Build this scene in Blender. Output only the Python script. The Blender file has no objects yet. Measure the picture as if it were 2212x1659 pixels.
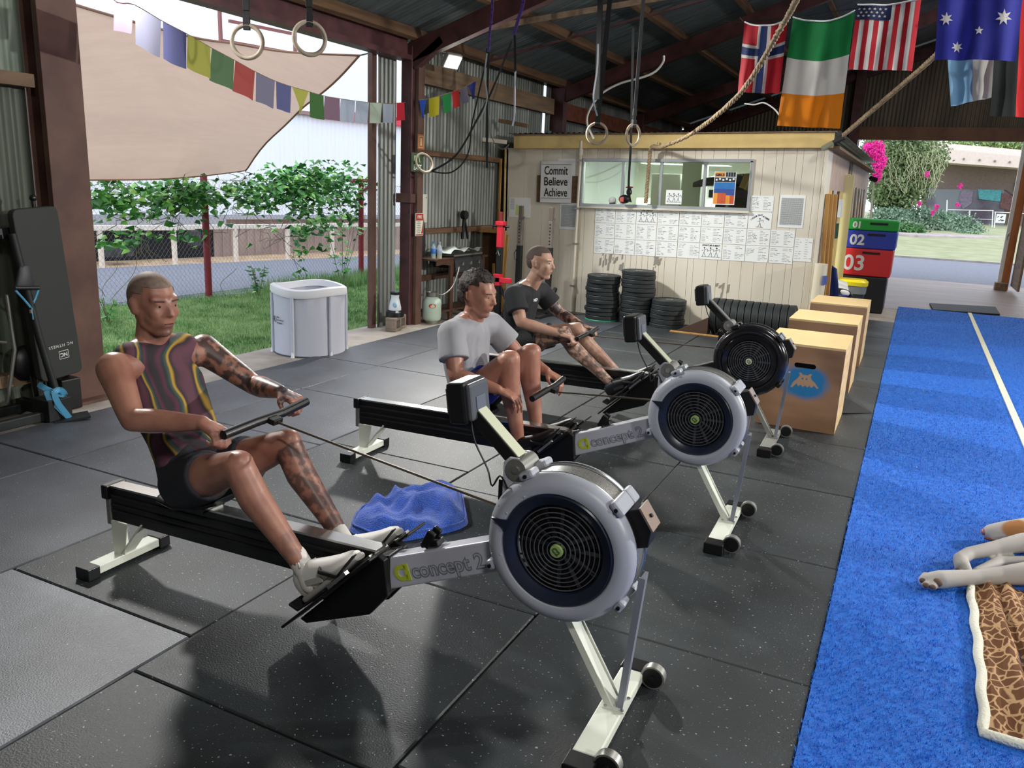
import bpy, bmesh, math, random
import numpy as np
from mathutils import Vector, Matrix, Euler
random.seed(7); RND = random.Random(11)
C = bpy.context.scene.collection
PI = math.pi
# ------------------------------------------------------------------ camera
CX, CY = 1106.0, 829.5
CAM_H = 1.6
_A = np.array([1992 - CX, 440 - CY]); _B = np.array([-2580 - CX, 235 - CY])
FPX = math.sqrt(-(_A @ _B))
_a = np.array([*_A, FPX]); _a /= np.linalg.norm(_a)
_b = -np.array([*_B, FPX]); _b /= np.linalg.norm(_b)
_u = np.cross(_b, _a); _u /= np.linalg.norm(_u)
if _u[1] > 0: _u = -_u
RW = np.array([_b, _a, _u])
def at(x, y, X=None, Y=None, Z=None):
    """point of the real plane X=, Y= or Z= that is seen along a line of sight"""
    d = RW @ np.array([x - CX, y - CY, FPX])
    t = X / d[0] if X is not None else (Y / d[1] if Y is not None else ((Z or 0) - CAM_H) / d[2])
    p = d * t
    return Vector((p[0], p[1], p[2] + CAM_H))
cam_d = bpy.data.cameras.new('camera'); cam = bpy.data.objects.new('camera', cam_d); C.objects.link(cam)
cam_d.sensor_fit = 'HORIZONTAL'; cam_d.sensor_width = 36; cam_d.lens = FPX / 2212 * 36
cam_d.clip_start = 0.05; cam_d.clip_end = 500
cam.matrix_world = Matrix(((RW[0][0], -RW[0][1], -RW[0][2], 0), (RW[1][0], -RW[1][1], -RW[1][2], 0), (RW[2][0], -RW[2][1], -RW[2][2], CAM_H), (0, 0, 0, 1)))
bpy.context.scene.camera = cam
# ------------------------------------------------------------------ world, exposure
vs = bpy.context.scene.view_settings
vs.view_transform = 'Standard'; vs.look = 'None'; vs.gamma = 1.0; vs.use_curve_mapping = False
vs.exposure = 0.28
W = bpy.data.worlds.new('sky'); bpy.context.scene.world = W; W.use_nodes = True
nt = W.node_tree; bg = nt.nodes['Background']
tc = nt.nodes.new('ShaderNodeTexCoord'); nz = nt.nodes.new('ShaderNodeTexNoise'); cr = nt.nodes.new('ShaderNodeValToRGB')
nz.inputs['Scale'].default_value = 3.0; nz.inputs['Detail'].default_value = 5
cr.color_ramp.elements[0].position = 0.40; cr.color_ramp.elements[0].color = (0.62, 0.76, 1.0, 1)
cr.color_ramp.elements[1].position = 0.56; cr.color_ramp.elements[1].color = (0.93, 0.96, 1.0, 1)
nt.links.new(tc.outputs['Generated'], nz.inputs['Vector']); nt.links.new(nz.outputs['Fac'], cr.inputs['Fac'])
nt.links.new(cr.outputs['Color'], bg.inputs['Color']); bg.inputs['Strength'].default_value = 2.15
# ------------------------------------------------------------------ the lamps of the shed, with added fill lamps (their fixtures come further down)
def area(name, loc, target, power, size, color, sy=None, spread=None):
    d = bpy.data.lights.new(name, 'AREA'); d.energy = power; d.size = size; d.color = color
    if sy: d.shape = 'RECTANGLE'; d.size_y = sy
    if spread: d.spread = spread
    o = bpy.data.objects.new(name, d); C.objects.link(o); o.location = loc
    o.rotation_euler = (Vector(target) - Vector(loc)).to_track_quat('-Z', 'Y').to_euler()
    return o
LAMPS = [((-4.86, 8.16, 2.90), (-1.2, 7.0, 0.2), 140), ((-4.90, 3.55, 3.0), (0.0, 3.0, 0.0), 62),
         ((6.6, 8.1, 3.3), (0.0, 4.2, 0.0), 260), ((5.2, 1.0, 3.3), (-2.4, 4.6, 0.4), 65)]  # the last floodlight is an added fill with no known source
for i, (l, t, p) in enumerate(LAMPS):
    dv = (Vector(t) - Vector(l)).normalized()
    area('floodlight_beam', Vector(l) + dv * 0.07, t, p, 0.26, (1.0, 0.985, 0.94), 0.2, spread=math.radians(128))
for i, (x, y, z, p) in enumerate([(1.8, -1.2, 4.7, 140), (1.8, 7.0, 5.1, 130), (1.8, 13.5, 5.1, 110)]):  # added fill under the ridge to brighten the shed, no such tubes known
    area('roof_fill_light', (x, y, z), (x, y, 0), p, 1.4, (1.0, 0.97, 0.90), 0.3)
area('cabin_ceiling_light', (-3.0, 11.4, 1.98), (-3.0, 11.4, 0), 120, 1.2, (0.97, 1.0, 0.93), 0.3)

# ------------------------------------------------------------------ helpers
def tag(o, label=None, cat=None, group=None, kind=None):
    if label: o['label'] = label
    if cat: o['category'] = cat
    if group: o['group'] = group
    if kind: o['kind'] = kind
    return o
def thing(name, label, cat, loc=(0, 0, 0), rz=0.0, group=None, rot=None):
    o = bpy.data.objects.new(name, None); C.objects.link(o); o.empty_display_size = 0.1
    o.location = loc; o.rotation_euler = rot if rot else (0, 0, rz)
    return tag(o, label, cat, group)
def struct(name, loc=(0, 0, 0), rot=(0, 0, 0)):
    o = bpy.data.objects.new(name, None); C.objects.link(o); o.location = loc; o.rotation_euler = rot
    o['kind'] = 'structure'; return o
def V(*a): return Vector(a)
class MB:
    def __init__(s, world=False): s.v = []; s.f = []; s.world = world
    def add(s, vs, fs):
        n = len(s.v); s.v += [tuple(v) for v in vs]; s.f += [tuple(i + n for i in f) for f in fs]; return s
    def box(s, c, d, rot=None, M=None):
        hx, hy, hz = d[0] / 2, d[1] / 2, d[2] / 2
        R = Euler(rot).to_matrix() if rot else (M or Matrix.Identity(3))
        vs = [Vector(c) + R @ Vector((x, y, z)) for x in (-hx, hx) for y in (-hy, hy) for z in (-hz, hz)]
        return s.add(vs, [(0, 1, 3, 2), (4, 6, 7, 5), (0, 4, 5, 1), (2, 3, 7, 6), (0, 2, 6, 4), (1, 5, 7, 3)])
    def b2(s, x0, x1, y0, y1, z0, z1): return s.box(((x0 + x1) / 2, (y0 + y1) / 2, (z0 + z1) / 2), (abs(x1 - x0), abs(y1 - y0), abs(z1 - z0)))
    def bar(s, p0, p1, w, h, up=(0, 0, 1)):
        p0, p1 = Vector(p0), Vector(p1); d = p1 - p0; L = d.length; d.normalize(); u = Vector(up)
        sd = d.cross(u)
        if sd.length < 1e-4: sd = d.cross(Vector((1, 0, 0)))
        sd.normalize(); u = sd.cross(d)
        M = Matrix((d, sd, u)).transposed()
        return s.box((p0 + p1) / 2, (L, w, h), M=M)
    def ring_(s, c, ax, r, n, ph=0.0, ref=None):
        ax = Vector(ax).normalized(); t = Vector(ref) if ref else (Vector((0, 0, 1)) if abs(ax.z) < 0.9 else Vector((1, 0, 0)))
        a = ax.cross(t).normalized(); b = ax.cross(a)
        return [Vector(c) + a * (r * math.cos(2 * PI * i / n + ph)) + b * (r * math.sin(2 * PI * i / n + ph)) for i in range(n)]
    def cyl(s, p0, p1, r0, r1=None, n=16, caps=True):
        r1 = r0 if r1 is None else r1; p0, p1 = Vector(p0), Vector(p1); ax = p1 - p0
        a = s.ring_(p0, ax, r0, n); b = s.ring_(p1, ax, r1, n)
        fs = [(i, (i + 1) % n, n + (i + 1) % n, n + i) for i in range(n)]
        if caps: fs += [tuple(reversed(range(n))), tuple(range(n, 2 * n))]
        return s.add(a + b, fs)
    def tube(s, pts, r, n=8, closed=False, caps=True):
        pts = [Vector(p) for p in pts]; m = len(pts); rs = r if isinstance(r, (list, tuple)) else [r] * m
        vs = []; prev = None
        for i, p in enumerate(pts):
            if closed: t = pts[(i + 1) % m] - pts[i - 1]
            else: t = pts[min(i + 1, m - 1)] - pts[max(i - 1, 0)]
            if t.length < 1e-9: t = Vector((0, 0, 1))
            t.normalize()
            if prev is None:
                ref = Vector((0, 0, 1)) if abs(t.z) < 0.9 else Vector((1, 0, 0)); a = t.cross(ref).normalized()
            else:
                a = prev - t * prev.dot(t)
                if a.length < 1e-6: a = t.orthogonal()
                a.normalize()
            prev = a; b = t.cross(a)
            for k in range(n): vs.append(p + (a * math.cos(2 * PI * k / n) + b * math.sin(2 * PI * k / n)) * rs[i])
        fs = []
        for i in range(m if closed else m - 1):
            j = (i + 1) % m
            for k in range(n): fs.append((i * n + k, i * n + (k + 1) % n, j * n + (k + 1) % n, j * n + k))
        if not closed and caps: fs += [tuple(reversed(range(n))), tuple(range((m - 1) * n, m * n))]
        return s.add(vs, fs)
    def lathe(s, prof, o=(0, 0, 0), ax='Z', n=32, close=False):
        """prof: list of (r, h) along the axis"""
        vs = []; m = len(prof); o = Vector(o)
        for r, h in prof:
            for k in range(n):
                c, sn = r * math.cos(2 * PI * k / n), r * math.sin(2 * PI * k / n)
                vs.append(o + (Vector((c, sn, h)) if ax == 'Z' else Vector((c, h, -sn)) if ax == 'Y' else Vector((h, c, sn))))
        fs = []
        for i in range(m - 1 + (1 if close else 0)):
            j = (i + 1) % m
            for k in range(n): fs.append((i * n + k, i * n + (k + 1) % n, j * n + (k + 1) % n, j * n + k))
        return s.add(vs, fs)
    def prism(s, poly, y0, y1, ax='Y'):
        n = len(poly)
        f = (lambda a, b, h: (a, h, b)) if ax == 'Y' else ((lambda a, b, h: (a, b, h)) if ax == 'Z' else (lambda a, b, h: (h, a, b)))
        vs = [f(a, b, y0) for a, b in poly] + [f(a, b, y1) for a, b in poly]
        return s.add(vs, [(i, (i + 1) % n, n + (i + 1) % n, n + i) for i in range(n)] + [tuple(reversed(range(n))), tuple(range(n, 2 * n))])
    def ell(s, c, r, M=None, nu=20, nv=12, keep=None):
        c = Vector(c); M = M or Matrix.Identity(3); vs = []; fs = []
        for j in range(nv + 1):
            th = PI * j / nv
            for i in range(nu):
                ph = 2 * PI * i / nu
                q = Vector((math.sin(th) * math.cos(ph), math.sin(th) * math.sin(ph), math.cos(th)))
                vs.append((q, c + M @ Vector((q.x * r[0], q.y * r[1], q.z * r[2]))))
        for j in range(nv):
            for i in range(nu):
                f = (j * nu + i, (j + 1) * nu + i, (j + 1) * nu + (i + 1) % nu, j * nu + (i + 1) % nu)
                if keep and not all(keep(vs[k][0]) for k in f): continue
                fs.append(f)
        return s.add([p for _, p in vs], fs)
    def loft(s, rings, n=20, p=2.4, caps=True, M=None):
        """rings: (centre, half width along y, half height along z) with superellipse section, plane normal x unless M"""
        vs = []
        for c, hw, hh in rings:
            for k in range(n):
                t = 2 * PI * k / n; a, b = math.cos(t), math.sin(t)
                a = math.copysign(abs(a) ** (2 / p), a); b = math.copysign(abs(b) ** (2 / p), b)
                q = Vector((0, a * hw, b * hh)); q = (M @ q) if M else q
                vs.append(Vector(c) + q)
        m = len(rings); fs = [(i * n + k, i * n + (k + 1) % n, (i + 1) * n + (k + 1) % n, (i + 1) * n + k) for i in range(m - 1) for k in range(n)]
        if caps: fs += [tuple(reversed(range(n))), tuple(range((m - 1) * n, m * n))]
        return s.add(vs, fs)
    def xf(s, M): s.v = [tuple(M @ Vector(v)) for v in s.v]; return s
    def build(s, name, m, parent=None, smooth=None, bevel=0, fix=False, seg=2, mats=None):
        me = bpy.data.meshes.new(name)
        vs = s.v
        if s.world and parent is not None:
            root = parent
            Ms = Matrix.LocRotScale(root.location, root.rotation_euler, None)
            p = root.parent
            while p is not None:
                Ms = Matrix.LocRotScale(p.location, p.rotation_euler, None) @ Ms; p = p.parent
            Mi = Ms.inverted(); vs = [tuple(Mi @ Vector(v)) for v in vs]
        me.from_pydata(vs, [], s.f); me.update()
        if fix or bevel:
            bm = bmesh.new(); bm.from_mesh(me); bmesh.ops.recalc_face_normals(bm, faces=bm.faces); bm.to_mesh(me); bm.free()
        me.materials.append(m)
        o = bpy.data.objects.new(name, me); C.objects.link(o)
        if parent is not None: o.parent = parent
        if smooth is not None:
            me.polygons.foreach_set('use_smooth', [True] * len(me.polygons)); me.set_sharp_from_angle(angle=math.radians(smooth))
        if bevel:
            b = o.modifiers.new('bevel', 'BEVEL'); b.width = bevel; b.segments = seg; b.limit_method = 'ANGLE'
        return o
def copy_tree(o, parent=None):
    c = o.copy(); C.objects.link(c)
    if parent is not None: c.parent = parent
    for ch in list(o.children): copy_tree(ch, c)
    return c
def text_mb(body, size, ext=0.0006, bold=0.0, shear=0.0, space=1.0, align='CENTER'):
    """flat lettering as mesh in the x(right) / z(up) plane, facing -y"""
    cu = bpy.data.curves.new('t', 'FONT'); cu.body = body; cu.size = size; cu.extrude = ext; cu.offset = bold; cu.shear = shear
    cu.space_character = space; cu.align_x = align; cu.align_y = 'CENTER'; cu.resolution_u = 4
    o = bpy.data.objects.new('t', cu); me = bpy.data.meshes.new_from_object(o)
    b = MB(); b.v = [(v.co.x, -v.co.z, v.co.y) for v in me.vertices]; b.f = [tuple(p.vertices) for p in me.polygons]
    bpy.data.objects.remove(o); bpy.data.curves.remove(cu); bpy.data.meshes.remove(me)
    return b
# ------------------------------------------------------------------ materials
_mats = {}
def lin(c): return tuple(((x / 255) / 12.92 if x / 255 <= 0.04045 else ((x / 255 + 0.055) / 1.055) ** 2.4) for x in c)
def mat(name, col, rough=0.6, metal=0.0, var=0.0, scale=8.0, bump=0.0, bscale=60.0, spec=0.5, col2=None, stretch=None, trans=0.0, emit=None, alpha=1.0, coat=0.0, coords='Object', ramp=(0.35, 0.65), sheen=0.0, det=4):
    if name in _mats: return _mats[name]
    m = bpy.data.materials.new(name); m.use_nodes = True; t = m.node_tree; p = t.nodes['Principled BSDF']
    c = lin(col); p.inputs['Base Color'].default_value = (*c, 1); p.inputs['Roughness'].default_value = rough; p.inputs['Metallic'].default_value = metal
    p.inputs['Specular IOR Level'].default_value = spec
    if coat: p.inputs['Coat Weight'].default_value = coat
    if sheen: p.inputs['Sheen Weight'].default_value = sheen
    if trans: p.inputs['Transmission Weight'].default_value = trans
    if alpha < 1: p.inputs['Alpha'].default_value = alpha
    if emit: p.inputs['Emission Color'].default_value = (*lin(emit[0]), 1); p.inputs['Emission Strength'].default_value = emit[1]
    tc = None
    def vec():
        nonlocal tc
        if tc is None:
            tc = t.nodes.new('ShaderNodeTexCoord')
            if stretch:
                mp = t.nodes.new('ShaderNodeMapping'); mp.inputs['Scale'].default_value = stretch
                t.links.new(tc.outputs[coords], mp.inputs['Vector']); tc = mp.outputs['Vector']
            else: tc = tc.outputs[coords]
        return tc
    if var or col2:
        n = t.nodes.new('ShaderNodeTexNoise'); n.inputs['Scale'].default_value = scale; n.inputs['Detail'].default_value = det; t.links.new(vec(), n.inputs['Vector'])
        r = t.nodes.new('ShaderNodeValToRGB'); c2 = lin(col2) if col2 else tuple(min(1, x * (1 + var)) for x in c); c1 = c if col2 else tuple(x * (1 - var) for x in c)
        r.color_ramp.elements[0].position = ramp[0]; r.color_ramp.elements[1].position = ramp[1]
        r.color_ramp.elements[0].color = (*c1, 1); r.color_ramp.elements[1].color = (*c2, 1)
        t.links.new(n.outputs['Fac'], r.inputs['Fac']); t.links.new(r.outputs['Color'], p.inputs['Base Color'])
    if bump:
        n = t.nodes.new('ShaderNodeTexNoise'); n.inputs['Scale'].default_value = bscale; n.inputs['Detail'].default_value = 3; t.links.new(vec(), n.inputs['Vector'])
        b = t.nodes.new('ShaderNodeBump'); b.inputs['Strength'].default_value = bump; b.inputs['Distance'].default_value = 0.01
        t.links.new(n.outputs['Fac'], b.inputs['Height']); t.links.new(b.outputs['Normal'], p.inputs['Normal'])
    _mats[name] = m; return m
def add_speck(m, scale, thr, col):
    """small flecks over the base colour"""
    t = m.node_tree; p = t.nodes['Principled BSDF']; tcn = t.nodes.new('ShaderNodeTexCoord'); v = t.nodes.new('ShaderNodeTexNoise')
    v.inputs['Scale'].default_value = scale; v.inputs['Detail'].default_value = 1
    geo = t.nodes.new('ShaderNodeNewGeometry')
    t.links.new(geo.outputs['Position'], v.inputs['Vector'])
    r = t.nodes.new('ShaderNodeValToRGB'); r.color_ramp.elements[0].position = thr; r.color_ramp.elements[1].position = thr + 0.05
    t.links.new(v.outputs['Fac'], r.inputs['Fac'])
    mx = t.nodes.new('ShaderNodeMix'); mx.data_type = 'RGBA'
    src = p.inputs['Base Color'].links[0].from_socket if p.inputs['Base Color'].links else None
    if src: t.links.new(src, mx.inputs[6])
    else: mx.inputs[6].default_value = p.inputs['Base Color'].default_value
    mx.inputs[7].default_value = (*lin(col), 1); t.links.new(r.outputs['Color'], mx.inputs[0]); t.links.new(mx.outputs[2], p.inputs['Base Color'])
M_rubber = mat('rubber tile', (42, 47, 50), 0.50, var=0.35, scale=2.2, bump=0.25, bscale=160, spec=0.5, coords='Generated'); add_speck(M_rubber, 90, 0.70, (150, 155, 150))
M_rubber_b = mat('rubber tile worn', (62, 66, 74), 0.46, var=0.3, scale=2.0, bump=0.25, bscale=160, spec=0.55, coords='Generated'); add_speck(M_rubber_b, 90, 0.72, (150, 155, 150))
M_rubber_c = mat('rubber tile sheen', (104, 108, 116), 0.45, var=0.25, scale=2.0, bump=0.25, bscale=160, spec=0.6, coords='Generated'); add_speck(M_rubber_c, 90, 0.72, (170, 172, 170))  # worn near left tiles, their glossy sheen put into a paler base colour
M_conc = mat('concrete', (150, 140, 130), 0.75, var=0.25, scale=3, bump=0.15, bscale=40, col2=(176, 168, 158))
M_concfar = mat('stained concrete', (106, 82, 68), 0.5, scale=1.2, stretch=(0.6, 3.0, 1), col2=(132, 108, 92))
M_galv = mat('corrugated iron', (104, 108, 104), 0.45, 0.55, scale=1.3, stretch=(2, 2, 0.4), col2=(140, 144, 140), bump=0.06, bscale=30)
M_galvdark = mat('weathered corrugated iron', (84, 78, 66), 0.6, 0.3, scale=1.5, stretch=(2, 2, 0.4), col2=(112, 102, 86))
M_roof = mat('foil backed roof sheet', (84, 94, 97), 0.42, 0.25, scale=5, col2=(116, 126, 127), bump=0.5, bscale=35, stretch=(0.3, 6, 1))
M_steel = mat('red oxide steel', (84, 48, 50), 0.5, var=0.3, scale=6, bump=0.1, bscale=20)
M_steelb = mat('brown painted steel', (82, 54, 46), 0.6, scale=4, col2=(104, 74, 62), bump=0.1, bscale=20)
M_wood = mat('old roof timber', (90, 64, 46), 0.8, scale=3, stretch=(6, 0.5, 6), col2=(120, 90, 64), bump=0.3, bscale=20)
M_woodg = mat('grey brown timber', (108, 88, 70), 0.8, scale=3, stretch=(6, 0.5, 6), col2=(134, 112, 88), bump=0.2, bscale=20)
M_black = mat('black plastic', (16, 16, 18), 0.38)
M_blackm = mat('matt black', (22, 23, 25), 0.7, var=0.2)
M_white = mat('white paint', (226, 226, 224), 0.45)
M_paper = mat('paper', (244, 248, 248), 0.7)
M_ink = mat('ink', (72, 78, 84), 0.7); M_inkb = mat('black ink', (24, 24, 28), 0.6); M_inkblue = mat('blue ink', (60, 96, 170), 0.6)
M_chrome = mat('bright metal', (190, 190, 188), 0.25, 0.9); M_zinc = mat('zinc', (150, 150, 146), 0.4, 0.7)
M_glass = mat('window glass', (225, 240, 232), 0.03, trans=1.0, spec=0.3)
M_rope = mat('manila rope', (168, 148, 118), 0.85, scale=30, col2=(128, 108, 80), bump=0.3, bscale=100)
M_strap = mat('black webbing', (20, 21, 25), 0.75); M_elastic = mat('purple elastic band', (92, 66, 150), 0.6); M_silverstrap = mat('silver strap', (170, 176, 186), 0.35, 0.3)
M_ringwood = mat('birch ring', (176, 164, 146), 0.5, scale=12, col2=(146, 132, 112))
# ------------------------------------------------------------------ shed: floor, mats, walls, roof
fl = struct('floor')
MB().b2(-5.42, 8.4, -5, 13.9, -0.15, -0.018).build('slab', M_conc, fl)
MB().b2(-5.42, 8.4, 13.9, 19.6, -0.15, -0.016).build('slab', M_concfar, fl)
cols = [(-4.8, -4.1, 0.74, 8.0), (-4.1, -3.1, 0.74, 9.98), (-3.1, -2.1, 0.82, 9.98), (-2.1, -1.1, 0.58, 9.98), (-1.1, -0.1, 0.63, 12.2)]
tile_cache = {}
MB().b2(-4.8, -0.1, -1.4, 9.98, -.019, -.0165).build('underlay', mat('dark underlay', (30, 31, 32), .9), fl)
for ci, (x0, x1, off, yend) in enumerate(cols):
    y = off - 2
    while y < yend - 0.05:
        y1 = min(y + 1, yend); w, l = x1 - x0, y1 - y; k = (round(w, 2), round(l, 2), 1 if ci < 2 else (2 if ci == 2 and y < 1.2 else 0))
        if k not in tile_cache:
            g = 0.003
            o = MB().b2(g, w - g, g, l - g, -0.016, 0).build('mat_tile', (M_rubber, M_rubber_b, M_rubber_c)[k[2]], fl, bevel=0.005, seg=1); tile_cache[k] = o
        else: o = tile_cache[k].copy(); C.objects.link(o); o.parent = fl
        o.location = (x0 + RND.uniform(-.002, .002), y, RND.uniform(-.002, .0005)); o.rotation_euler = (0, 0, RND.uniform(-.002, .002)); y += 1
for ci, x0 in enumerate((1.95, 2.95, 3.95)):
    for k in range(-1, 8):
        o = tile_cache[(1.0, 1.0, 0)].copy(); C.objects.link(o); o.parent = fl; o.location = (x0, k + 0.3 * ci, 0)

def corr_sheet(w, h, pitch=0.076, amp=0.008, axis='Y', top=None):
    """one corrugated sheet: runs along +axis (w), ribs along z (h); top(s) gives the height at s"""
    n = max(2, int(w / pitch * 6)); vs = []; fs = []
    for i in range(n + 1):
        s = w * i / n; d = amp * math.sin(2 * PI * s / pitch); zt = top(s) if top else h
        if axis == 'Y': vs += [(d, s, 0), (d, s, zt)]
        else: vs += [(s, d, 0), (s, d, zt)]
    for i in range(n): fs.append((2 * i, 2 * i + 2, 2 * i + 3, 2 * i + 1))
    return MB().add(vs, fs)
def sheet_row(parent, m, a, b, z0, z1, fixed, axis='Y', name='corrugated_sheet'):
    cache = {}; s = a
    while s < b - 0.02:
        w = min(0.762, b - s); k = round(w, 3)
        if k not in cache: o = corr_sheet(w + 0.01, z1 - z0, axis=axis).build(name, m, parent, smooth=60); cache[k] = o
        else: o = cache[k].copy(); C.objects.link(o); o.parent = parent
        j = RND.uniform(-.003, .003)
        o.location = (fixed + j, s, z0) if axis == 'Y' else (s, fixed + j, z0)
        s += w
wl = struct('wall_left')
M_translucent = mat('weathered green sheet', (96, 110, 96), 0.5, scale=2, col2=(132, 146, 128), bump=0.1)
M_darkgreen = mat('dark green grey sheet', (72, 78, 68), 0.55, 0.2, scale=1.5, stretch=(2, 2, .3), col2=(98, 104, 92))
sheet_row(wl, M_darkgreen, -5, 3.5, -0.02, 2.13, -5.26); sheet_row(wl, M_translucent, -5, 3.5, 2.13, 3.05, -5.25)
sheet_row(wl, M_galv, 7.92, 11.46, -0.02, 3.10, -5.24); sheet_row(wl, M_galv, 11.56, 19.3, -0.02, 3.12, -5.24)
MB().b2(-5.30, -5.27, 11.46, 11.50, 0, 2.3).build('flashing', M_steel, wl)
for z, m in ((2.11, M_woodg), (1.16, M_wood), (0.22, M_woodg)):
    MB().b2(-5.235, -5.15, -5, 3.5, z - 0.04, z + 0.04).build('girt', m, wl)
for z, y0, y1 in ((1.92, 7.95, 19.3), (1.03, 7.95, 19.3)):
    MB().b2(-5.235, -5.16, y0, y1, z - 0.03, z + 0.03).build('girt', M_wood, wl)
MB().b2(-5.22, -5.16, 7.95, 11.7, 2.66, 2.88).build('eave_board', M_woodg, wl); MB().b2(-5.22, -5.12, 11.95, 19.3, 2.62, 2.86).build('eave_board', mat('rusty beam', (112, 58, 36), 0.8, var=.3), wl)
wr = struct('wall_right'); sheet_row(wr, M_galvdark, -5, 19.3, -0.02, 3.0, 8.42)
wb = struct('wall_back'); sheet_row(wb, M_galvdark, -5.2, 8.4, -0.02, 5.3, -5.0, axis='X')
# roof: ridge at X=1.6, eaves at z 3.0
PITCH = 0.34; RX = 1.6; ZE = 3.0
def roofz(x): return ZE + PITCH * (x + 5.2) if x < RX else ZE + PITCH * (2 * RX - x + 5.2)
ce = struct('ceiling')
L = math.hypot(6.95, 6.95 * PITCH)
base = None
for side in (0, 1):
    y = -5.2
    while y < 19.4:
        if base is None:
            b = corr_sheet(0.765, L, axis='Y'); b.v = [(v[2], v[1], v[0]) for v in b.v]; base = b.build('roof_sheet', M_roof, ce, smooth=60); o = base
        else: o = base.copy(); C.objects.link(o); o.parent = ce
        a = math.atan(PITCH)
        if side == 0: o.location = (-5.35, y, ZE + PITCH * (-0.15) + 0.13 + RND.uniform(0, .006)); o.rotation_euler = (0, -a, 0)
        else: o.location = (2 * RX + 5.35, y + .765, ZE + PITCH * (-0.15) + 0.13); o.rotation_euler = (0, -a, PI)
        y += 0.762
for x in (-5.08, -4.2, -3.32, -2.44, -1.57, -0.7, 0.17, 1.04, 2.2, 3.1, 4.0, 4.9, 5.8, 6.7, 7.6, 8.3):
    sg = 1 if x < RX else -1
    MB().box((x, 7.15, roofz(x) + 0.07), (0.06, 24.4, 0.11), rot=(0, -sg * math.atan(PITCH), 0)).build('purlin', M_wood, ce)
for y in (-4.3, -0.3, 3.72, 7.8, 11.85, 15.8, 19.25):
    for sg in (1, -1):
        x0 = -5.2 if sg == 1 else 8.4; z0 = ZE - 0.09
        MB().bar((x0, y, z0), (RX, y, z0 + PITCH * 6.8), 0.10, 0.20).build('rafter', M_steel, ce)
MB().bar((-5.1, 9.3, 3.05), (-1.0, 11.2, 4.45), 0.03, 0.03).build('tie_rod', M_steel, ce)
MB().bar((-4.6, 8.0, 3.16), (-2.6, 9.9, 3.85), 0.04, 0.06).build('tie_rod', M_woodg, ce)
# posts and beams of the opening
def post(name, x, y, w, d, h, m): 
    s = struct(name); MB().b2(x - w / 2, x + w / 2, y - d / 2, y + d / 2, -0.02, h).build('post', m, s, bevel=0.006); return s
p1 = struct('trim_1')
MB().b2(-5.32, -5.27, 3.52, 3.80, -0.015, 3.0).build('flange', M_steelb, p1, bevel=.004); MB().b2(-5.15, -5.10, 3.52, 3.80, -0.015, 3.0).build('flange', M_steelb, p1, bevel=.004)
MB().b2(-5.30, -5.12, 3.64, 3.68, -0.015, 3.0).build('web', M_steel, p1); MB().b2(-5.40, -5.02, 3.46, 3.88, -0.017, 0.004).build('base_plate', M_steelb, p1)
for x, y in ((-5.36, 3.5), (-5.06, 3.5), (-5.06, 3.84)): MB().cyl((x, y, 0), (x, y, 0.03), 0.012, n=6).build('bolt', M_steelb, p1)
p2 = struct('trim_2')
MB().b2(-5.24, -5.10, 7.74, 7.88, -0.018, 3.0).build('post', M_steel, p2, bevel=.01)
MB().b2(-5.10, -5.05, 7.80, 7.92, -0.018, 3.0).build('side_strip', M_steelb, p2, bevel=.003)
MB().b2(-5.27, -5.07, 7.70, 7.90, 1.36, 1.46).build('clamp_band', M_steelb, p2, bevel=.006)
MB().b2(-5.36, -5.30, 7.30, 7.38, -0.018, 2.9).build('frame_strip', M_steelb, p2, bevel=.003)
o = corr_sheet(0.34, 2.9).build('corrugated_strip', M_galv, p2, smooth=60); o.location = (-5.30, 7.40, -0.018)
for i, y in enumerate((11.85, 15.8)):
    s = struct('trim_%d' % (3 + i)); MB().b2(-5.24, -5.04, y - .08, y + .08, -0.018, 3.05).build('post', M_steel, s, bevel=.008)
    MB().bar((-5.1, y, 2.85), (-4.7, y, 3.12), .08, .06).build('haunch', M_steel, s)
MB().b2(-5.21, -5.15, 11.50, 11.62, 1.5, 2.42).build('blue_grey_strip', mat('blue grey strip', (92, 106, 118), .5), wl)
hb = struct('trim_5')
MB().b2(-5.26, -5.10, 3.80, 7.74, 2.85, 2.90).build('lower_flange', M_steel, hb); MB().b2(-5.20, -5.16, 3.80, 7.74, 2.90, 3.10).build('web', M_steel, hb); MB().b2(-5.26, -5.10, 3.80, 7.74, 3.08, 3.13).build('upper_flange', M_steel, hb)
MB().bar((-5.1, 7.8, 2.80), (-4.75, 7.8, 3.05), .10, .08).build('haunch', M_steel, hb)
# far gable wall with the doorway
wf = struct('wall_far')
def gable(a, b, z0, y=19.3, m=M_galvdark):
    s = a
    while s < b - .01:
        w = min(.762, b - s); o = corr_sheet(w + .01, 0, axis='X', top=lambda q, s=s: roofz(s + q) - z0 + 0.1).build('corrugated_sheet', m, wf, smooth=60); o.location = (s, y, z0); s += w
gable(-5.2, -1.40, -0.02); gable(-1.40, 1.70, 3.0); gable(1.70, 8.4, 3.0)
sheet_row(wf, M_galvdark, 4.4, 8.4, -0.02, 3.0, 19.28, axis='X')
MB().b2(-1.46, 8.4, 19.12, 19.26, 2.86, 3.12).build('door_beam', mat('brown beam', (96, 62, 42), .6, scale=3, col2=(120, 82, 56)), wf, bevel=.004)
MB().b2(-1.60, -1.40, 19.05, 19.25, -0.02, 4.3).build('door_post', M_steel, wf, bevel=.006)
MB().bar((-4.9, 19.15, 2.95), (-1.5, 19.15, 4.15), .06, .12).build('brace', M_steel, wf)
dj = struct('door_1', (1.66, 19.0, 0))
MB().b2(0, .13, 0, .14, -.016, 2.86).build('jamb', mat('orange brown timber', (168, 98, 52), .7, scale=3, col2=(190, 120, 70), stretch=(5, 5, .6)), dj, bevel=.004)
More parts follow.
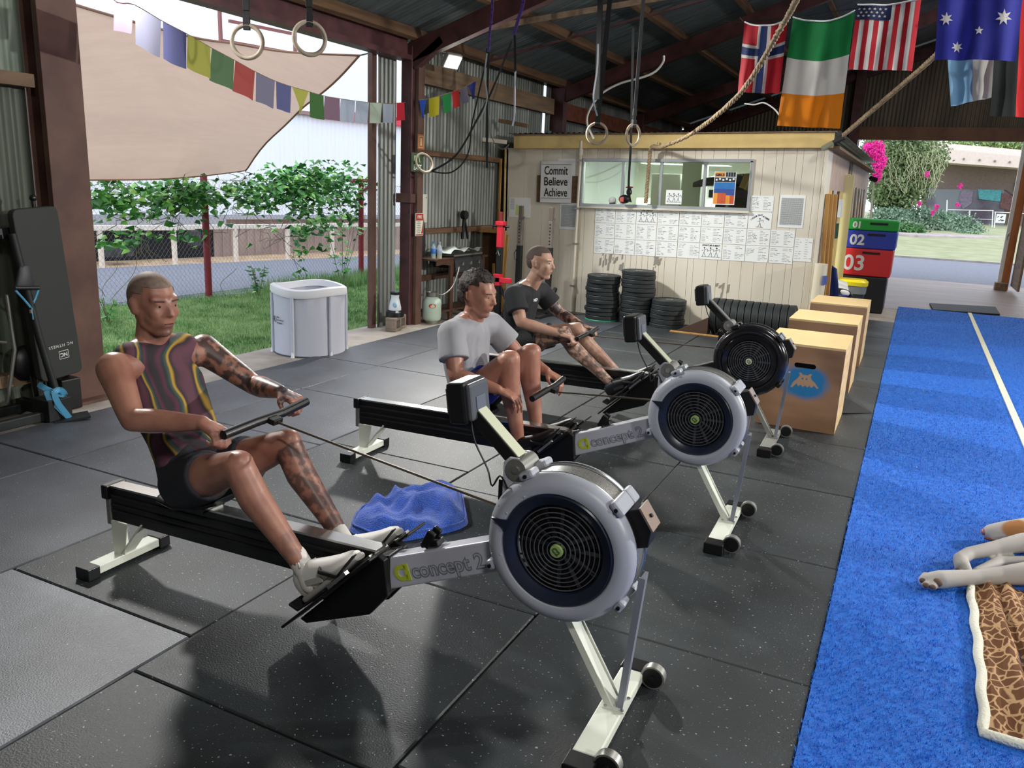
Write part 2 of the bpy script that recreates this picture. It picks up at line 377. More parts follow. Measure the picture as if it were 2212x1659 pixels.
MB().b2(-.07, 0, .05, .14, -.016, 2.86).build('white_strip', M_white, dj)
for i in range(10):
    MB().b2(.16, .20, -1.30 + i * .13, -1.18 + i * .13, .08, 2.5).build('board', M_woodg, dj, bevel=.003)
MB().b2(.20, .25, -1.30, 0, .9, 1.0).build('rail', M_woodg, dj); MB().b2(-.12, .1, -.2, .04, -.016, .13).build('wooden_block', M_woodg, dj, bevel=.004)
MB().tube([(-.01, -.02, 1.12), (-.04, -.04, 1.10), (-.03, -.04, 1.04)], .012).build('latch', M_chrome, dj)
# floodlight fixtures
M_lens = mat('lit floodlight lens', (255, 252, 240), .3, emit=((255, 250, 238), 9))
M_case = mat('lamp housing', (150, 148, 142), .5)
names = [('bright floodlight high on the red post at the end of the opening', 1), ('floodlight on the brown post at the left, above the weight bench', 1), ('floodlight on the far right side of the shed', 1), ('added fill floodlight on the right side of the shed, near the camera', 1)]
for (l, tg, p), (lab, _) in zip(LAMPS, names):
    d = (Vector(tg) - Vector(l)).normalized(); q = d.to_track_quat('X', 'Z').to_matrix()
    r = thing('floodlight', lab, 'lamp', l, rot=q.to_euler())
    MB().box((0.0, 0, 0), (.05, .22, .17)).build('housing', M_case, r, bevel=.01)
    MB().box((.032, 0, 0), (.008, .18, .13)).build('lens', M_lens, r)
    MB().bar((-.02, -.12, 0), (-.10, -.12, 0.03), .02, .02).bar((-.02, .12, 0), (-.10, .12, 0.03), .02, .02).bar((-.10, -.13, .03), (-.10, .13, .03), .02, .02).build('bracket', M_case, r)
for i, (x, y, z) in enumerate([(1.8, -1.2, 4.72), (1.8, 7.0, 5.12), (1.8, 13.5, 5.12)]):  # fixtures modelled for the added fill tubes
    r = thing('fill_tube_light', ['added fill tube light under the roof ridge, behind the camera', 'added fill tube light under the roof ridge, above the blue turf', 'added fill tube light under the roof ridge, nearest the far doorway'][i], 'lamp', (x, y, z + .05), group='added roof fill tubes')
    MB().box((0, 0, 0), (1.4, .14, .05)).build('housing', M_case, r, bevel=.01)
    MB().cyl((-.68, 0, -.035), (.68, 0, -.035), .014).build('tube', M_lens, r)
    MB().tube([(-.5, 0, .02), (-.5, 0, .5)], .004, 6).tube([(.5, 0, .02), (.5, 0, .5)], .004, 6).build('hanger', M_case, r)
# ------------------------------------------------------------------ turf
M_turf = mat('blue turf', (6, 86, 190), .7, scale=30, col2=(20, 114, 218), bump=.8, bscale=300)
tf = thing('turf_runner', 'long bright blue artificial turf runner with a white line down it', 'turf', (0.9, 7.5, 0))
MB(True).b2(-0.10, 1.92, -1.5, 14.1, -.014, .006).build('backing', M_turf, tf)
MB(True).b2(.865, .915, -1.5, 14.1, .004, .016).build('lane_line', mat('cream line', (222, 220, 196), .8, bump=.5, bscale=300), tf)
def blades(name, parent, m, n, region, hmin, hmax, wid, z0=0.0, dens=None, seed=3, lean=.8):
    """thin triangular blades in one mesh"""
    rs = np.random.RandomState(seed); x0, x1, y0, y1 = region
    px = rs.uniform(x0, x1, n); u = rs.uniform(0, 1, n); py = y0 + (y1 - y0) * (u ** (dens or 1))
    h = rs.uniform(hmin, hmax, n); a = rs.uniform(0, 2 * PI, n); la = rs.uniform(0, 2 * PI, n); lr = rs.uniform(0, lean, n) * h
    v = np.zeros((n, 3, 3)); dx, dy = np.cos(a) * wid / 2, np.sin(a) * wid / 2
    v[:, 0] = np.stack([px - dx, py - dy, np.full(n, z0)], 1); v[:, 1] = np.stack([px + dx, py + dy, np.full(n, z0)], 1)
    v[:, 2] = np.stack([px + np.cos(la) * lr, py + np.sin(la) * lr, z0 + h], 1)
    loc = parent.location if parent else Vector((0, 0, 0)); v -= np.array(loc)
    me = bpy.data.meshes.new(name); me.vertices.add(3 * n); me.vertices.foreach_set('co', v.ravel())
    me.loops.add(3 * n); me.loops.foreach_set('vertex_index', np.arange(3 * n, dtype=np.int32)); me.polygons.add(n)
    me.polygons.foreach_set('loop_start', np.arange(0, 3 * n, 3, dtype=np.int32)); me.update(); me.validate()
    me.materials.append(m); o = bpy.data.objects.new(name, me); C.objects.link(o); o['kind'] = 'stuff'
    if parent: o.parent = parent
    return o
M_blade = mat('blue turf fibre', (8, 100, 204), .45, scale=40, col2=(50, 142, 228))
blades('turf_pile', tf, M_blade, 190000, (-.105, 1.92, 1.4, 14.08), .008, .016, .004, .004, 2.2)
dm = thing('door_mat', 'grey rubber mat at the far end of the blue turf', 'mat', (.75, 14.6, 0))
MB(True).prism([(at(2008, 656).x, at(2008, 656).y), (at(2150, 664).x, at(2150, 664).y), (at(2160, 680).x, at(2160, 680).y), (at(2015, 670).x, at(2015, 670).y)], -.014, .012, 'Z').build('mat', M_blackm, dm)
# ------------------------------------------------------------------ outside, left of the opening
M_grass = mat('lawn', (100, 132, 76), .9, scale=6, col2=(128, 158, 100), bump=.5, bscale=80)
M_gblade = mat('grass blade', (96, 142, 76), .5, scale=3, col2=(156, 186, 128)); M_asph = mat('asphalt', (112, 114, 124), .85, var=.12, scale=20, bump=.2, bscale=150)
M_dirt = mat('dry verge', (166, 138, 110), .95, scale=3, col2=(196, 168, 136), bump=.3, bscale=30)
g = struct('ground')
MB().b2(-60, 70, -40, 120, -.35, -.16).build('earth', M_dirt, g)
lawn = struct('lawn'); MB().prism([(-5.42, -6), (-5.42, 24), (-6.6, 24), (-8.2, 9.5), (-9.3, 4), (-11.5, -6)], -.2, -.03, 'Z').build('soil', M_grass, lawn)
gr = blades('grass_blades', None, M_gblade, 70000, (-8.6, -5.45, 3.6, 13), .02, .05, .010, -.03, seed=4); tag(gr, 'short green lawn between the concrete edge and the wire fence', 'grass')
g2 = blades('long_grass', None, M_gblade, 5000, (-8.3, -7.6, 8.6, 13.5), .10, .26, .012, -.03, seed=5, lean=.5); tag(g2, 'longer unmown grass along the foot of the wire fence', 'grass')
rd = struct('road_left'); MB().prism([(-13.0, -6), (-9.6, 2), (-8.55, 6.5), (-7.7, 12), (-6.4, 26), (-8.8, 26), (-10.45, 15), (-12.0, 9), (-14.5, 2), (-18, -6)], -.19, -.022, 'Z').build('asphalt', M_asph, rd)
# chain link fence
M_wire = mat('galvanised wire', (120, 124, 124), .5, .5); M_redpost = mat('red fence post', (136, 42, 52), .5, var=.15)
fe = thing('wire_fence', 'chain link fence with dark red posts at the edge of the lawn', 'fence', (-8.25, 9, 0))
def fx(y): return -8.37 + (y - 7.87) * .055
for y, h in ((4.8, 1.55), (7.87, 1.62), (10.99, 1.60), (14.1, 1.6)):
    o = MB(True).cyl((fx(y), y, -.05), (fx(y), y, h), .045, n=10).build('post', M_redpost, fe, smooth=40)
MB(True).bar((fx(10.99), 10.95, 1.36), (fx(11), 11.35, 1.56), .03, .03).bar((fx(11), 10.7, 1.56), (fx(11), 11.15, 1.57), .03, .05).build('strut', M_redpost, fe)
w = MB(True); P = .062; n = int(9.3 / P)
for i in range(n):
    y0 = 4.8 + i * P
    pts = [Vector((fx(y0) + (.004 if k % 2 else -.004), y0 + (P * .5 if k % 2 else 0) + (P / 2 if 0 else 0), .0 + k * P * .62)) for k in range(int(1.5 / (P * .62)) + 1)]
    w.tube(pts, .0016, 3, caps=False)
    pts2 = [Vector((p.x, y0 + P - (p.y - y0), p.z)) for p in pts]; w.tube(pts2, .0016, 3, caps=False)
tag(w.build('wire_mesh', M_wire, fe), kind='stuff')
tw = MB(True)
for z in (.03, 1.5): tw.tube([(fx(4.8), 4.8, z), (fx(14.1), 14.1, z)], .003, 4)
tw.build('line_wire', M_wire, fe)
# vine over the fence
M_leafs = [mat('vine leaf dark', (52, 112, 54), .5, var=.2), mat('vine leaf mid', (86, 154, 72), .5, var=.2), mat('vine leaf light', (142, 196, 100), .5, var=.2)]
M_stem = mat('vine stem', (116, 110, 92), .8)
def leaf_mesh(sc=1.0):
    b = MB(); o = [(0, 0), (.25, .45), (.55, .30), (1.0, 0), (.55, -.30), (.25, -.45)]
    b.add([(x * .085 * sc, y * .085 * sc, -.012 * abs(y) * 4 * sc + .02 * x * sc) for x, y in o], [(0, 1, 2, 3), (0, 3, 4, 5)]); return b
vine = thing('passion_vine', 'leafy green climbing vine sprawling over the chain link fence', 'vine', (-8.2, 8.5, 0))
lrs = np.random.RandomState(9)
def vine_pt():
    """clusters read off the photograph, in the plane of the fence"""
    blobs = [(640, 405, 90, 42, .24), (720, 395, 70, 45, .14), (560, 420, 60, 30, .12), (420, 415, 80, 30, .13), (330, 430, 120, 40, .14), (230, 420, 60, 35, .07), (690, 470, 60, 50, .10), (640, 375, 60, 22, .05), (760, 420, 45, 55, .06), (350, 505, 150, 16, .03), (650, 510, 25, 60, .03), (250, 520, 60, 12, .02)]
    ps = np.array([b[4] for b in blobs]); b = blobs[lrs.choice(len(blobs), p=ps / ps.sum())]
    x = b[0] + lrs.normal() * b[2] * .55; y = b[1] + lrs.normal() * b[3] * .55
    return at(x, max(y, 345), X=-8.22 + lrs.uniform(-.22, .2))
proto = [leaf_mesh(1.0).build('leaf', m, vine) for m in M_leafs]
loose = [MB(True) for _ in M_leafs]
lm = leaf_mesh(1.0)
for i in range(2300):
    p = vine_pt()
    if p.y > 12.4 or p.z > 2.35: continue
    E_ = Euler((lrs.uniform(-.9, .9), lrs.uniform(.2, 1.2), lrs.uniform(-PI, PI))); s = lrs.uniform(.8, 1.5); k = lrs.choice(3, p=[.35, .42, .23])
    if i < 290:
        o = proto[k] if i < 3 and not proto[k].get('used') else proto[k].copy()
        if o is proto[k]: o['used'] = 1
        else: C.objects.link(o); o.parent = vine
        o.location = p - vine.location; o.rotation_euler = E_; o.scale = (s, s, s)
    else:
        Mx = Matrix.LocRotScale(p, E_, (s, s, s)); loose[k].add([Mx @ Vector(v) for v in lm.v], lm.f)
for o in proto:
    if 'used' in o: del o['used']
for k in range(3): tag(loose[k].build('small_leaves', M_leafs[k], vine), kind='stuff')
sm = MB(True)
for i in range(46):
    a = at(lrs.uniform(190, 800), lrs.uniform(380, 520), X=-8.24); q = [a]
    for k in range(9): q.append(q[-1] + Vector((lrs.normal() * .03, lrs.normal() * .16, lrs.normal() * .09)))
    sm.tube([p for p in q if 0 < p.z < 2.1] or [a, a + Vector((0, .1, 0))], .004, 4)
for x0, y0, x1, y1 in ((650, 600, 640, 480), (655, 600, 610, 500), (480, 640, 500, 580), (250, 650, 300, 540), (215, 640, 190, 570), (230, 640, 245, 560)):
    sm.tube([at(x0 + (x1 - x0) * t + 12 * math.sin(5 * t + x0), y0 + (y1 - y0) * t, X=-8.15) for t in np.linspace(0, 1, 8)], .004, 4)
tag(sm.build('stems', M_stem, vine), kind='stuff')
def small_plant(label, x, y, h, n, sc, seed, px=None):
    r = random.Random(seed); t = thing('fence_plant', label, 'plant', (x, y, -.03)); st = MB()
    for k in range(5):
        a = r.uniform(0, 2 * PI); pts = [(0, 0, 0)]; dx, dy = math.cos(a) * h * .3, math.sin(a) * h * .3
        for j in range(1, 6): pts.append((dx * j / 5 + r.uniform(-.01, .01), dy * j / 5, h * j / 5 * r.uniform(.9, 1)))
        st.tube(pts, .004, 5)
    st.build('stem', M_stem, t); lp = leaf_mesh(sc).build('leaf', M_leafs[0] if seed % 2 else M_leafs[1], t)
    for k in range(n):
        o = lp if k == 0 else lp.copy()
        if k: C.objects.link(o); o.parent = t
        z = r.uniform(.25, 1) * h; a = r.uniform(0, 2 * PI); q = h * .35 * (z / h) * r.uniform(.3, 1)
        o.location = (math.cos(a) * q, math.sin(a) * q, z); o.rotation_euler = (r.uniform(-.5, .5), r.uniform(0, .8), a)
small_plant('small dark green shrub at the foot of the fence beside the red post', -7.95, 8.35, .42, 45, .9, 3)
small_plant('taller light green sapling behind the white tub', -7.75, 9.9, .95, 60, 1.0, 4)
small_plant('low weed growing beside the brown post at the left', -7.6, 5.75, .30, 22, .9, 6)
small_plant('low seedlings by the fence, between the shrub and the sapling', -7.9, 9.2, .25, 16, .6, 8)
# parking rail
M_cream = mat('cream rail', (224, 212, 198), .6, var=.08)
rp = [at(*p) for p in ((220, 568), (378, 563), (510, 556), (622, 552), (718, 545), (802, 543))]
rl = thing('parking_rail', 'low cream timber rail on posts on the far side of the road', 'rail', (-12, 12, 0))
d0 = rp[-1] - rp[0]; ext = [rp[0] - d0 * .45, rp[0] - d0 * .2] + rp + [rp[-1] + d0 * .2]
for p in ext: MB(True).b2(p.x - .035, p.x + .035, p.y - .035, p.y + .035, -.2, .60).build('post', M_cream, rl, bevel=.006)
for a, b in zip(ext[:-1], ext[1:]): MB(True).bar((a.x, a.y, .59), (b.x, b.y, .59), .07, .09).build('rail', M_cream, rl, bevel=.008)
# white industrial building across the road
bd = thing('white_warehouse', 'large white corrugated warehouse across the road with a red sign band', 'building', (-14.2, 14, 0))
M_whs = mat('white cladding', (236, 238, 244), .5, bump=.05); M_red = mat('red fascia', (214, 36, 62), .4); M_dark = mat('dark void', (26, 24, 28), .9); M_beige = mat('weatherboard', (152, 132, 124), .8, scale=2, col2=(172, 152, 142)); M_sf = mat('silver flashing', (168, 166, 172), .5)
wd = Vector((d0.x, d0.y, 0)).normalized(); wn = Vector((-wd.y, wd.x, 0))
if wn.x > 0: wn = -wn
O = Vector((rp[0].x, rp[0].y, 0)) + wn * 1.6
def W_(s, n, z): return O + wd * s + wn * n + Vector((0, 0, z))
cache = None; base_s = -9.0
for i in range(34):
    if cache is None: cache = corr_sheet(.765, 2.35, pitch=.13, amp=.012, axis='X').build('cladding_sheet', M_whs, bd, smooth=60); o = cache
    else: o = cache.copy(); C.objects.link(o); o.parent = bd
    p = W_(base_s + i * .762, 0, .66); o.location = p - bd.location; o.rotation_euler = (0, 0, math.atan2(wd.y, wd.x))
for s0, s1, m in ((-9, -1.0, M_dark), (-1.0, 3.1, M_dark), (3.1, 17, M_beige)):  # dark sheets stand in for the shaded opening under the cladding
    MB(True).add([W_(s0, .1, -.2), W_(s1, .1, -.2), W_(s1, .1, .66), W_(s0, .1, .66)], [(0, 1, 2, 3)]).build('base_infill', m, bd)
b = MB(True)
for k in range(70): p = W_(3.1 + k * .2, .06, .2); b.box(p, (.02, .02, .8))
b.build('base_battens', M_beige, bd)
MB(True).bar(W_(-9, -.02, .68), W_(17, -.02, .68), .05, .10).build('bottom_flashing', M_sf, bd)
MB(True).bar(W_(-9, -.25, .62), W_(3.2, -.25, .56), .02, .16).build('sloping_panel', M_sf, bd)
MB(True).add([W_(-9, 0, 3.0), W_(6.5, 0, 3.0), W_(6.5, 5.0, 3.9), W_(-9, 5.0, 3.9)], [(0, 1, 2, 3)]).build('lean_to_roof', M_whs, bd)
MB(True).bar(W_(-9, -.05, 2.98), W_(5.6, -.05, 2.98), .10, .08).build('gutter', mat('brown gutter', (150, 120, 112), .6), bd)
b = MB(True); b.add([W_(-9, 5, 3.6), W_(17, 5, 3.6), W_(17, 5, 7.0), W_(4, 5, 7.0), W_(4, 5, 5.6), W_(-9, 5, 4.6)], [(0, 1, 2, 3, 4, 5)]); b.build('upper_wall', M_whs, bd)
MB(True).bar(W_(5.6, -.10, 3.02), W_(17, -.10, 3.02), .06, .20).build('red_band', M_red, bd, bevel=.01)
MB(True).add([W_(5.6, 0, 3.0), W_(17, 0, 3.0), W_(17, 0, 5.4), W_(5.6, 0, 5.4)], [(0, 1, 2, 3)]).build('sign_wall', M_whs, bd)
b = MB(True)
for a, c in (((3.4, 0, 3.0), (3.4, 0, 4.9)), ((5.2, 0, 3.0), (5.2, 0, 4.9)), ((3.4, 0, 3.1), (5.2, 0, 4.2)), ((3.4, 0, 4.2), (5.2, 0, 4.2)), ((3.4, 0, 4.9), (5.2, 0, 4.9)), ((3.6, 0, 4.6), (5.2, 0, 4.6))): b.bar(W_(*a), W_(*c), .06, .06)
b.build('steel_frame', mat('brown frame', (128, 74, 70), .6), bd)
# dark junk below the warehouse
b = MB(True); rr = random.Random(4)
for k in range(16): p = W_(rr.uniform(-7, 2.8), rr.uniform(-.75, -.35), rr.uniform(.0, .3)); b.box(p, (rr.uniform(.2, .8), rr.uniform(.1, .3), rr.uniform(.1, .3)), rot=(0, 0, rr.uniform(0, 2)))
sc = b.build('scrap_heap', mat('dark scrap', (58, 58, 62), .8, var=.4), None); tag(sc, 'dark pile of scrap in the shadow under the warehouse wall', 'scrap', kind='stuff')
# shade sail
M_sail = mat('shade cloth', (184, 156, 140), .85, scale=3, stretch=(4, .6, .6), col2=(202, 176, 160), bump=.25, bscale=300)
nt_ = M_sail.node_tree; pb = nt_.nodes['Principled BSDF']; tr = nt_.nodes.new('ShaderNodeBsdfTranslucent'); mx = nt_.nodes.new('ShaderNodeMixShader'); out = [n for n in nt_.nodes if n.type == 'OUTPUT_MATERIAL'][0]
tr.inputs['Color'].default_value = (*lin((210, 180, 162)), 1); mx.inputs[0].default_value = .42; nt_.links.new(pb.outputs[0], mx.inputs[1]); nt_.links.new(tr.outputs[0], mx.inputs[2]); nt_.links.new(mx.outputs[0], out.inputs[0])
sail = thing('shade_sail', 'large beige shade sail stretched over the lawn outside the opening', 'sail', (-7, 6, 2))
def curve(pts, n):
    """smooth curve through 3-D points"""
    P = np.array([tuple(p) for p in pts]); t = np.linspace(0, len(P) - 1, n); out = []
    for u in t:
        i = min(int(u), len(P) - 2); f = u - i; p0 = P[max(i - 1, 0)]; p1 = P[i]; p2 = P[i + 1]; p3 = P[min(i + 2, len(P) - 1)]
        out.append(Vector(.5 * ((2 * p1) + (-p0 + p2) * f + (2 * p0 - 5 * p1 + 4 * p2 - p3) * f * f + (-p0 + 3 * p1 - 3 * p2 + p3) * f ** 3)))
    return out
NU, NV = 30, 22
top = curve([at(-60, -85, X=-5.6), at(130, 0, X=-6.1), at(407, 78, X=-6.5), at(508, 94, X=-6.3), at(620, 112, X=-6.0), at(776, 120, X=-5.5)], NU)
bot = curve([at(-40, 375, X=-8.2), at(100, 384, X=-8.15), at(220, 386, X=-8.1), at(350, 386, X=-8.1), at(450, 380, X=-8.15), at(530, 371, X=-8.2)], NU)
lf = curve([top[0], (top[0] + bot[0]) / 2, bot[0]], NV)
rt = curve([top[-1], at(740, 160, X=-5.9), at(690, 205, X=-6.3), at(640, 245, X=-6.8), at(590, 295, X=-7.4), at(545, 345, X=-7.95), bot[-1]], NV)
vs_ = []
for j in range(NV):
    v = j / (NV - 1)
    for i in range(NU):
        u = i / (NU - 1)
        p = top[i] * (1 - v) + bot[i] * v + lf[j] * (1 - u) + rt[j] * u - (top[0] * (1 - u) * (1 - v) + top[-1] * u * (1 - v) + bot[0] * (1 - u) * v + bot[-1] * u * v)
        p.z -= .02 * math.sin(v * 20 + u * 3) * v; vs_.append(p)
b = MB(True); b.add(vs_, [(j * NU + i, j * NU + i + 1, (j + 1) * NU + i + 1, (j + 1) * NU + i) for j in range(NV - 1) for i in range(NU - 1)])
o = b.build('cloth', M_sail, sail, smooth=180)
M_hem = mat('sail hem', (150, 112, 92), .8)
MB(True).tube([vs_[j * NU + NU - 1] for j in range(NV)], .013, 6).tube(vs_[(NV - 1) * NU:], .010, 6).tube(vs_[:NU], .012, 6).build('hem', M_hem, sail, smooth=60)
MB(True).tube([bot[-1], bot[-1] + Vector((-.15, .45, -.05))], .006, 5).build('rope', mat('green rope', (90, 110, 104), .8), sail); MB(True).tube([top[-1], Vector((-5.2, 7.7, 3.0))], .008, 5).build('rope', mat('green rope', (90, 110, 104), .8), sail)
# ------------------------------------------------------------------ outside, beyond the far doorway
ap = struct('apron'); MB().b2(-3, 12, 19.6, 19.9, -.2, -.017).build('slab', M_concfar, ap)
rf = struct('road_far'); MB().b2(-30, 40, 19.3, 27.6, -.19, -.022).build('asphalt', M_asph, rf); MB().b2(-30, 40, 27.6, 27.75, -.19, .03).build('kerb', M_conc, rf)
M_dry = mat('mown dry grass', (132, 138, 98), .9, scale=1.5, col2=(154, 154, 118), bump=.4, bscale=20)
lw = struct('lawn_far')
nx, ny = 24, 24; vv = []
def hill(x, y): return .1 + max(0, (y - 30)) * .020 + .2 * math.exp(-((x + 1) ** 2 + (y - 42) ** 2) / 40)
for j in range(ny + 1):
    for i in range(nx + 1): x = -30 + 70 * i / nx; y = 27.75 + 42 * j / ny; vv.append((x, y, hill(x, y) - .08))
MB().add(vv, [(j * (nx + 1) + i, j * (nx + 1) + i + 1, (j + 1) * (nx + 1) + i + 1, (j + 1) * (nx + 1) + i) for j in range(ny) for i in range(nx)]).build('slope', M_dry, lw, smooth=180)
def cloud(name, parent, m, blobs, n, size, seed, stretch=1.0):
    """foliage: many small leaf quads scattered in ellipsoids (world)"""
    rs = np.random.RandomState(seed); ws = np.array([b[1][0] * b[1][2] for b in blobs]); ws = ws / ws.sum(); idx = rs.choice(len(blobs), n, p=ws)
    c = np.array([b[0] for b in blobs])[idx]; r = np.array([b[1] for b in blobs])[idx]
    d = rs.normal(size=(n, 3)); d /= np.linalg.norm(d, axis=1)[:, None]; p = c + d * r * (rs.uniform(.35, 1.05, n) ** .5)[:, None] * (1 + .12 * rs.normal(size=(n, 1)))
    a = rs.normal(size=(n, 3)); a /= np.linalg.norm(a, axis=1)[:, None]; a[:, 2] *= stretch; b_ = np.cross(a, rs.normal(size=(n, 3))); b_ /= np.linalg.norm(b_, axis=1)[:, None]
    s = (size * rs.uniform(.6, 1.4, n))[:, None]
    v = np.zeros((n, 4, 3)); v[:, 0] = p - a * s; v[:, 1] = p + b_ * s * .45; v[:, 2] = p + a * s; v[:, 3] = p - b_ * s * .45
    if parent: v -= np.array(parent.location)
    me = bpy.data.meshes.new(name); me.vertices.add(4 * n); me.vertices.foreach_set('co', v.ravel()); me.loops.add(4 * n); me.loops.foreach_set('vertex_index', np.arange(4 * n, dtype=np.int32))
    me.polygons.add(n); me.polygons.foreach_set('loop_start', np.arange(0, 4 * n, 4, dtype=np.int32)); me.update(); me.validate(); me.materials.append(m)
    o = bpy.data.objects.new(name, me); C.objects.link(o); o['kind'] = 'stuff'
    if parent: o.parent = parent
    return o
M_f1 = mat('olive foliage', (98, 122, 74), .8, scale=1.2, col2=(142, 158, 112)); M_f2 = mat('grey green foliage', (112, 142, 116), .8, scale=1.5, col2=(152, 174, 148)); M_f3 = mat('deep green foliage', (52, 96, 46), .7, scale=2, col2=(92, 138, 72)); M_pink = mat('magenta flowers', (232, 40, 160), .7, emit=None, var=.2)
def P45(x, y, Y): return tuple(at(x, y, Y=Y))
tree = thing('weeping_tree', 'large olive green drooping tree outside the far doorway', 'tree', P45(1945, 470, 43))
cloud('foliage', tree, M_f1, [(P45(1950, 380, 43), (1.45, 1.2, 1.5)), (P45(1935, 330, 43), (1.3, 1.2, 1.3)), (P45(1985, 340, 43), (1.2, 1.0, 1.1)), (P45(1940, 420, 43), (1.2, 1.0, 1.0)), (P45(1915, 300, 43), (1.1, 1.0, 1.0))], 16000, .085, 1)
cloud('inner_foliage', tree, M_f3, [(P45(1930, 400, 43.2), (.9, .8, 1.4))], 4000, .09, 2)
MB(True).tube([P45(1955, 475, 43), P45(1950, 420, 43), P45(1935, 350, 43)], [.12, .09, .04], 8).tube([P45(1950, 420, 43), P45(1975, 370, 43), P45(1995, 330, 43)], [.07, .05, .02], 6).build('trunk', M_stem, tree)
tw = MB(True); r2 = random.Random(5)
for k in range(70):
    x = r2.uniform(1905, 2035); y = r2.uniform(305, 380); q = [Vector(P45(x, y, 42.0 + r2.uniform(-.4, .4)))]
    for j in range(8): q.append(q[-1] + Vector((r2.gauss(.01, .06), r2.gauss(0, .04), -r2.uniform(.05, .2))))
    tw.tube(q, .012, 4)
tag(tw.build('hanging_twigs', mat('pale twigs', (176, 176, 140), .8), tree), kind='stuff')
bg_ = thing('bougainvillea', 'bright magenta flowering bougainvillea at the left of the far doorway', 'shrub', P45(1880, 480, 40))
cloud('flowers', bg_, M_pink, [(P45(1893, 325, 40), (.32, .4, .42)), (P45(1900, 350, 40), (.28, .4, .36)), (P45(1895, 378, 40), (.18, .3, .3)), (P45(1876, 318, 40), (.2, .3, .2))], 2600, .055, 3)
cloud('leaves', bg_, M_f1, [(P45(1880, 335, 40.4), (.6, .5, .7)), (P45(1875, 400, 40.4), (.6, .5, .8))], 2000, .07, 4)
MB(True).tube([P45(1880, 485, 40), P45(1885, 420, 40), P45(1893, 340, 40)], [.06, .05, .02], 6).build('stem', M_stem, bg_)
for i, (x0, y0, rx, m, lab, seed) in enumerate([(1925, 475, 1.0, M_f2, 'silvery grey green bush nearest the coloured foam boxes', 5), (1990, 478, 1.2, M_f2, 'silvery grey green bush in the middle of the garden bed', 6), (2055, 490, 1.2, M_f2, 'silvery grey green bush at the right end of the garden bed', 7), (1958, 505, .75, M_f3, 'dark green leafy shrub low in front of the silvery bushes', 8), (2085, 512, .6, M_f2, 'small grassy bush at the right tip of the garden bed', 9)]):
    Yb = (42, 43, 44, 39.5, 42)[i]; c = P45(x0, y0, Yb); s = thing('garden_bush', lab, 'bush', (c[0], c[1], c[2] - rx * .5))
    cloud('foliage', s, m, [(c, (rx, .8, rx * .55)), ((c[0] + rx * .4, c[1], c[2] - .2), (rx * .8, .7, rx * .4))], 4200, .075, seed)
    MB(True).tube([(c[0], c[1], c[2] - rx * .8), (c[0], c[1], c[2])], .03, 6).build('stem', M_stem, s)
for i, (x0, y0) in enumerate(((2015, 460), (2023, 448), (2068, 443), (1985, 440), (2075, 402), (2003, 377))):
    c = P45(x0, y0, 41.5); s = thing('pink_flower_cluster', 'small pink flower cluster ' + ['low at the middle of the garden bed', 'just above the lowest pink flowers of the bed', 'in front of the painted wall', 'at the left in the silvery bushes', 'hanging furthest right from the drooping tree', 'highest, in the drooping tree'][i], 'flowers', (c[0], c[1], c[2] - .1), group='stray bougainvillea flowers')
    cloud('flowers', s, M_pink, [(c, (.10, .1, .13))], 60, .045, 20 + i)
gb = thing('garden_bed', 'mulched garden bed under the silvery bushes', 'garden bed', tuple(at(2000, 520, Y=38)))
MB(True).prism([(-4.5, 37.5), (0.0, 37.2), (2.2, 38.6), (4.1, 42.5), (3.6, 46), (-5, 46)], -.05, .38, 'Z').build('mulch', mat('grey mulch', (150, 138, 136), .95, scale=4, col2=(176, 162, 158), bump=.5, bscale=20), gb, bevel=.1)
bl = thing('low_building', 'long low building with a deep cream awning beyond the far doorway', 'building', (4, 60, 0))
M_aw = mat('cream awning', (214, 196, 186), .6, var=.05); M_tw = mat('taupe wall', (128, 112, 104), .8, var=.08); M_mur = mat('mural', (74, 66, 78), .8, scale=.55, col2=(112, 116, 122), ramp=(.4, .6))
YB = 58
q = lambda x, y, Y=YB: Vector(at(x, y, Y=Y))
def xz(x, y, Y=YB): p = at(x, y, Y=Y); return p.x, p.z
def slab(name, pts, y0, y1, m): MB(True).prism([xz(*p) for p in pts], y0, y1).build(name, m, bl)
slab('awning_fascia', [(1990, 340), (2010, 325), (2260, 350), (2260, 372), (1990, 352)], YB - 3, YB - .5, M_aw)
slab('awning_top', [(1985, 318), (2005, 310), (2260, 332), (2260, 350), (1990, 338)], YB - 1.5, YB + 3, M_aw)
slab('wall', [(1990, 350), (2300, 368), (2300, 500), (1990, 500)], YB, YB + .3, M_tw)
slab('mural_wall', [(2000, 409), (2165, 411), (2165, 470), (2165, 487), (2000, 487)], YB - 1.2, YB - 1.0, M_mur)
slab('mural_blue', [(2110, 410), (2160, 411), (2157, 436), (2112, 430)], YB - 1.26, YB - 1.2, mat('teal paint', (72, 140, 146), .8, var=.2))
slab('mural_purple', [(2075, 412), (2100, 414), (2096, 440), (2078, 452), (2070, 430)], YB - 1.26, YB - 1.2, mat('grey lilac paint', (116, 104, 122), .8, var=.2))
slab('mural_brown', [(2160, 418), (2230, 424), (2230, 460), (2156, 450)], YB - 1.26, YB - 1.2, mat('brown red paint', (98, 66, 66), .8, var=.3))
slab('window', [(2192, 393), (2240, 395), (2240, 416), (2190, 414)], YB - .1, YB, mat('green lit window', (70, 84, 40), .3, var=.5, scale=3))
slab('stair_rail', [(2161, 411), (2166, 411), (2206, 440), (2203, 442)], YB - 2.2, YB - 2.1, M_black)
for x in (2048, 2082, 2116, 2149, 2181):
    a = at(x, 341 + (x - 2048) * .07, Y=YB - 3); MB(True).cyl(a, a + Vector((0, -.08, 0)), .06, n=8).build('bolt', M_tw, bl)
tb = thing('treetop', 'pale green treetop showing above the low building', 'tree', tuple(at(2150, 330, Y=68)))
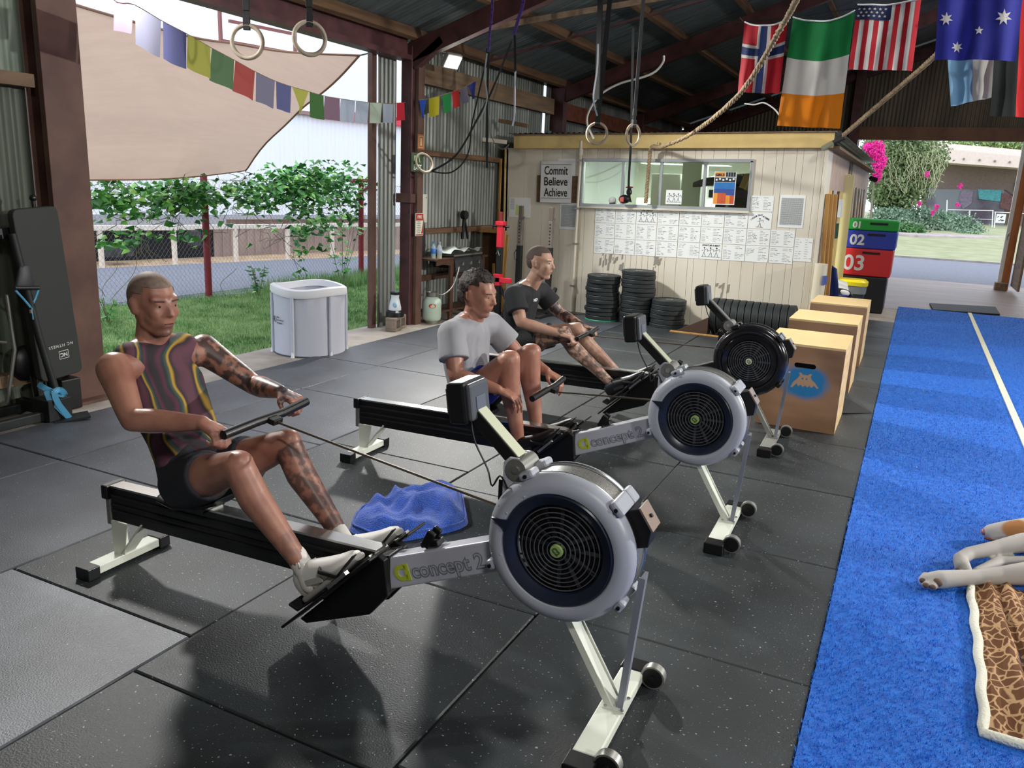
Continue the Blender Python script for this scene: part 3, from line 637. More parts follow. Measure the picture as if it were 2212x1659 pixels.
cloud('foliage', tb, mat('pale foliage', (150, 172, 112), .8, var=.2), [(tuple(at(2130, 312, Y=68)), (2.6, 1, .8)), (tuple(at(2165, 308, Y=68)), (1.6, 1, .8))], 5000, .13, 12)
MB(True).cyl(at(2140, 420, Y=68), at(2140, 312, Y=68), .15, n=8).build('trunk', M_stem, tb)
wf2 = thing('temporary_fence', 'low temporary wire fence panels in front of the painted wall', 'fence', tuple(at(2120, 495, Y=52)))
fr = lambda x, y: Vector(at(x, y, Y=52))
for x, t0, b0 in ((2046, 432, 492), (2095, 455, 486), (2145, 454, 491), (2150, 459, 492), (2200, 461, 494), (2250, 463, 497)): MB(True).tube([fr(x, t0), fr(x - 2, b0)], .03, 6).build('post', M_white, wf2)
MB(True).tube([fr(2048, 453), fr(2146, 455)], .02, 5).tube([fr(2048, 472), fr(2146, 474)], .015, 5).tube([fr(2148, 458), fr(2250, 463)], .02, 5).build('rail', M_white, wf2)
a, b_ = fr(2153, 462), fr(2170, 482)
nt2 = thing('fence_notice', 'white notice with black print on the temporary fence', 'sign', (a.x, a.y - .05, b_.z))
MB(True).b2(a.x, b_.x, a.y - .07, a.y - .05, b_.z, a.z).build('board', M_white, nt2)
t = MB(True)
for k in range(9): t.box((a.x + .08 + RND.random() * (b_.x - a.x - .16), a.y - .075, b_.z + .1 + RND.random() * (a.z - b_.z - .2)), (.1, .004, .03), rot=(0, RND.uniform(-1, 1), 0))
t.build('print', M_inkb, nt2)
# ------------------------------------------------------------------ site cabin inside the shed
M_clad = mat('cream cladding', (222, 214, 196), .55, scale=1.2, col2=(230, 224, 208), stretch=(1, 1, .5), bump=.05); M_gap = mat('cladding groove', (196, 184, 156), .8)
M_fascia = mat('mustard fascia', (224, 196, 130), .55, var=.05); M_alu = mat('aluminium frame', (176, 182, 186), .4, .3); M_pinkw = mat('dusty pink boards', (196, 172, 158), .7, var=.1)
M_in = mat('white inner wall', (226, 232, 222), .6)
TILT = math.radians(-1.25)
cb = thing('site_cabin', 'cream clad site cabin with a wide office window inside the shed', 'cabin', (-5.03, 10.0, 0), rot=(0, TILT, 0))
CWD, CH = 4.05, 2.08
WX0, WX1, WZ0, WZ1 = 1.11, 3.22, 1.385, 1.93
bx = 0.0; rr = random.Random(8); boards = []
while bx < CWD - .01:
    w = min(rr.choice((.075, .145, .145)) if bx > 1.0 else .27, CWD - bx); boards.append((bx, bx + w)); bx += w
def cut(z0, z1, a, b):
    if b <= WX0 or a >= WX1: return [(z0, z1)]
    return [(z0, WZ0), (WZ1, z1)]
for a, b in boards:
    aa = a
    segs = [(a, b)]
    if a < WX0 < b: segs = [(a, WX0), (WX0, b)]
    elif a < WX1 < b: segs = [(a, WX1), (WX1, b)]
    for s0, s1 in segs:
        for z0, z1 in cut(-.12, CH, s0, s1):
            MB().b2(s0 + (.0015 if s0 == a else 0), s1 - (.0015 if s1 == b else 0), 0, .02, z0, z1).build('cladding_board', M_clad, cb, bevel=.002, seg=1)
bk = MB(); bk.b2(0, WX0, .02, .05, -.1, CH).b2(WX1, CWD, .02, .05, -.1, CH).b2(WX0, WX1, .02, .05, -.1, WZ0).b2(WX0, WX1, .02, .05, WZ1, CH); bk.build('wall_core', M_gap, cb)
MB().b2(.14, 4.10, -.07, -.03, 2.07, 2.235).build('fascia', M_fascia, cb, bevel=.004); MB().b2(.14, 4.12, -.09, .10, 2.235, 2.25).build('roof_edge', M_woodg, cb)
MB().b2(0, CWD, .3, 8.0, 2.06, 2.10).build('ceiling_board', M_in, cb)
o = corr_sheet(4.1, 8.2, axis='X'); o.v = [(v[0], v[2], v[1]) for v in o.v]; o = o.build('cabin_roof_sheet', M_galv, cb, smooth=60); o.location = (.05, -.05, 2.26)
MB().b2(0, .03, .0, 8.0, -.1, 2.07).build('left_wall', M_clad, cb); MB().b2(CWD - .035, CWD + .005, -.012, .02, -.12, 2.07).build('corner_trim', M_clad, cb, bevel=.003)
MB().b2(-.02, .0, -.01, .03, -.1, 2.07).build('edge_strip', M_fascia, cb)
# inner room
MB().b2(.03, CWD, 3.4, 3.44, 0, 2.06).b2(.035, .04, .05, 3.4, 0, 2.06).build('inner_wall', M_in, cb); MB().b2(0.03, CWD - .03, .05, 8, -.02, .03).build('floor_board', M_woodg, cb)
# window
fr_ = MB(); fr_.b2(WX0 - .02, WX1 + .02, -.02, .05, WZ1 - .02, WZ1 + .02).b2(WX0 - .02, WX1 + .02, -.03, .05, WZ0 - .03, WZ0 + .005).b2(WX0 - .02, WX0 + .012, -.02, .05, WZ0, WZ1).b2(WX1 - .012, WX1 + .02, -.02, .05, WZ0, WZ1)
wn_ = fr_.build('window_frame', M_alu, cb, bevel=.003)
MB().b2(WX0 - .06, WX1 + .02, -.045, 0, WZ0 - .055, WZ0 - .03).build('sill', M_clad, cb, bevel=.004)
ms = [WX0, 1.65, 2.14, 2.68, WX1]
for x in ms[1:-1]: MB().b2(x - .016, x + .016, -.012, .04, WZ0, WZ1).build('mullion', M_alu, wn_, bevel=.002)
for a, b in zip(ms[:-1], ms[1:]): MB().b2(a, b, .018, .022, WZ0, WZ1).build('pane', M_glass, wn_)
# right side of the cabin (faces the turf)
sd = MB(); 
for i, (y0, y1, z0, z1, m) in enumerate([(0, .55, -.1, 2.07, M_clad), (.55, 3.0, 1.62, 2.07, M_pinkw), (2.1, 2.5, -.1, 1.62, M_fascia), (3.7, 8.0, -.1, 2.07, M_pinkw), (.55, .62, -.1, 1.62, M_fascia), (3.0, 3.7, 1.9, 2.07, M_wood)]):
    MB().b2(CWD - .04, CWD + (.0 if i != 4 else .03), y0, y1, z0, z1).build('side_panel', m, cb, bevel=.003)
for k in range(3): MB().b2(CWD - .03, CWD + .03, .75 + k * .42, .80 + k * .42, -.1, 1.62).build('door_frame', M_wood if k != 1 else M_white, cb, bevel=.003)
for k in range(7): MB().b2(CWD - .03, CWD - .02 + .004 * k, 1.18 + k * .10, 1.24 + k * .10, -.05, 1.55).build('sliding_track', M_alu if k % 2 else M_white, cb)
for k in range(6): MB().b2(CWD - .02, CWD + .12 - .01 * k, 2.55 + k * .07, 2.59 + k * .07, .2, 1.86).build('door_edge', mat('pale yellow door', (222, 214, 160), .5), cb, bevel=.004)
MB().b2(CWD + .0, CWD + .05, 1.95, 2.12, 1.28, 1.52).build('switch_box', M_white, cb, bevel=.006); MB().b2(CWD + .0, CWD + .03, 1.95, 2.10, 1.0, 1.2).build('green_notice', mat('dark green notice', (30, 72, 56), .5), cb)
for k in range(3): MB().b2(CWD + .0, CWD + .015, 4.6 + k * 1.0, 5.2 + k * 1.0, .8, 1.7).build('side_window', M_glass, cb)
for k in range(9): MB().bar((CWD + .03 + .01 * (k % 3), 4.4 + k * .34, .5), (CWD + .01, 4.4 + k * .34, 1.72), .05, .012).build('leaning_slat', M_woodg if k % 2 else M_clad, cb)
MB().b2(CWD + .0, CWD + .12, -.05, 8.0, 2.06, 2.09).build('side_fascia', M_woodg, cb)
MB().cyl((CWD + .1, 6.8, 1.93), (CWD + .18, 6.9, 1.90), .04, .05).build('camera_lamp', M_black, cb)
CM = cb.matrix_basis.copy(); CM = Matrix.LocRotScale(cb.location, cb.rotation_euler, None)
def oncab(name, label, cat, x, z, y=0.0, group=None): return thing(name, label, cat, CM @ Vector((x, y, z)), rot=(0, TILT, 0), group=group)
# planks leaning on the cabin side
for k in range(3):
    t = thing('timber_plank', ['golden timber plank leaning on the cabin side, nearest the corner', 'golden timber plank leaning on the cabin side, the middle one of three', 'golden timber plank leaning on the cabin side, furthest from the corner'][k], 'plank', (-.90 + .03 * k, 10.18 + k * .13, -.015), rot=(0, math.radians(-3), 0))
    MB().b2(-.02, .02, -.045, .045, 0.0, 1.68).build('plank', mat('golden plank', (190, 146, 78), .6, scale=3, stretch=(8, 8, .6), col2=(166, 120, 60)), t, bevel=.003)
# window contents (inside the cabin)
t = thing('air_conditioner', 'white wall air conditioner seen through the left window pane', 'air conditioner', CM @ Vector((.06, .9, 1.62)), rot=(0, TILT, 0))
MB().b2(0, .22, 0, .85, 0, .28).build('case', mat('pale case', (226, 230, 220), .5), t, bevel=.03); MB().b2(.06, .225, .04, .81, .015, .045).build('vent', M_ink, t)
t = thing('desk_cabinet', 'white office cabinet seen behind the left window pane', 'cabinet', CM @ Vector((1.0, 2.6, 0)), rot=(0, TILT, 0))
MB().b2(0, 1.3, 0, .5, 0, 1.48).build('body', M_white, t, bevel=.01); MB().b2(.1, .35, -.02, 0, 1.22, 1.45).build('drawer_front', M_in, t, bevel=.01); MB().b2(.45, 1.2, -.02, 0, 1.28, 1.42).build('drawer_front', M_in, t, bevel=.01); MB().b2(.2, .25, -.03, -.02, 1.3, 1.38).build('handle', M_ink, t)
for (x0, x1, y, h, lab) in ((2.16, 2.42, .9, 2.0, 'pale grey tall locker behind the third window pane'), (1.72, 2.12, 1.0, 1.80, 'white glossy partition behind the second window pane')):
    t = thing('tall_locker', lab, 'locker', CM @ Vector((x0, y, 0)), rot=(0, TILT, 0)); MB().b2(0, x1 - x0, 0, .4, 0.03, h).build('body', mat('grey locker', (206, 212, 200), .5) if x0 > 2.15 else M_white, t, bevel=.01); MB().b2(.02, .03, -.015, 0, .9, 1.2).build('handle', M_zinc, t)
t = thing('dark_treadmill', 'dark machine seen behind the right window panes', 'machine', CM @ Vector((2.6, .6, 0)), rot=(0, TILT, 0))
MB().loft([((-.28, .3, 1.66), .01, .03), ((-.1, .3, 1.70), .1, .06), ((.2, .3, 1.72), .16, .08), ((.6, .3, 1.73), .18, .10), ((1.15, .3, 1.72), .18, .10)], 14).build('hood', mat('dark gloss', (40, 40, 48), .25), t, smooth=50); MB().b2(.05, 1.2, .2, .5, .03, 1.66).build('body', mat('dark brown', (62, 52, 46), .6), t, bevel=.02); MB().b2(-.02, 1.2, .1, .2, 1.50, 1.60).build('purple_band', mat('purple trim', (74, 52, 78), .5), t, bevel=.01)
t = thing('cardboard_box', 'small cardboard box on the dark machine behind the poster', 'box', CM @ Vector((3.02, .42, 1.62)), rot=(.1, TILT + .35, 0)); MB().box((.08, 0, .1), (.16, .12, .16)).build('carton', mat('cardboard', (190, 150, 96), .8), t, bevel=.003); MB().b2(.07, .09, -.062, .062, .018, .182).build('tape', mat('tape', (214, 190, 150), .4), t)
t = thing('boxing_gloves', 'black and red boxing gloves on the window sill beside the rope', 'gloves', CM @ Vector((1.72, -.10, 1.395)), rot=(0, TILT, 0))
MB().ell((0, 0, .06), (.075, .05, .055)).build('glove', M_black, t, smooth=60); MB().ell((.05, .02, .15), (.035, .035, .05)).build('thumb', M_black, t, smooth=60); MB().box((-.02, -.047, .055), (.05, .01, .05)).build('patch', mat('red white patch', (206, 92, 84), .5), t); MB().ell((.05, .02, .205), (.05, .035, .014)).build('cuff', mat('dark red cuff', (120, 30, 34), .6), t, smooth=60)
t = thing('white_bag', 'small white bag on the window sill at the second pane', 'bag', CM @ Vector((1.74 - .22, -.03, 1.395)), rot=(0, TILT, 0)); MB().ell((.0, 0.05, .04), (.05, .03, .045)).build('bag', M_white, t, smooth=60); MB().cyl((-.03, .03, .0), (.05, .03, .01), .01).build('handle', M_ink, t)
# poster (GIRLS) on the glass
ps = oncab('wall_poster', 'orange and blue calendar poster on the right window pane', 'poster', 2.795, 1.42, .012)
PW, PHH = .26, .385
MB().b2(0, PW, -.004, 0, 0, PHH).build('sheet', M_paper, ps); Mo = mat('poster orange', (240, 160, 60), .6); Mor = mat('poster red orange', (212, 92, 50), .6); Mbl = mat('poster blue', (44, 120, 196), .6); Mbl2 = mat('poster deep blue', (52, 84, 160), .6); Mpd = mat('poster dark', (44, 50, 58), .6)
MB().b2(.008, .125, -.0055, -.004, .325, .377).build('orange_panel', Mo, ps)
text_mb('GIRLS', .042, bold=.002).xf(Matrix.Translation((.066, -.0062, .345))).build('lettering', M_inkb, ps)
b = MB(); 
for k in range(4): b.b2(.135 + k * .03, .160 + k * .03, -.0055, -.004, .325, .377)
b.b2(.008, PW - .008, -.0055, -.004, .262, .318).build('photo_strip', Mpd, ps)
c_ = [MB() for _ in range(4)]
for j in range(10):
    for i in range(5):
        x0 = .008 + i * .049; z0 = .012 + j * .0248; k = 0 if j > 6 else (1 if j > 4 - (i > 2) else (2 if (i * 7 + j * 3) % 3 else 3)); c_[k].b2(x0, x0 + .0475, -.0055, -.004, z0, z0 + .0240)
for b, m in zip(c_, (Mbl, Mbl2, Mor, Mo)): b.build('colour_cells', m, ps)['kind'] = 'stuff'
b = MB()
for k in range(6): b.box((.03 + k * .04, -.006, .29 + .01 * (k % 2)), (.022, .001, .02))
b.build('strip_pictures', M_paper, ps)['kind'] = 'stuff'
# sign
sg = oncab('motto_sign', 'white sign reading Commit Believe Achieve in black letters', 'sign', .53, 1.385, -.015)
MB().b2(0, .44, -.02, 0, 0, .53).build('board', M_white, sg, bevel=.002)
for k, w in enumerate(('Commit', 'Believe', 'Achieve')):
    b = text_mb(w, .135, bold=.0015, ext=.001); xs = [v[0] for v in b.v]; wd_ = max(xs) - min(xs); s = .33 / wd_
    b.v = [((v[0] - (max(xs) + min(xs)) / 2) * s + .22, v[1] - .0215, v[2] * 1.12 + .405 - k * .138) for v in b.v]; b.build('lettering', M_inkb, sg)
MB().b2(.01, .43, -.0212, -.02, .483, .488).b2(.01, .43, -.0212, -.02, .055, .060).build('rule_line', M_inkb, sg)
wb2 = oncab('timber_block', 'weathered timber board mounted behind the motto sign', 'board', .47, 1.39, 0); MB().b2(0, .10, -.014, 0, 0, .345).b2(.10, .50, -.012, 0, 0.02, .33).b2(.49, .575, -.014, 0, 0.0, .34).build('board', M_wood, wb2, bevel=.002)
pb2 = oncab('backing_sheet', 'blank white sheet half hidden behind the motto sign', 'paper', .76, 1.72, 0); MB().b2(0, .24, -.004, -.001, 0, .225).build('sheet', M_paper, pb2)
# papers
ORD = ['first', 'second', 'third', 'fourth', 'fifth', 'sixth', 'seventh', 'eighth', 'ninth']
rp_ = random.Random(21)
def writing(b, w, h, dense=1.0, colored=None):
    for col in (0, 1):
        x0 = .012 + col * w * .52
        for r in range(9):
            z = h - .022 - r * (h - .03) / 9
            if rp_.random() < .12: continue
            L = w * rp_.uniform(.10, .22); b.box((x0 + L / 2, -.0032, z), (L, .0006, .0028))
            if rp_.random() < .55 * dense: x1 = x0 + L + .012; l2 = rp_.uniform(.015, .045); b.box((x1 + l2 / 2, -.0032, z), (l2, .0006, .0042), rot=(0, rp_.uniform(-.15, .15), 0))
def stick(b, cx, cz, s, k):
    rr2 = random.Random(k)
    segs = [((0, .5), (0, .1)), ((0, .1), (-.2, -.4)), ((0, .1), (.2, -.4)), ((0, .35), (.3, .5)), ((0, .35), (-.3, .3)), ((.3, .5), (.4, .2)), ((-.35, -.4), (.45, -.42))]
    for a, c in segs: b.bar((cx + a[0] * s + rr2.uniform(-.1, .1) * s, -.0032, cz + a[1] * s), (cx + c[0] * s, -.0032, cz + c[1] * s), .004, .0007, up=(0, 1, 0))
    b.add([(cx + .09 * s * math.cos(t), -.0034, cz + .62 * s + .09 * s * math.sin(t)) for t in np.linspace(0, 2 * PI, 9)[:-1]], [tuple(range(8))])
def sheet(label, x, z, w, h, kind='text', group='handwritten sheets on the cabin wall', title=None):
    t = oncab('paper_sheet', label, 'paper', x, z, -.002, group); MB().b2(0, w, -.0025, -.0005, 0, h).build('sheet', M_paper, t)
    b = MB()
    if kind == 'text': writing(b, w, h); b.build('handwriting', M_ink if rp_.random() < .6 else M_inkb, t)['kind'] = 'stuff'
    elif kind == 'stick':
        for i in range(3): stick(b, w * (.22 + .28 * i), h * .38, h * .55, i + int(x * 10))
        b.build('stick_figures', M_inkb, t)['kind'] = 'stuff'
        if title: text_mb(title, .026, shear=.3, bold=.0008).xf(Matrix.Translation((w / 2, -.0034, h * .88))).build('heading', M_inkb, t)
    elif kind == 'arrow':
        stick(b, w * .5, h * .3, h * .5, 5); b.build('stick_figures', M_inkb, t)['kind'] = 'stuff'
        for tx, dx, dz, ro in (('I YOUR', -.07, .125, .6), ('GOT', 0, .155, 0), ('A DEER', .07, .125, -.5)):
            text_mb(tx, .026, bold=.0008).xf(Matrix.Translation((w / 2 + dx, -.0034, dz)) @ Matrix.Rotation(-ro, 4, 'Y')).build('heading', M_inkb, t)
    elif kind == 'grid':
        n, m = int(w / .012), int(h / .012)
        for i in range(n): b.box((.02 + i * (w - .04) / (n - 1), -.0032, h / 2), (.0018, .0005, h - .07))
        for j in range(m): b.box((w / 2, -.0032, .035 + j * (h - .07) / (m - 1)), (w - .04, .0005, .003))
        b.build('printed_table', M_ink, t)['kind'] = 'stuff'
    elif kind == 'map':
        MB().add([(.10, -.0032, .03), (.235, -.0032, .03), (.235, -.0032, .10), (.15, -.0032, .15), (.105, -.0032, .17)], [(0, 1, 2, 3, 4)]).build('map_area', mat('lime map', (214, 232, 150), .7), t)
        for r in range(11): b.box((.05, -.0032, h - .02 - r * .013), (.06, .0005, .003))
        b.build('printed_text', M_ink, t)['kind'] = 'stuff'
    return t
X0, CW2 = 3.72, .2756; RH = .195
def colx(i): return 5.03 - X0 + i * CW2
rows = [('top', 1.155, 7), ('middle', .96, 9), ('bottom', .765, 9)]
for rn, z, n in rows:
    for i in range(n):
        k = 'stick' if (rn, i) in (('top', 2), ('bottom', 5)) else 'text'
        sheet('white handwritten sheet on the cabin wall, %s row, %s from the left' % (rn, ORD[i]), colx(i) + rp_.uniform(-.002, .002), z + .004 * i * 0, .268, .189, k, title={('top', 2): 'THE LAB FLY', ('bottom', 5): "DON'T BE A BENT"}.get((rn, i)))
sheet('white sheet with an arrow stick figure and hand lettering, right end of the top row', colx(7), 1.155, .268, .189, 'arrow')
sheet('single handwritten sheet above the arrow drawing, beside the window', colx(7) + .01, 1.355, .26, .18)
sheet('portrait sheet with a printed grid, right of the window', 5.03 - 1.45, 1.18, .28, .37, 'grid', None)
sheet('portrait sheet of small drawings, lowest at the right end of the cabin wall', 5.03 - 1.24, .80, .20, .27, 'text', None)
sheet('printed grid sheet behind the rack upright, under the motto sign', 5.03 - 4.22, 1.05, .25, .34, 'grid', None)
sheet('landscape map sheet with a lime green area, left of the cabin wall', 5.03 - 4.97, 1.18, .32, .26, 'map', None)
t = sheet('white drawing sheet taped inside the third window pane', 2.22, 1.41, .20, .17, 'stick', None)
pp = thing('conduit_pipe', 'cream vertical conduit pipe on the cabin wall left of the window', 'pipe', (-3.985, 9.95, -.015)); MB().cyl((0, 0, 0), (0, 0, 2.2), .018, n=10).cyl((0, 0, 2.02), (0, 0, 2.2), .028, n=10).build('pipe', M_clad, pp, smooth=40)
for z in (.35, .9, 1.35, 1.95): MB().b2(-.035, .035, -.02, .03, z, z + .02).build('clip', M_zinc, pp)
MB().tube([(.03, -.02, 1.98), (.05, -.02, 1.99), (.05, -.02, 1.9)], .008).build('hook', M_zinc, pp)
# scuff marks on the cladding (wear, flat dabs)
sc_ = MB(); rs2 = random.Random(3)
for (cx, cz, n, sx, sz) in ((1.55, .72, 26, .13, .10), (2.16, .72, 16, .06, .09), (3.0, .42, 8, .05, .07)):
    for k in range(n):
        x = cx + rs2.gauss(0, sx * .6); z = cz + rs2.gauss(0, sz * .6); a = rs2.uniform(.006, .022); h = rs2.uniform(.015, .06)
        sc_.add([(x - a, -.0012 - .00012 * k, z - h), (x + a * .6, -.0012 - .00012 * k, z - h * .7), (x + a, -.0012 - .00012 * k, z + h), (x - a * .5, -.0012 - .00012 * k, z + h * .8)], [(0, 1, 2, 3)])
sc_.build('scuff_marks', mat('grey scuffs', (150, 144, 134), .8), cb)['kind'] = 'stuff'
# brackets at the left end of the cabin roof
for i, (a, b_, lab) in enumerate([((-5.35, 9.6, 2.17), (-4.95, 9.75, 2.14), 'white painted timber offcut sticking out left of the cabin roof'), ((-5.15, 9.9, 2.42), (-4.75, 9.95, 2.36), 'grey timber offcut lying on the left end of the cabin roof')]):
    t = thing('timber_offcut', lab, 'timber', Vector(a)); MB(True).bar(a, b_, .06, .05).build('offcut', M_clad if i == 0 else M_woodg, t, bevel=.004)
t = thing('white_conduit', 'white conduit curving through the air above the cabin', 'conduit', (-3.5, 9.5, 2.6))
MB(True).tube(curve([at(1283, 300, Y=9.5), at(1268, 265, Y=9.5), at(1275, 235, Y=9.5), at(1300, 202, Y=9.5), at(1340, 180, Y=9.5), at(1385, 168, Y=9.5), at(1415, 155, Y=9.5), at(1432, 135, Y=9.5), at(1434, 120, Y=9.5)], 50), .013, 8).build('conduit', mat('white conduit', (206, 204, 200), .5), t, smooth=60)
t = thing('grey_cable', 'thin grey cable hanging in a bend at the left of the cabin roof', 'cable', (-5, 9.4, 2.3)); MB(True).tube(curve([at(1052, 150, Y=9.4), at(1057, 260, Y=9.4), at(1066, 305, Y=9.4), at(1085, 322, Y=9.4), at(1100, 312, Y=9.4)], 30), .006, 6).build('cable', M_zinc, t)
t = thing('small_white_cable', 'short white cable end sticking out under the flags above the cabin', 'cable', (-1.9, 9.6, 2.9)); MB(True).tube(curve([at(1608, 224, Y=9.3), at(1630, 226, Y=9.3), at(1650, 222, Y=9.3), at(1672, 235, Y=9.3), at(1684, 250, Y=9.3)], 24), .008, 6).build('cable', M_white, t)
# ------------------------------------------------------------------ rack uprights, red stand, wood, plates
M_upr = mat('worn steel upright', (116, 108, 100), .5, .3, scale=6, col2=(140, 130, 118))
for i, (x, lab) in enumerate(((-4.50, 'left steel squat stand upright with peg holes, behind the man in black'), (-4.08, 'right steel squat stand upright with peg holes, behind the man in black'))):
    t = thing('squat_stand', lab, 'squat stand', (x, 9.35, -.015), group='pair of squat stands')
    b = MB(); b.b2(-.03, .03, -.03, .03, .06, 1.20).build('upright', M_upr, t, bevel=.004)
    MB().b2(-.025, .025, -.025, .025, 1.18, 1.37).build('inner_tube', mat('brown grey tube', (112, 98, 90), .5, .2), t, bevel=.004)
    MB().b2(-.032, .032, -.034, .034, .06, .88).build('dark_sleeve', M_blackm, t, bevel=.004)
    h = MB()
    for k in range(7): h.cyl((0, -.0315, .92 + k * .04), (0, -.030, .92 + k * .04), .010, n=8)
    h.build('peg_holes', M_black, t)
    MB().bar((-.0, -.28, .02), (.0, .28, .02), .06, .05).bar((0, 0, .03), (0.0, .25, .35), .04, .04).build('base', M_blackm, t, bevel=.004)
    MB().tube([(.035, -.02, 1.20), (.06, -.03, 1.24)], .008).build('pin', M_zinc, t)
    MB().tube([(-.02, -.035, .84), (-.05, -.05, .78), (-.04, -.05, .70), (.0, -.04, .72)], .006, 6).build('cable_loop', M_black, t)
t = thing('red_spotter_stand', 'bright red and black squat stand post beside the barbecue', 'squat stand', (-4.5, 8.8, -.015))
MB().b2(-.035, .035, -.035, .035, .88, 1.18).build('red_sleeve', mat('bright red', (222, 34, 58), .4), t, bevel=.005); MB().b2(-.033, .033, -.033, .033, .06, .88).build('post', M_black, t, bevel=.005)
MB().b2(-.018, .018, -.018, .018, 1.18, 1.30).build('inner_tube', mat('dark red', (126, 36, 40), .5), t, bevel=.003); MB().b2(-.055, .055, -.045, .045, 1.14, 1.19).build('cradle', mat('bright red', (222, 34, 58), .4), t, bevel=.006); MB().cyl((-.11, -.0, 1.13), (.11, 0, 1.13), .012).build('peg', M_black, t)
MB().b2(-.10, .19, -.06, -.02, .46, .52).b2(-.05, .04, -.06, .04, .42, .56).build('spotter_arm', mat('bright red', (222, 34, 58), .4), t, bevel=.005)
MB().bar((0, -.35, .03), (0, .35, .03), .06, .06).bar((.02, 0, .4), (.28, 0, .03), .04, .04).bar((-.25, 0, .03), (.30, 0, .03), .05, .06).build('base', M_black, t, bevel=.005); MB().tube([(-.03, -.04, .80), (0, -.05, .84), (.02, -.05, .78), (.03, -.05, .80)], .006, 6).build('clip', M_chrome, t)
M_gold = mat('golden plank', (190, 146, 78), .6)
t = thing('plywood_box', 'brown plywood box frame standing against the cabin corner behind the red stand', 'frame', (-5.05, 9.6, -.015))
MB().b2(-.15, .16, .05, .08, 0, 1.02).build('panel', mat('dark plywood', (84, 58, 36), .7, scale=3, col2=(110, 78, 48)), t); MB().b2(-.17, .18, -.12, .10, 1.0, 1.03).b2(.15, .18, -.12, .1, 0, 1.0).build('edge', M_gold, t, bevel=.003)
for k, (x0, h, lean, lab) in enumerate(((-5.09, 1.95, .02, 'tallest thin golden batten leaning against the cabin corner'), (-4.72, 1.0, .06, 'short golden batten leaning beside the red stand'), (-4.86, .62, -.03, 'shortest golden batten beside the red stand'))):
    t = thing('timber_batten', lab, 'batten', (x0, (9.88, 9.35, 9.4)[k], -.015), rot=(.04, lean, 0)); MB().b2(-.015, .015, -.01, .01, 0, h).build('batten', M_gold, t, bevel=.002)
def make_plate(label, group, loc, rot=None, r=.21, th=.052, m=None):
    t = thing('bumper_plate', label, 'weight plate', loc, rot=rot, group=group)
    h = th / 2 - .001
    MB().lathe([(.045, -h), (r * .62, -h), (r * .66, -h * .72), (r * .86, -h * .72), (r * .90, -h), (r - .006, -h), (r, -h + .006), (r, h - .006), (r - .006, h), (r * .90, h), (r * .86, h * .72), (r * .66, h * .72), (r * .62, h), (.045, h)], n=36).build('tyre', m or M_plate, t, smooth=35)
    MB().lathe([(.026, -h - .001), (.046, -h - .001), (.046, h + .001), (.026, h + .001)], n=20, close=True).build('hub', M_zinc, t, smooth=35)
    return t
M_plate = mat('bumper rubber', (34, 40, 42), .5, var=.3, scale=6, bump=.1, bscale=60)
CNT = ['bottom', 'second', 'third', 'fourth', 'fifth', 'sixth', 'seventh', 'eighth', 'ninth', 'tenth', 'eleventh', 'twelfth', 'top']
rk = random.Random(5)
for si, (sx, sy, n, th, nm) in enumerate(((-3.44, 9.62, 12, .050, 'left'), (-3.0, 9.68, 13, .051, 'tallest middle'), (-2.6, 9.66, 6, .058, 'short right'))):
    z = -.015 + .001
    for k in range(n):
        if si == 0 and k == 0: m = mat('green rubber', (44, 140, 104), .5); tt = .028
        else: m = M_plate; tt = th
        lab = '%s %s bumper plate of the %s stack against the cabin' % ('topmost' if k == n - 1 else (CNT[k] if k == 0 else CNT[k] + ' from the bottom'), 'green' if (si == 0 and k == 0) else 'black', nm)
        make_plate(lab, 'stacked bumper plates', (sx + rk.uniform(-.012, .012), sy + rk.uniform(-.01, .01), z + tt / 2), th=tt, m=m); z += tt
xs = -2.0
for k in range(12):
    th = .072
    make_plate('black bumper plate standing on edge, %s' % ('leftmost of the row' if k == 0 else ('rightmost of the row' if k == 11 else '%s from the left of the row' % (ORD + ['tenth', 'eleventh'])[k])), 'bumper plates standing in a row', (xs + k * .079, 9.62, .205), rot=(0, PI / 2 - .06, 0), th=th)
t = thing('plate_rack', 'timber plate rack base with a dark wedge end under the standing plates', 'rack', (-2.3, 9.4, -.015)); MB(True).b2(-2.46, -1.0, 9.30, 9.36, -.015, .012).build('front_batten', M_gold, t, bevel=.003)
MB(True).prism([(-2.44, -.015), (-2.04, -.015), (-2.04, .20)], 9.40, 9.56).build('wedge_end', mat('dark brown ply', (70, 52, 42), .6), t)
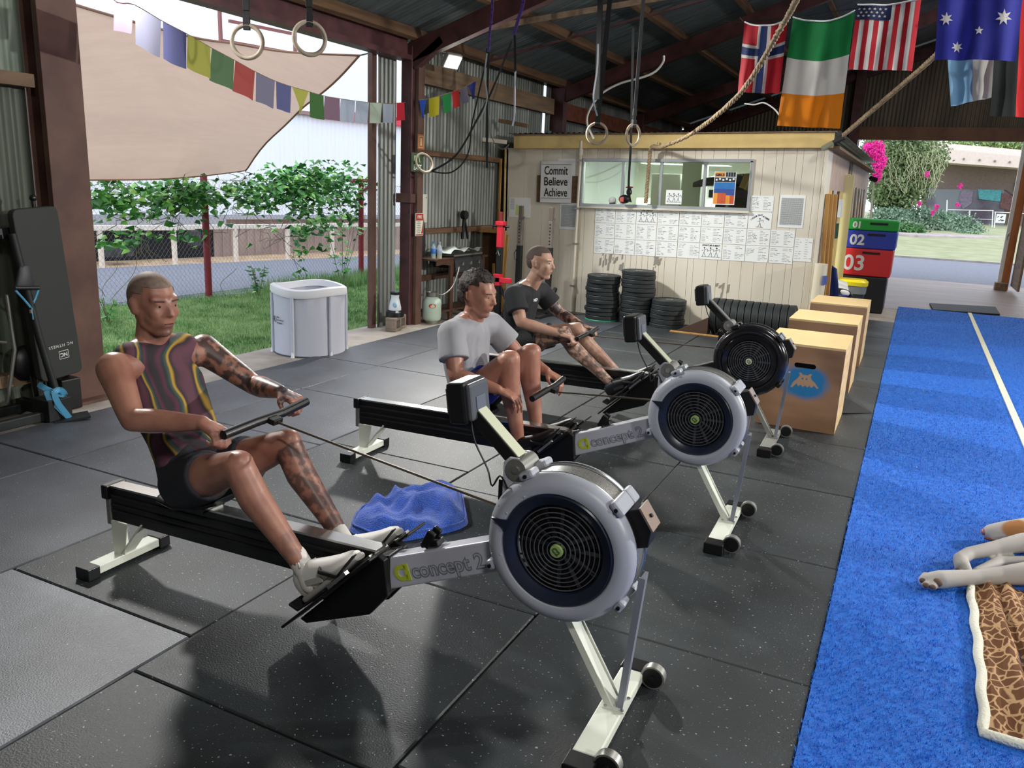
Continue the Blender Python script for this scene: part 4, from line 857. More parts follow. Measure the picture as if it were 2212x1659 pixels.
# ------------------------------------------------------------------ timber plyo boxes
M_ply = mat('plywood face', (164, 128, 96), .6, scale=1.6, stretch=(.8, 1, 3), col2=(136, 102, 76)); M_plyt = mat('plywood top', (226, 198, 146), .55, scale=2, stretch=(1, .4, 1), col2=(208, 178, 124)); M_plye = mat('plywood edge', (218, 192, 144), .6, scale=20, stretch=(6, .3, 1), col2=(196, 164, 112))
bx_ = [(-.86, -.32, 5.88, 6.55, .61, 'nearest timber plyo box, with the blue sprayed stencil'), (-.88, -.33, 7.22, 7.89, .60, 'middle timber plyo box, without a stencil'), (-.86, -.33, 8.57, 9.24, .60, 'furthest timber plyo box, next to the cabin corner')]
for i, (x0, x1, y0, y1, h, lab) in enumerate(bx_):
    t = thing('plyo_box', lab, 'plyo box', ((x0 + x1) / 2, (y0 + y1) / 2, 0), group='timber plyo boxes'); w, d = (x1 - x0) / 2, (y1 - y0) / 2
    # front with a slotted hand hole
    hx, hz, hw, hh = .02, h - .15, .055, .018
    def face(yc):
        b = MB(); o = []
        N = 8; hole = [(hx + hw * s + hh * math.cos(a), hz + hh * math.sin(a)) for s, a0 in ((1, -PI / 2), (-1, PI / 2)) for a in np.linspace(a0, a0 + PI, N)]
        outer = []
        for px_, pz_ in hole:
            dx, dz = px_ - hx, pz_ - hz; s = min((w - hx * (1 if dx > 0 else -1)) / max(abs(dx), 1e-6), ((h - hz) if dz > 0 else hz) / max(abs(dz), 1e-6)); outer.append((hx + dx * s, hz + dz * s))
        return hole, outer
    b = MB(); hole, outer = face(-d); n = len(hole)
    corners = [(-w, 0), (w, 0), (w, h), (-w, h)]
    # build the face as strips around the hole
    for y_, th in ((-d, .018),):
        b.b2(-w, w, y_, y_ + th, 0, hz - hh).b2(-w, w, y_, y_ + th, hz + hh, h - .018).b2(-w, hx - hw - hh, y_, y_ + th, hz - hh, hz + hh).b2(hx + hw + hh, w, y_, y_ + th, hz - hh, hz + hh)
        for sx_ in (1, -1):
            arc = [(hx + sx_ * (hw + hh * math.cos(a)), hz + hh * math.sin(a)) for a in np.linspace(0, PI / 2, 6)]
            for q_ in (1, -1):
                pts = [(x, hz + (z - hz) * q_) for x, z in arc] + [(hx + sx_ * (hw + hh), hz + q_ * hh)]
                b.add([(x, y_, z) for x, z in pts] + [(x, y_ + th, z) for x, z in pts], [tuple(range(7)), tuple(range(13, 6, -1))])
    fp_ = b.build('front_panel', M_ply, t)
    MB().b2(-w, w, d - .018, d, 0, h - .018).build('back_panel', M_ply, t); MB().b2(-w, -w + .018, -d + .018, d - .018, 0, h - .018).build('side_panel', M_plye, t); MB().b2(w - .018, w, -d + .018, d - .018, 0, h - .018).build('side_panel', M_plye, t)
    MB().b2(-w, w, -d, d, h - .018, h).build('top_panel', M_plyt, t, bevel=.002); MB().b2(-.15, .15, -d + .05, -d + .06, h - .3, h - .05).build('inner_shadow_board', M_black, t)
    if i == 0:
        mS = bpy.data.materials.new('sprayed face'); mS.use_nodes = True; T_ = mS.node_tree; p = T_.nodes['Principled BSDF']; p.inputs['Roughness'].default_value = .6
        tcn = T_.nodes.new('ShaderNodeTexCoord'); mp = T_.nodes.new('ShaderNodeMapping'); mp.inputs['Location'].default_value = (-.03 / .20, 0, -.345 / .15); mp.inputs['Scale'].default_value = (1 / .20, 0, 1 / .15)
        gd = T_.nodes.new('ShaderNodeTexGradient'); gd.gradient_type = 'SPHERICAL'; nz_ = T_.nodes.new('ShaderNodeTexNoise'); nz_.inputs['Scale'].default_value = 14; ad = T_.nodes.new('ShaderNodeMath'); ad.operation = 'MULTIPLY_ADD'; ad.inputs[1].default_value = .28; 
        rp2 = T_.nodes.new('ShaderNodeValToRGB'); rp2.color_ramp.elements[0].position = .20; rp2.color_ramp.elements[1].position = .52
        T_.links.new(tcn.outputs['Object'], mp.inputs['Vector']); T_.links.new(mp.outputs[0], gd.inputs['Vector']); T_.links.new(tcn.outputs['Object'], nz_.inputs['Vector']); T_.links.new(nz_.outputs['Fac'], ad.inputs[0]); T_.links.new(gd.outputs['Fac'], ad.inputs[2]); T_.links.new(ad.outputs[0], rp2.inputs['Fac'])
        n2 = T_.nodes.new('ShaderNodeTexNoise'); n2.inputs['Scale'].default_value = 2; m2 = T_.nodes.new('ShaderNodeMapping'); m2.inputs['Scale'].default_value = (.8, 1, 3); T_.links.new(tcn.outputs['Object'], m2.inputs[0]); T_.links.new(m2.outputs[0], n2.inputs['Vector'])
        r3 = T_.nodes.new('ShaderNodeValToRGB'); r3.color_ramp.elements[0].color = (*lin((166, 128, 96)), 1); r3.color_ramp.elements[1].color = (*lin((138, 102, 76)), 1); r3.color_ramp.elements[0].position = .35; r3.color_ramp.elements[1].position = .65; T_.links.new(n2.outputs['Fac'], r3.inputs['Fac'])
        mx_ = T_.nodes.new('ShaderNodeMix'); mx_.data_type = 'RGBA'; mx_.inputs[7].default_value = (*lin((36, 122, 178)), 1); T_.links.new(rp2.outputs['Color'], mx_.inputs[0]); T_.links.new(r3.outputs['Color'], mx_.inputs[6]); T_.links.new(mx_.outputs[2], p.inputs['Base Color'])
        fp_.data.materials[0] = mS; fp_['label'] = 'front panel with a blue sprayed patch'
        # bare-wood creature stencil left in the spray: plain rounded body, ears, arms
        st = MB(); cx, cz = .03, .345
        outl = [(-.035, .045), (-.045, .062), (-.03, .066), (-.018, .052), (.018, .052), (.03, .066), (.045, .060), (.036, .044), (.048, .02), (.07, .005), (.098, -.03), (.088, -.036), (.066, -.016), (.05, -.034), (.035, -.022), (.022, -.036), (.008, -.022), (-.008, -.036), (-.024, -.022), (-.038, -.036), (-.052, -.016), (-.078, -.05), (-.090, -.046), (-.076, -.008), (-.052, .018)]
        st.add([(cx + x, -d - .0006, cz + z) for x, z in outl], [tuple(range(len(outl)))]).build('stencil_creature', mat('bare ply in the stencil', (186, 150, 120), .6), t)
        e = MB()
        for ex in (-.016, .012): e.add([(cx + ex + .006 * math.cos(a), -d - .0012, cz + .024 + .007 * math.sin(a)) for a in np.linspace(0, 2 * PI, 11)[:-1]], [tuple(range(10))])
        e.build('stencil_eyes', mat('spray blue', (36, 122, 178), .6), t)
t = thing('crumpled_black_cloth', 'flat black cloth corner on the mats beside the middle plyo box', 'cloth', (-.25, 7.0, 0))
b = MB(True); A_ = [at(1822, 850), at(1885, 893), at(1815, 895), at(1800, 860)]
b.add([A_[0] + V(0, 0, .03), A_[1] + V(0, 0, .004), A_[2] + V(0, 0, .01), A_[3] + V(0, 0, .04), (A_[0] + A_[1] + A_[2]) / 3 + V(0, 0, .045)], [(0, 1, 4), (1, 2, 4), (2, 3, 4), (3, 0, 4)]).build('cloth', M_blackm, t)
# ------------------------------------------------------------------ soft foam plyo stack
cols_ = [((30, 30, 32), 0, .52, -1.02, -.30, '', 'black'), ((214, 44, 48), .52, .92, -1.06, -.27, '03', 'red'), ((42, 62, 172), .92, 1.185, -1.00, -.255, '02', 'blue'), ((30, 158, 58), 1.185, 1.345, -.98, -.25, '01', 'green')]
for i, (c, z0, z1, x0, x1, num, cn) in enumerate(cols_):
    t = thing('foam_plyo_box', ['black foam box at the bottom of the stack of coloured boxes', 'red foam plyo box marked 03', 'blue foam plyo box marked 02', 'green foam plyo box marked 01, top of the stack'][i], 'plyo box', ((x0 + x1) / 2, 13.48, z0 - (.016 if i == 0 else 0)), group='stack of foam plyo boxes'); w = (x1 - x0) / 2
    MB().b2(-w, w, -.38, .38, 0, z1 - z0 - .003 + (.016 if i == 0 else 0)).build('body', mat('vinyl ' + cn, c, .45, bump=.05, bscale=8), t, bevel=.02, seg=3)
    if i: MB().b2(.0 - .02, .22, -.392, -.378, z1 - z0 - .075, z1 - z0 - .045).build('handle_strap', M_strap, t, bevel=.003)
    if num: s = min(.26, (z1 - z0) * .62); text_mb(num, s * 1.25, bold=.006, ext=.001).xf(Matrix.Translation((-w + .10 + s * .72, -.384, (z1 - z0) * .44))).build('number', M_white, t)
# bin, chair, bits behind the plyo boxes
t = thing('yellow_lid_bin', 'dark wheelie bin with a bright yellow lid and a clear liner', 'bin', (-.72, 12.3, -.016))
MB().loft([((0, 0, 0), .15, .15), ((0, 0, .48), .19, .17)], 20, p=6, M=Matrix(((0, 1, 0), (0, 0, 1), (1, 0, 0)))).build('bin_body', mat('dark green bin', (44, 56, 54), .5), t, smooth=30)
MB().loft([((0, 0, .47), .21, .19), ((0, 0, .52), .21, .19), ((0, 0, .55), .17, .16)], 20, p=5, M=Matrix(((0, 1, 0), (0, 0, 1), (1, 0, 0)))).build('lid', mat('bright yellow', (240, 220, 30), .4), t, smooth=30)
MB().loft([((0, 0, .36), .195, .175), ((0, 0, .48), .20, .185)], 24, p=5, caps=False, M=Matrix(((0, 1, 0), (0, 0, 1), (1, 0, 0)))).build('liner', mat('clear liner', (200, 206, 206), .2, alpha=.45), t, smooth=30)
t = thing('blue_chair', 'dark blue plastic chair back behind the plyo boxes', 'chair', (-.98, 11.3, -.016), rz=-.4)
MB().loft([((0, 0, .40), .20, .02), ((.0, -.04, .55), .20, .02), ((0, -.08, .76), .17, .018), ((0, -.09, .80), .10, .012)], 14, p=3, M=Matrix(((0, 1, 0), (0, 0, 1), (1, 0, 0)))).build('backrest', mat('navy plastic', (34, 50, 110), .4), t, smooth=60); MB().b2(-.2, .2, 0, .4, .38, .41).build('seat', mat('navy plastic', (34, 50, 110), .4), t, bevel=.01)
for sx in (-.17, .17):
    for sy in (.02, .36): MB().cyl((sx, sy, 0), (sx, sy, .39), .012, n=8).build('leg', M_zinc, t)
t = thing('white_folded_board', 'white tilted plastic tray on the pile beside the yellow bin', 'tray', (-.86, 11.75, .50), rot=(.5, .25, .4)); MB().box((0, 0, 0), (.28, .22, .02)).build('tray', M_white, t, bevel=.01)
t = thing('bag_pile', 'black and white bags piled on a crate beside the yellow bin', 'bags', (-.82, 11.55, -.016))
MB().ell((0, 0, .40), (.17, .14, .08)).build('bag', M_black, t, smooth=60); MB().ell((.06, -.06, .42), (.08, .07, .05)).build('white_bag', M_white, t, smooth=60); MB().ell((-.06, -.05, .45), (.06, .05, .04)).build('yellow_print', mat('yellow black print', (150, 140, 40), .6, var=.8, scale=20), t, smooth=60); MB().b2(-.16, .16, -.13, .13, 0, .34).build('crate', M_blackm, t, bevel=.01)
t = thing('white_drum', 'tall white rolled sheet standing at the cabin corner', 'roll', (-.93, 9.9, -.016)); MB().cyl((0, 0, 0), (0, 0, .90), .07, n=20).build('roll', mat('cream roll', (220, 212, 188), .5), t, smooth=40); MB().box((.06, -.05, .72), (.05, .03, .10), rot=(0, 0, .8)).build('blue_print', mat('blue print', (70, 90, 160), .5), t)
# ------------------------------------------------------------------ left: bench, sled
t = thing('weight_bench', 'black padded bench standing upright against the brown post', 'bench', (-5.0, 3.34, -.017))
pad = Matrix.Translation((-5.02, 3.34, .78)) @ Euler((math.radians(4.5), 0, .05)).to_matrix().to_4x4()
M_pad = mat('black vinyl pad', (40, 44, 42), .6, bump=.05, bscale=200)
rr_ = .04; pl = []
for cx, cz, a0 in ((.115, .515, 0), (-.115, .515, PI / 2), (-.115, -.515, PI), (.115, -.515, 1.5 * PI)):
    pl += [(cx + rr_ * math.cos(a0 + k * PI / 8), cz + rr_ * math.sin(a0 + k * PI / 8)) for k in range(5)]
b = MB(True).prism(pl, 0, .055, ax='X'); b.xf(pad); o = b.build('pad', M_pad, t, bevel=.008)
tb_ = text_mb('NC FITNESS', .028, space=1.25); tb_.v = [(v[0], v[1], v[2]) for v in tb_.v]
Rz = Matrix.Rotation(PI / 2, 4, 'Z'); up = Matrix.Rotation(PI, 4, 'Y')
tb_.world = True; tb_.xf(pad @ Matrix.Translation((.057, .02, -.34)) @ Rz @ up); tb_.build('lettering', M_white, t)
nc = text_mb('NC', .036, bold=.001); nc.world = True; nc.xf(pad @ Matrix.Translation((.057, .03, -.405)) @ Rz @ up); nc.build('logo', M_white, t)
fr2 = MB(True); w_, h_ = .034, .026
for a, c in (((-w_, -h_), (w_, -h_)), ((w_, -h_), (w_, h_)), ((w_, h_), (-w_, h_)), ((-w_, h_), (-w_, -h_))): fr2.bar((a[0], -.0005, a[1]), (c[0], -.0005, c[1]), .003, .001, up=(0, 1, 0))
fr2.xf(pad @ Matrix.Translation((.057, .03, -.405)) @ Rz); fr2.build('logo_frame', M_white, t)
MB(True).bar((-5.06, 3.28, .02), (-5.06, 3.20, 1.20), .05, .05).bar((-5.06, 3.20, 1.18), (-5.08, 2.9, 1.16), .06, .07).build('frame', M_black, t, bevel=.005); MB(True).cyl((-5.05, 3.35, 1.32), (-5.05, 3.35, 1.38), .012).ell((-5.05, 3.35, 1.39), (.022, .022, .022)).build('knob', M_black, t); MB(True).b2(-5.10, -4.98, 3.38, 3.52, -.015, .20).build('foot_block', M_black, t, bevel=.01); MB(True).cyl((-5.03, 3.02, 1.18), (-4.98, 3.02, 1.18), .022).build('chrome_bolt', M_chrome, t)
t = thing('weight_sled', 'black steel push sled with an upright pole on the concrete strip', 'sled', (-4.95, 3.1, -.017))
M_sled = mat('worn black steel', (30, 34, 34), .55, .3, var=.4)
for y_, x_ in ((0, -5.15), (0, -4.86)):
    MB(True).bar((x_, 2.0, .03), (x_, 3.30, .03), .05, .06).build('runner', M_sled, t, bevel=.006)
MB(True).b2(-5.18, -4.83, 2.75, 2.80, .02, .09).build('cross_bar', M_sled, t, bevel=.004); MB(True).b2(-5.18, -4.83, 3.18, 3.24, .02, .09).build('cross_bar', M_sled, t, bevel=.004)
MB(True).b2(-4.95, -4.78, 3.14, 3.30, .0, .14).build('front_box', M_sled, t, bevel=.004)
MB(True).bar((-4.80, 3.18, .0), (-4.70, 3.36, .02), .14, .012).build('skid_tip', M_sled, t)
MB(True).tube([(-4.84, 3.25, .12), (-4.90, 3.20, .55), (-4.95, 3.13, 1.18)], .024, 10).build('pole', M_sled, t, smooth=40)
MB(True).tube([(-5.10, 3.08, .10), (-5.03, 3.12, .45), (-5.05, 3.12, .8)], .012, 8).build('chain_cable', M_zinc, t, smooth=40)
MB(True).tube(curve([(-5.15, 2.4, .62), (-5.1, 2.8, .56), (-5.04, 3.08, .50)], 12), .008, 6).build('tow_rope', mat('grey rope', (96, 94, 84), .8), t)
t = thing('row_handle', 'black triangular handle hooked on the sled pole with a blue strap below', 'handle', (-5.03, 3.14, .98))
A = lambda x, y, X=-4.90: at(x, y, X=X)
MB(True).loft([((-4.92, A(58, 575).y, A(58, 575).z), .035, .008), ((-4.92, A(58, 590).y, A(58, 590).z), .045, .02), ((-4.92, A(58, 615).y, A(58, 615).z), .062, .022), ((-4.92, A(57, 625).y, A(57, 625).z), .066, .018)], 16, M=Matrix(((0, 0, 1), (0, 1, 0), (1, 0, 0)))).build('pouch', mat('soft black pouch', (44, 46, 52), .5), t, smooth=60)
MB(True).tube([A(31, 622), A(84, 622)], .014, 10).build('grip', M_black, t, smooth=40)
M_bl = mat('light blue webbing', (80, 156, 196), .6)
MB(True).tube([A(33, 627), A(50, 645), A(66, 664)], .007, 6).tube([A(83, 626), A(76, 645), A(67, 664)], .007, 6).bar(A(67, 664), A(70, 690), .02, .006).build('strap', M_bl, t, smooth=40); MB(True).tube([A(67, 668), A(68, 676)], .012, 8).build('ring', M_chrome, t)
t = thing('blue_strap', 'light blue webbing strap tangled over the front of the sled', 'strap', (-4.85, 3.2, .14))
B_ = lambda x, y, X: at(x, y, X=X)
def ribbon(pts, w, n=40, up=(0, 0, 1), th=.003):
    q = curve(pts, n); b = MB(True)
    for a, c in zip(q[:-1], q[1:]): b.bar(a, c + (c - a) * .1, w, th, up=up)
    return b
ribbon([B_(83, 830, -4.90), B_(100, 840, -4.84), B_(125, 850, -4.80), B_(140, 852, -4.78), B_(130, 842, -4.77), B_(118, 848, -4.77), B_(125, 870, -4.76), B_(140, 890, -4.75), B_(150, 903, -4.74)], .035, 60, up=(1, -.6, .1)).build('webbing', M_bl, t)
ribbon([B_(100, 845, -4.83), B_(108, 865, -4.80), B_(125, 880, -4.77), B_(145, 900, -4.75)], .03, 30, up=(1, -.5, 0)).build('webbing', M_bl, t)
t = thing('black_glove_bundle', 'black rubber bundle hanging low on the left wall behind the sled', 'bundle', (-5.1, 3.2, .25)); MB(True).ell((-5.12, 3.24, .33), (.05, .10, .12)).build('bundle', M_black, t, smooth=60); MB(True).bar((-5.1, 3.25, .3), (-5.08, 3.28, .05), .04, .03).build('tail', M_black, t)
# ------------------------------------------------------------------ white ice bath tub
tb = thing('ice_bath_tub', 'portable white fabric ice bath tub on the concrete edge', 'tub', (-5.02, 5.93, -.017)); M_tub = mat('white tub fabric', (188, 190, 202), .5, bump=.12, bscale=6)
R_, H_ = .325, .63; rs = random.Random(2); n = 72; prof = []
vs_ = []; hs = [0, .03, .15, .30, .45, .54, .58]
for j, h in enumerate(hs):
    for k in range(n):
        a = 2 * PI * k / n; f = 1 - .012 * abs(math.sin(a * 3.0 + .5)) * (h / H_) ; wr = .006 * math.sin(a * 17 + h * 9) * max(0, (h - .35)) * 4 + .004 * math.sin(a * 9 + h * 30) * max(0, (h - .3)) * 4
        vs_.append(((R_ * f + wr + (.006 if j == 0 else 0)) * math.cos(a), (R_ * f + wr) * math.sin(a), h))
MB().add(vs_, [(j * n + k, j * n + (k + 1) % n, (j + 1) * n + (k + 1) % n, (j + 1) * n + k) for j in range(len(hs) - 1) for k in range(n)]).build('wall', M_tub, tb, smooth=60)
rim = [( (R_ + .004 + .006 * math.sin(5 * a + 1)) * math.cos(a), (R_ + .004) * math.sin(a), H_ - .035 + .012 * math.sin(3 * a + 2)) for a in np.linspace(0, 2 * PI, 61)[:-1]]
b = MB(); m = len(rim)
for k in range(m):
    p = Vector(rim[k]); r = p.xy.normalized()
    for q, (dr, dz) in enumerate(((.012, -.040), (.022, -.02), (.018, .030), (.0, .042), (-.022, .038), (-.026, -.02))): b.v.append((p.x + r.x * dr, p.y + r.y * dr, p.z + dz))
for k in range(m):
    for q in range(5): b.f.append((k * 6 + q, ((k + 1) % m) * 6 + q, ((k + 1) % m) * 6 + q + 1, k * 6 + q + 1))
b.build('rolled_rim', mat('tub rim', (226, 226, 230), .5, bump=.1, bscale=12), tb, smooth=50)
MB().cyl((0, 0, .42), (0, 0, .43), R_ * .96, n=40).build('inner_sheet', M_tub, tb); MB().lathe([(R_ + .003, .0), (R_ + .005, .012), (R_ - .01, .016)], n=48).build('base_seam', M_ink, tb)
for k in range(6):
    a = -1.34 + k * PI / 3; x, y = (R_ + .012) * math.cos(a), (R_ + .012) * math.sin(a); MB().cyl((x, y, .0), (x, y, .56), .016, n=10).build('support_rod', M_tub, tb, smooth=60); MB().cyl((x * 1.02, y * 1.02, 0), (x * 1.02, y * 1.02, .05), .018, .010, n=8).build('rod_foot', M_white, tb)
a0 = -1.93
lg = text_mb('the\nrecovery\nproject.', .026, align='LEFT'); lg.v = [((R_ + .009 - v[1]) * math.cos(a0 + v[0] / R_), (R_ + .009 - v[1]) * math.sin(a0 + v[0] / R_), v[2] + .33) for v in lg.v]; lg.build('lettering', M_inkb, tb)
lg = text_mb('R', .075, bold=.002); lg.v = [((R_ + .009 - v[1]) * math.cos(a0 - .14 + v[0] / R_), (R_ + .009 - v[1]) * math.sin(a0 - .10 + v[0] / R_), v[2] + .33) for v in lg.v]; lg.build('logo', M_inkb, tb)
# ------------------------------------------------------------------ pump jug on a concrete block, gas bottle
t = thing('concrete_block', 'hollow concrete block at the foot of the red post', 'block', (-5.06, 7.42, -.018), rz=.25)
b = MB(); b.b2(-.06, .06, -.17, .17, 0, .03).b2(-.06, .06, -.17, .17, .12, .15).b2(-.06, .06, -.17, -.14, .03, .12).b2(-.06, .06, .14, .17, .03, .12).b2(-.06, .06, -.015, .015, .03, .12).build('block', mat('old block', (132, 118, 104), .9, var=.2), t, bevel=.004)
t = thing('feeder_jug', 'white jug with a black top and base standing on the concrete block', 'jug', (-5.06, 7.40, .134))
MB().lathe([(.0, 0), (.10, 0), (.10, .05), (.075, .07), (0, .07)], n=28).build('base', M_black, t, smooth=35); MB().lathe([(0, .07), (.068, .07), (.068, .10), (.052, .17), (.042, .21), (.046, .245)], n=28).build('body', mat('white jug', (214, 222, 228), .35), t, smooth=40); MB().lathe([(.052, .24), (.054, .27), (.0, .275)], n=28).build('cap', M_black, t, smooth=35)
MB().tube([(-.02, .02, .27), (-.03, .02, .9), (-.05, 0, 1.3)], .004, 5).build('cable', M_zinc, t); MB().ell((.03, -.052, .13), (.03, .012, .03)).build('blue_print', mat('pale blue print', (150, 190, 210), .5), t, smooth=60)
t = thing('gas_bottle', 'pale green gas bottle with a red oval label beside the red post', 'gas bottle', (-4.98, 8.04, -.018))
MB().lathe([(0, .03), (.09, .03), (.13, .06), (.14, .10), (.14, .30), (.13, .35), (.09, .385), (.03, .40), (0, .40)], n=32).build('tank', mat('pale green enamel', (190, 208, 190), .35), t, smooth=50); MB().lathe([(.085, 0), (.095, 0), (.095, .04), (.085, .04)], n=24, close=True).build('foot_ring', M_zinc, t, smooth=35)
MB().lathe([(.07, .37), (.08, .46), (.075, .46), (.066, .37)], n=20).build('collar', M_zinc, t, smooth=35); MB().cyl((0, 0, .39), (0, 0, .46), .02).box((.03, 0, .44), (.06, .03, .03)).build('valve', mat('brass', (150, 130, 80), .4, .8), t)
e = MB(); e.add([(.142 * math.cos(-.95 + .38 * math.cos(a)), .142 * math.sin(-.95 + .38 * math.cos(a)), .27 + .035 * math.sin(a)) for a in np.linspace(0, 2 * PI, 25)[:-1]], [tuple(range(24))]); e.build('label', mat('red orange label', (206, 70, 40), .5), t)
e = MB(); e.box((.0, 0, 0), (.06, .001, .012)); e.xf(Matrix.Translation((.143 * math.cos(-.95), .143 * math.sin(-.95), .27)) @ Matrix.Rotation(-.95 + PI / 2, 4, 'Z')); e.build('label_band', mat('cream band', (236, 214, 170), .5), t)
for ch in t.children: ch.scale = (.8, .8, .8)
MB(True).tube(curve([(-4.95, 8.06, .34), (-4.88, 8.12, .32), (-4.84, 8.26, .40), (-4.84, 8.38, .55), (-4.86, 8.45, .62)], 30), .009, 8).build('gas_hose', M_zinc, t, smooth=60)
# ------------------------------------------------------------------ barbecue bench
M_bw = mat('dark stained timber', (92, 62, 46), .6, scale=4, stretch=(1, 5, 1), col2=(72, 46, 34))
bq = thing('barbecue', 'flat top gas barbecue on a dark timber trolley against the iron wall', 'barbecue', (-4.95, 8.5, -.018))
MB(True).b2(-5.14, -4.66, 7.94, 8.36, .715, .74).build('side_shelf', M_bw, bq, bevel=.006); MB(True).b2(-5.14, -4.66, 9.06, 9.22, .70, .725).build('side_shelf', M_bw, bq, bevel=.006)
MB(True).prism([(7.98, .715), (8.34, .715), (8.34, .64), (8.1, .67), (7.98, .66)], -4.69, -4.66, ax='X').build('apron', M_bw, bq)
for x_, y_ in ((-5.1, 8.02), (-5.1, 9.12), (-4.70, 8.34), (-4.70, 9.12)): MB(True).b2(x_ - .025, x_ + .025, y_ - .035, y_ + .035, -.018, .71).build('leg', M_bw, bq, bevel=.004)
MB(True).b2(-5.12, -4.66, 8.02, 9.14, .10, .12).b2(-5.12, -5.09, 8.02, 9.14, .45, .52).build('lower_shelf', M_bw, bq, bevel=.004)
MB(True).b2(-5.12, -4.68, 8.38, 9.05, .60, .75).build('burner_box', M_blackm, bq, bevel=.006); MB(True).prism([(-4.68, .55), (-4.62, .56), (-4.66, .70), (-4.70, .74)], 8.38, 9.05).build('control_panel', mat('graphite panel', (66, 70, 72), .35, .4), bq)
for k in range(3): y_ = 8.53 + k * .2; MB(True).cyl((-4.66, y_, .64), (-4.61, y_, .655), .024, .02, n=14).box((-4.605, y_, .657), (.012, .012, .045)).build('knob', M_chrome, bq, smooth=40)
MB(True).b2(-5.14, -4.66, 8.36, 9.07, .745, .765).build('hotplate', M_zinc, bq, bevel=.004)
bq.scale = (.65, 1, 1); bq.location.x -= .12
t = thing('white_cloth_sheet', 'crumpled white sheet lying over the top of the barbecue', 'sheet', (-4.9, 8.65, .77)); b = MB(True); nx, ny = 16, 12; rn_ = random.Random(6)
hh = [[.02 + .035 * math.sin(i * .55 + j * .3) ** 2 + rn_.uniform(0, .010) + .03 * math.exp(-((i - 6) ** 2 + (j - 6) ** 2) / 20) for i in range(nx)] for j in range(ny)]
for j in range(ny):
    for i in range(nx): b.v.append((-5.12 + .50 * j / (ny - 1) - .03 * math.sin(i), 8.22 + .84 * i / (nx - 1) + .04 * math.sin(j * 1.3), .765 + hh[j][i]))
b.f = [(j * nx + i, j * nx + i + 1, (j + 1) * nx + i + 1, (j + 1) * nx + i) for j in range(ny - 1) for i in range(nx - 1)]; b.build('sheet', mat('white sheet', (222, 230, 226), .6), t, smooth=40); t.scale = (.62, 1, 1); t.location.x -= .14
def bottle(lab, x, y, z, body, cap, liq):
    t = thing('water_bottle', lab, 'bottle', (x, y, z), group='plastic bottles on the barbecue shelf'); MB().lathe([(0, 0), (.032, 0), (.036, .01), (.034, .06), (.036, .12), (.033, .17), (.014, .21), (.013, .225)], n=20).build('body', body, t, smooth=50); MB().lathe([(.015, .222), (.015, .243), (0, .245)], n=16).build('cap', cap, t, smooth=35); MB().lathe([(.0365, .085), (.0375, .09), (.0375, .15), (.0355, .155)], n=20).build('label', cap, t, smooth=50); MB().lathe([(0, .003), (.030, .003), (.033, .012), (.031, .055), (0, .055)], n=16).build('drink', liq, t, smooth=50)
M_cb = mat('blue cap', (60, 120, 200), .4); bottle('taller clear water bottle with a blue cap on the barbecue side shelf', -4.98, 8.05, .722, mat('clear blue plastic', (190, 212, 230), .15, alpha=.55), M_cb, mat('yellow drink', (206, 214, 60), .3)); bottle('shorter clear bottle with yellow drink beside the blue capped one', -4.92, 8.09, .722, mat('clear plastic', (216, 222, 222), .15, alpha=.5), mat('silver label', (170, 186, 204), .4), mat('yellow drink', (206, 214, 60), .3))
for o in [o for o in C.objects if o.name.startswith('water_bottle')]: o.scale = (.85, .85, .85)
t = thing('wall_clamp', 'dark clamp hanging on the iron wall above the barbecue', 'clamp', (-5.18, 9.05, 1.05)); MB().cyl((0, 0, .16), (.06, 0, .16), .055, n=12).build('head', M_blackm, t); MB().bar((.03, 0, .12), (.02, -.02, -.14), .03, .03).bar((.03, .02, .1), (.03, .10, -.14), .02, .02).build('arm', M_blackm, t)
t = thing('black_jacket', 'black jacket hanging behind the red post', 'jacket', (-5.12, 7.98, .95)); MB().loft([((0, 0, .30), .02, .03), ((0, .01, .12), .05, .05), ((0, .02, -.08), .06, .05), ((0, .01, -.2), .04, .04)], 14, M=Matrix(((0, 0, 1), (0, 1, 0), (1, 0, 0)))).build('jacket', M_blackm, t, smooth=60)
# signs on the post
def plate(name, lab, y0, y1, z0, z1, m, x=-5.045):
    t = thing(name, lab, 'sign', (x, (y0 + y1) / 2, (z0 + z1) / 2)); MB().b2(0, .006, -(y1 - y0) / 2, (y1 - y0) / 2, -(z1 - z0) / 2, (z1 - z0) / 2).build('plate', m, t, bevel=.001); return t
def txt(t, s, size, y, z, m, bold=0.0, x=.0068):
    b = text_mb(s, size, bold=bold); b.xf(Matrix.Translation((x, y, z)) @ Matrix.Rotation(PI / 2, 4, 'Z')); return b.build('lettering', m, t)
M_gr = mat('exit green', (70, 92, 66), .5)
t = plate('exit_sign', 'green exit sign with white letters on the red post', 7.66, 7.90, 1.70, 1.90, M_gr); txt(t, 'EXIT', .075, -.0, -.055, M_paper, .002); MB().box((.007, -.05, .04), (.001, .04, .06)).box((.007, .03, .04), (.001, .015, .085), rot=(.4, 0, 0)).build('running_figure', mat('pale green print', (190, 206, 160), .5), t)
t = plate('extinguisher_sign', 'small orange brown sign with a white frame above the exit sign', 7.78, 7.91, 1.94, 2.10, mat('faded orange', (176, 108, 62), .5)); b = MB()
for a, c in (((-.045, -.06), (.045, -.06)), ((.045, -.06), (.045, .06)), ((.045, .06), (-.045, .06)), ((-.045, .06), (-.045, -.06))): b.bar((.0068, a[0], a[1]), (.0068, c[0], c[1]), .006, .001, up=(1, 0, 0))
b.build('frame_line', mat('cream print', (226, 200, 160), .5), t); MB().box((.007, 0, 0), (.001, .03, .08)).build('pictogram', mat('cream print', (226, 200, 160), .5), t)
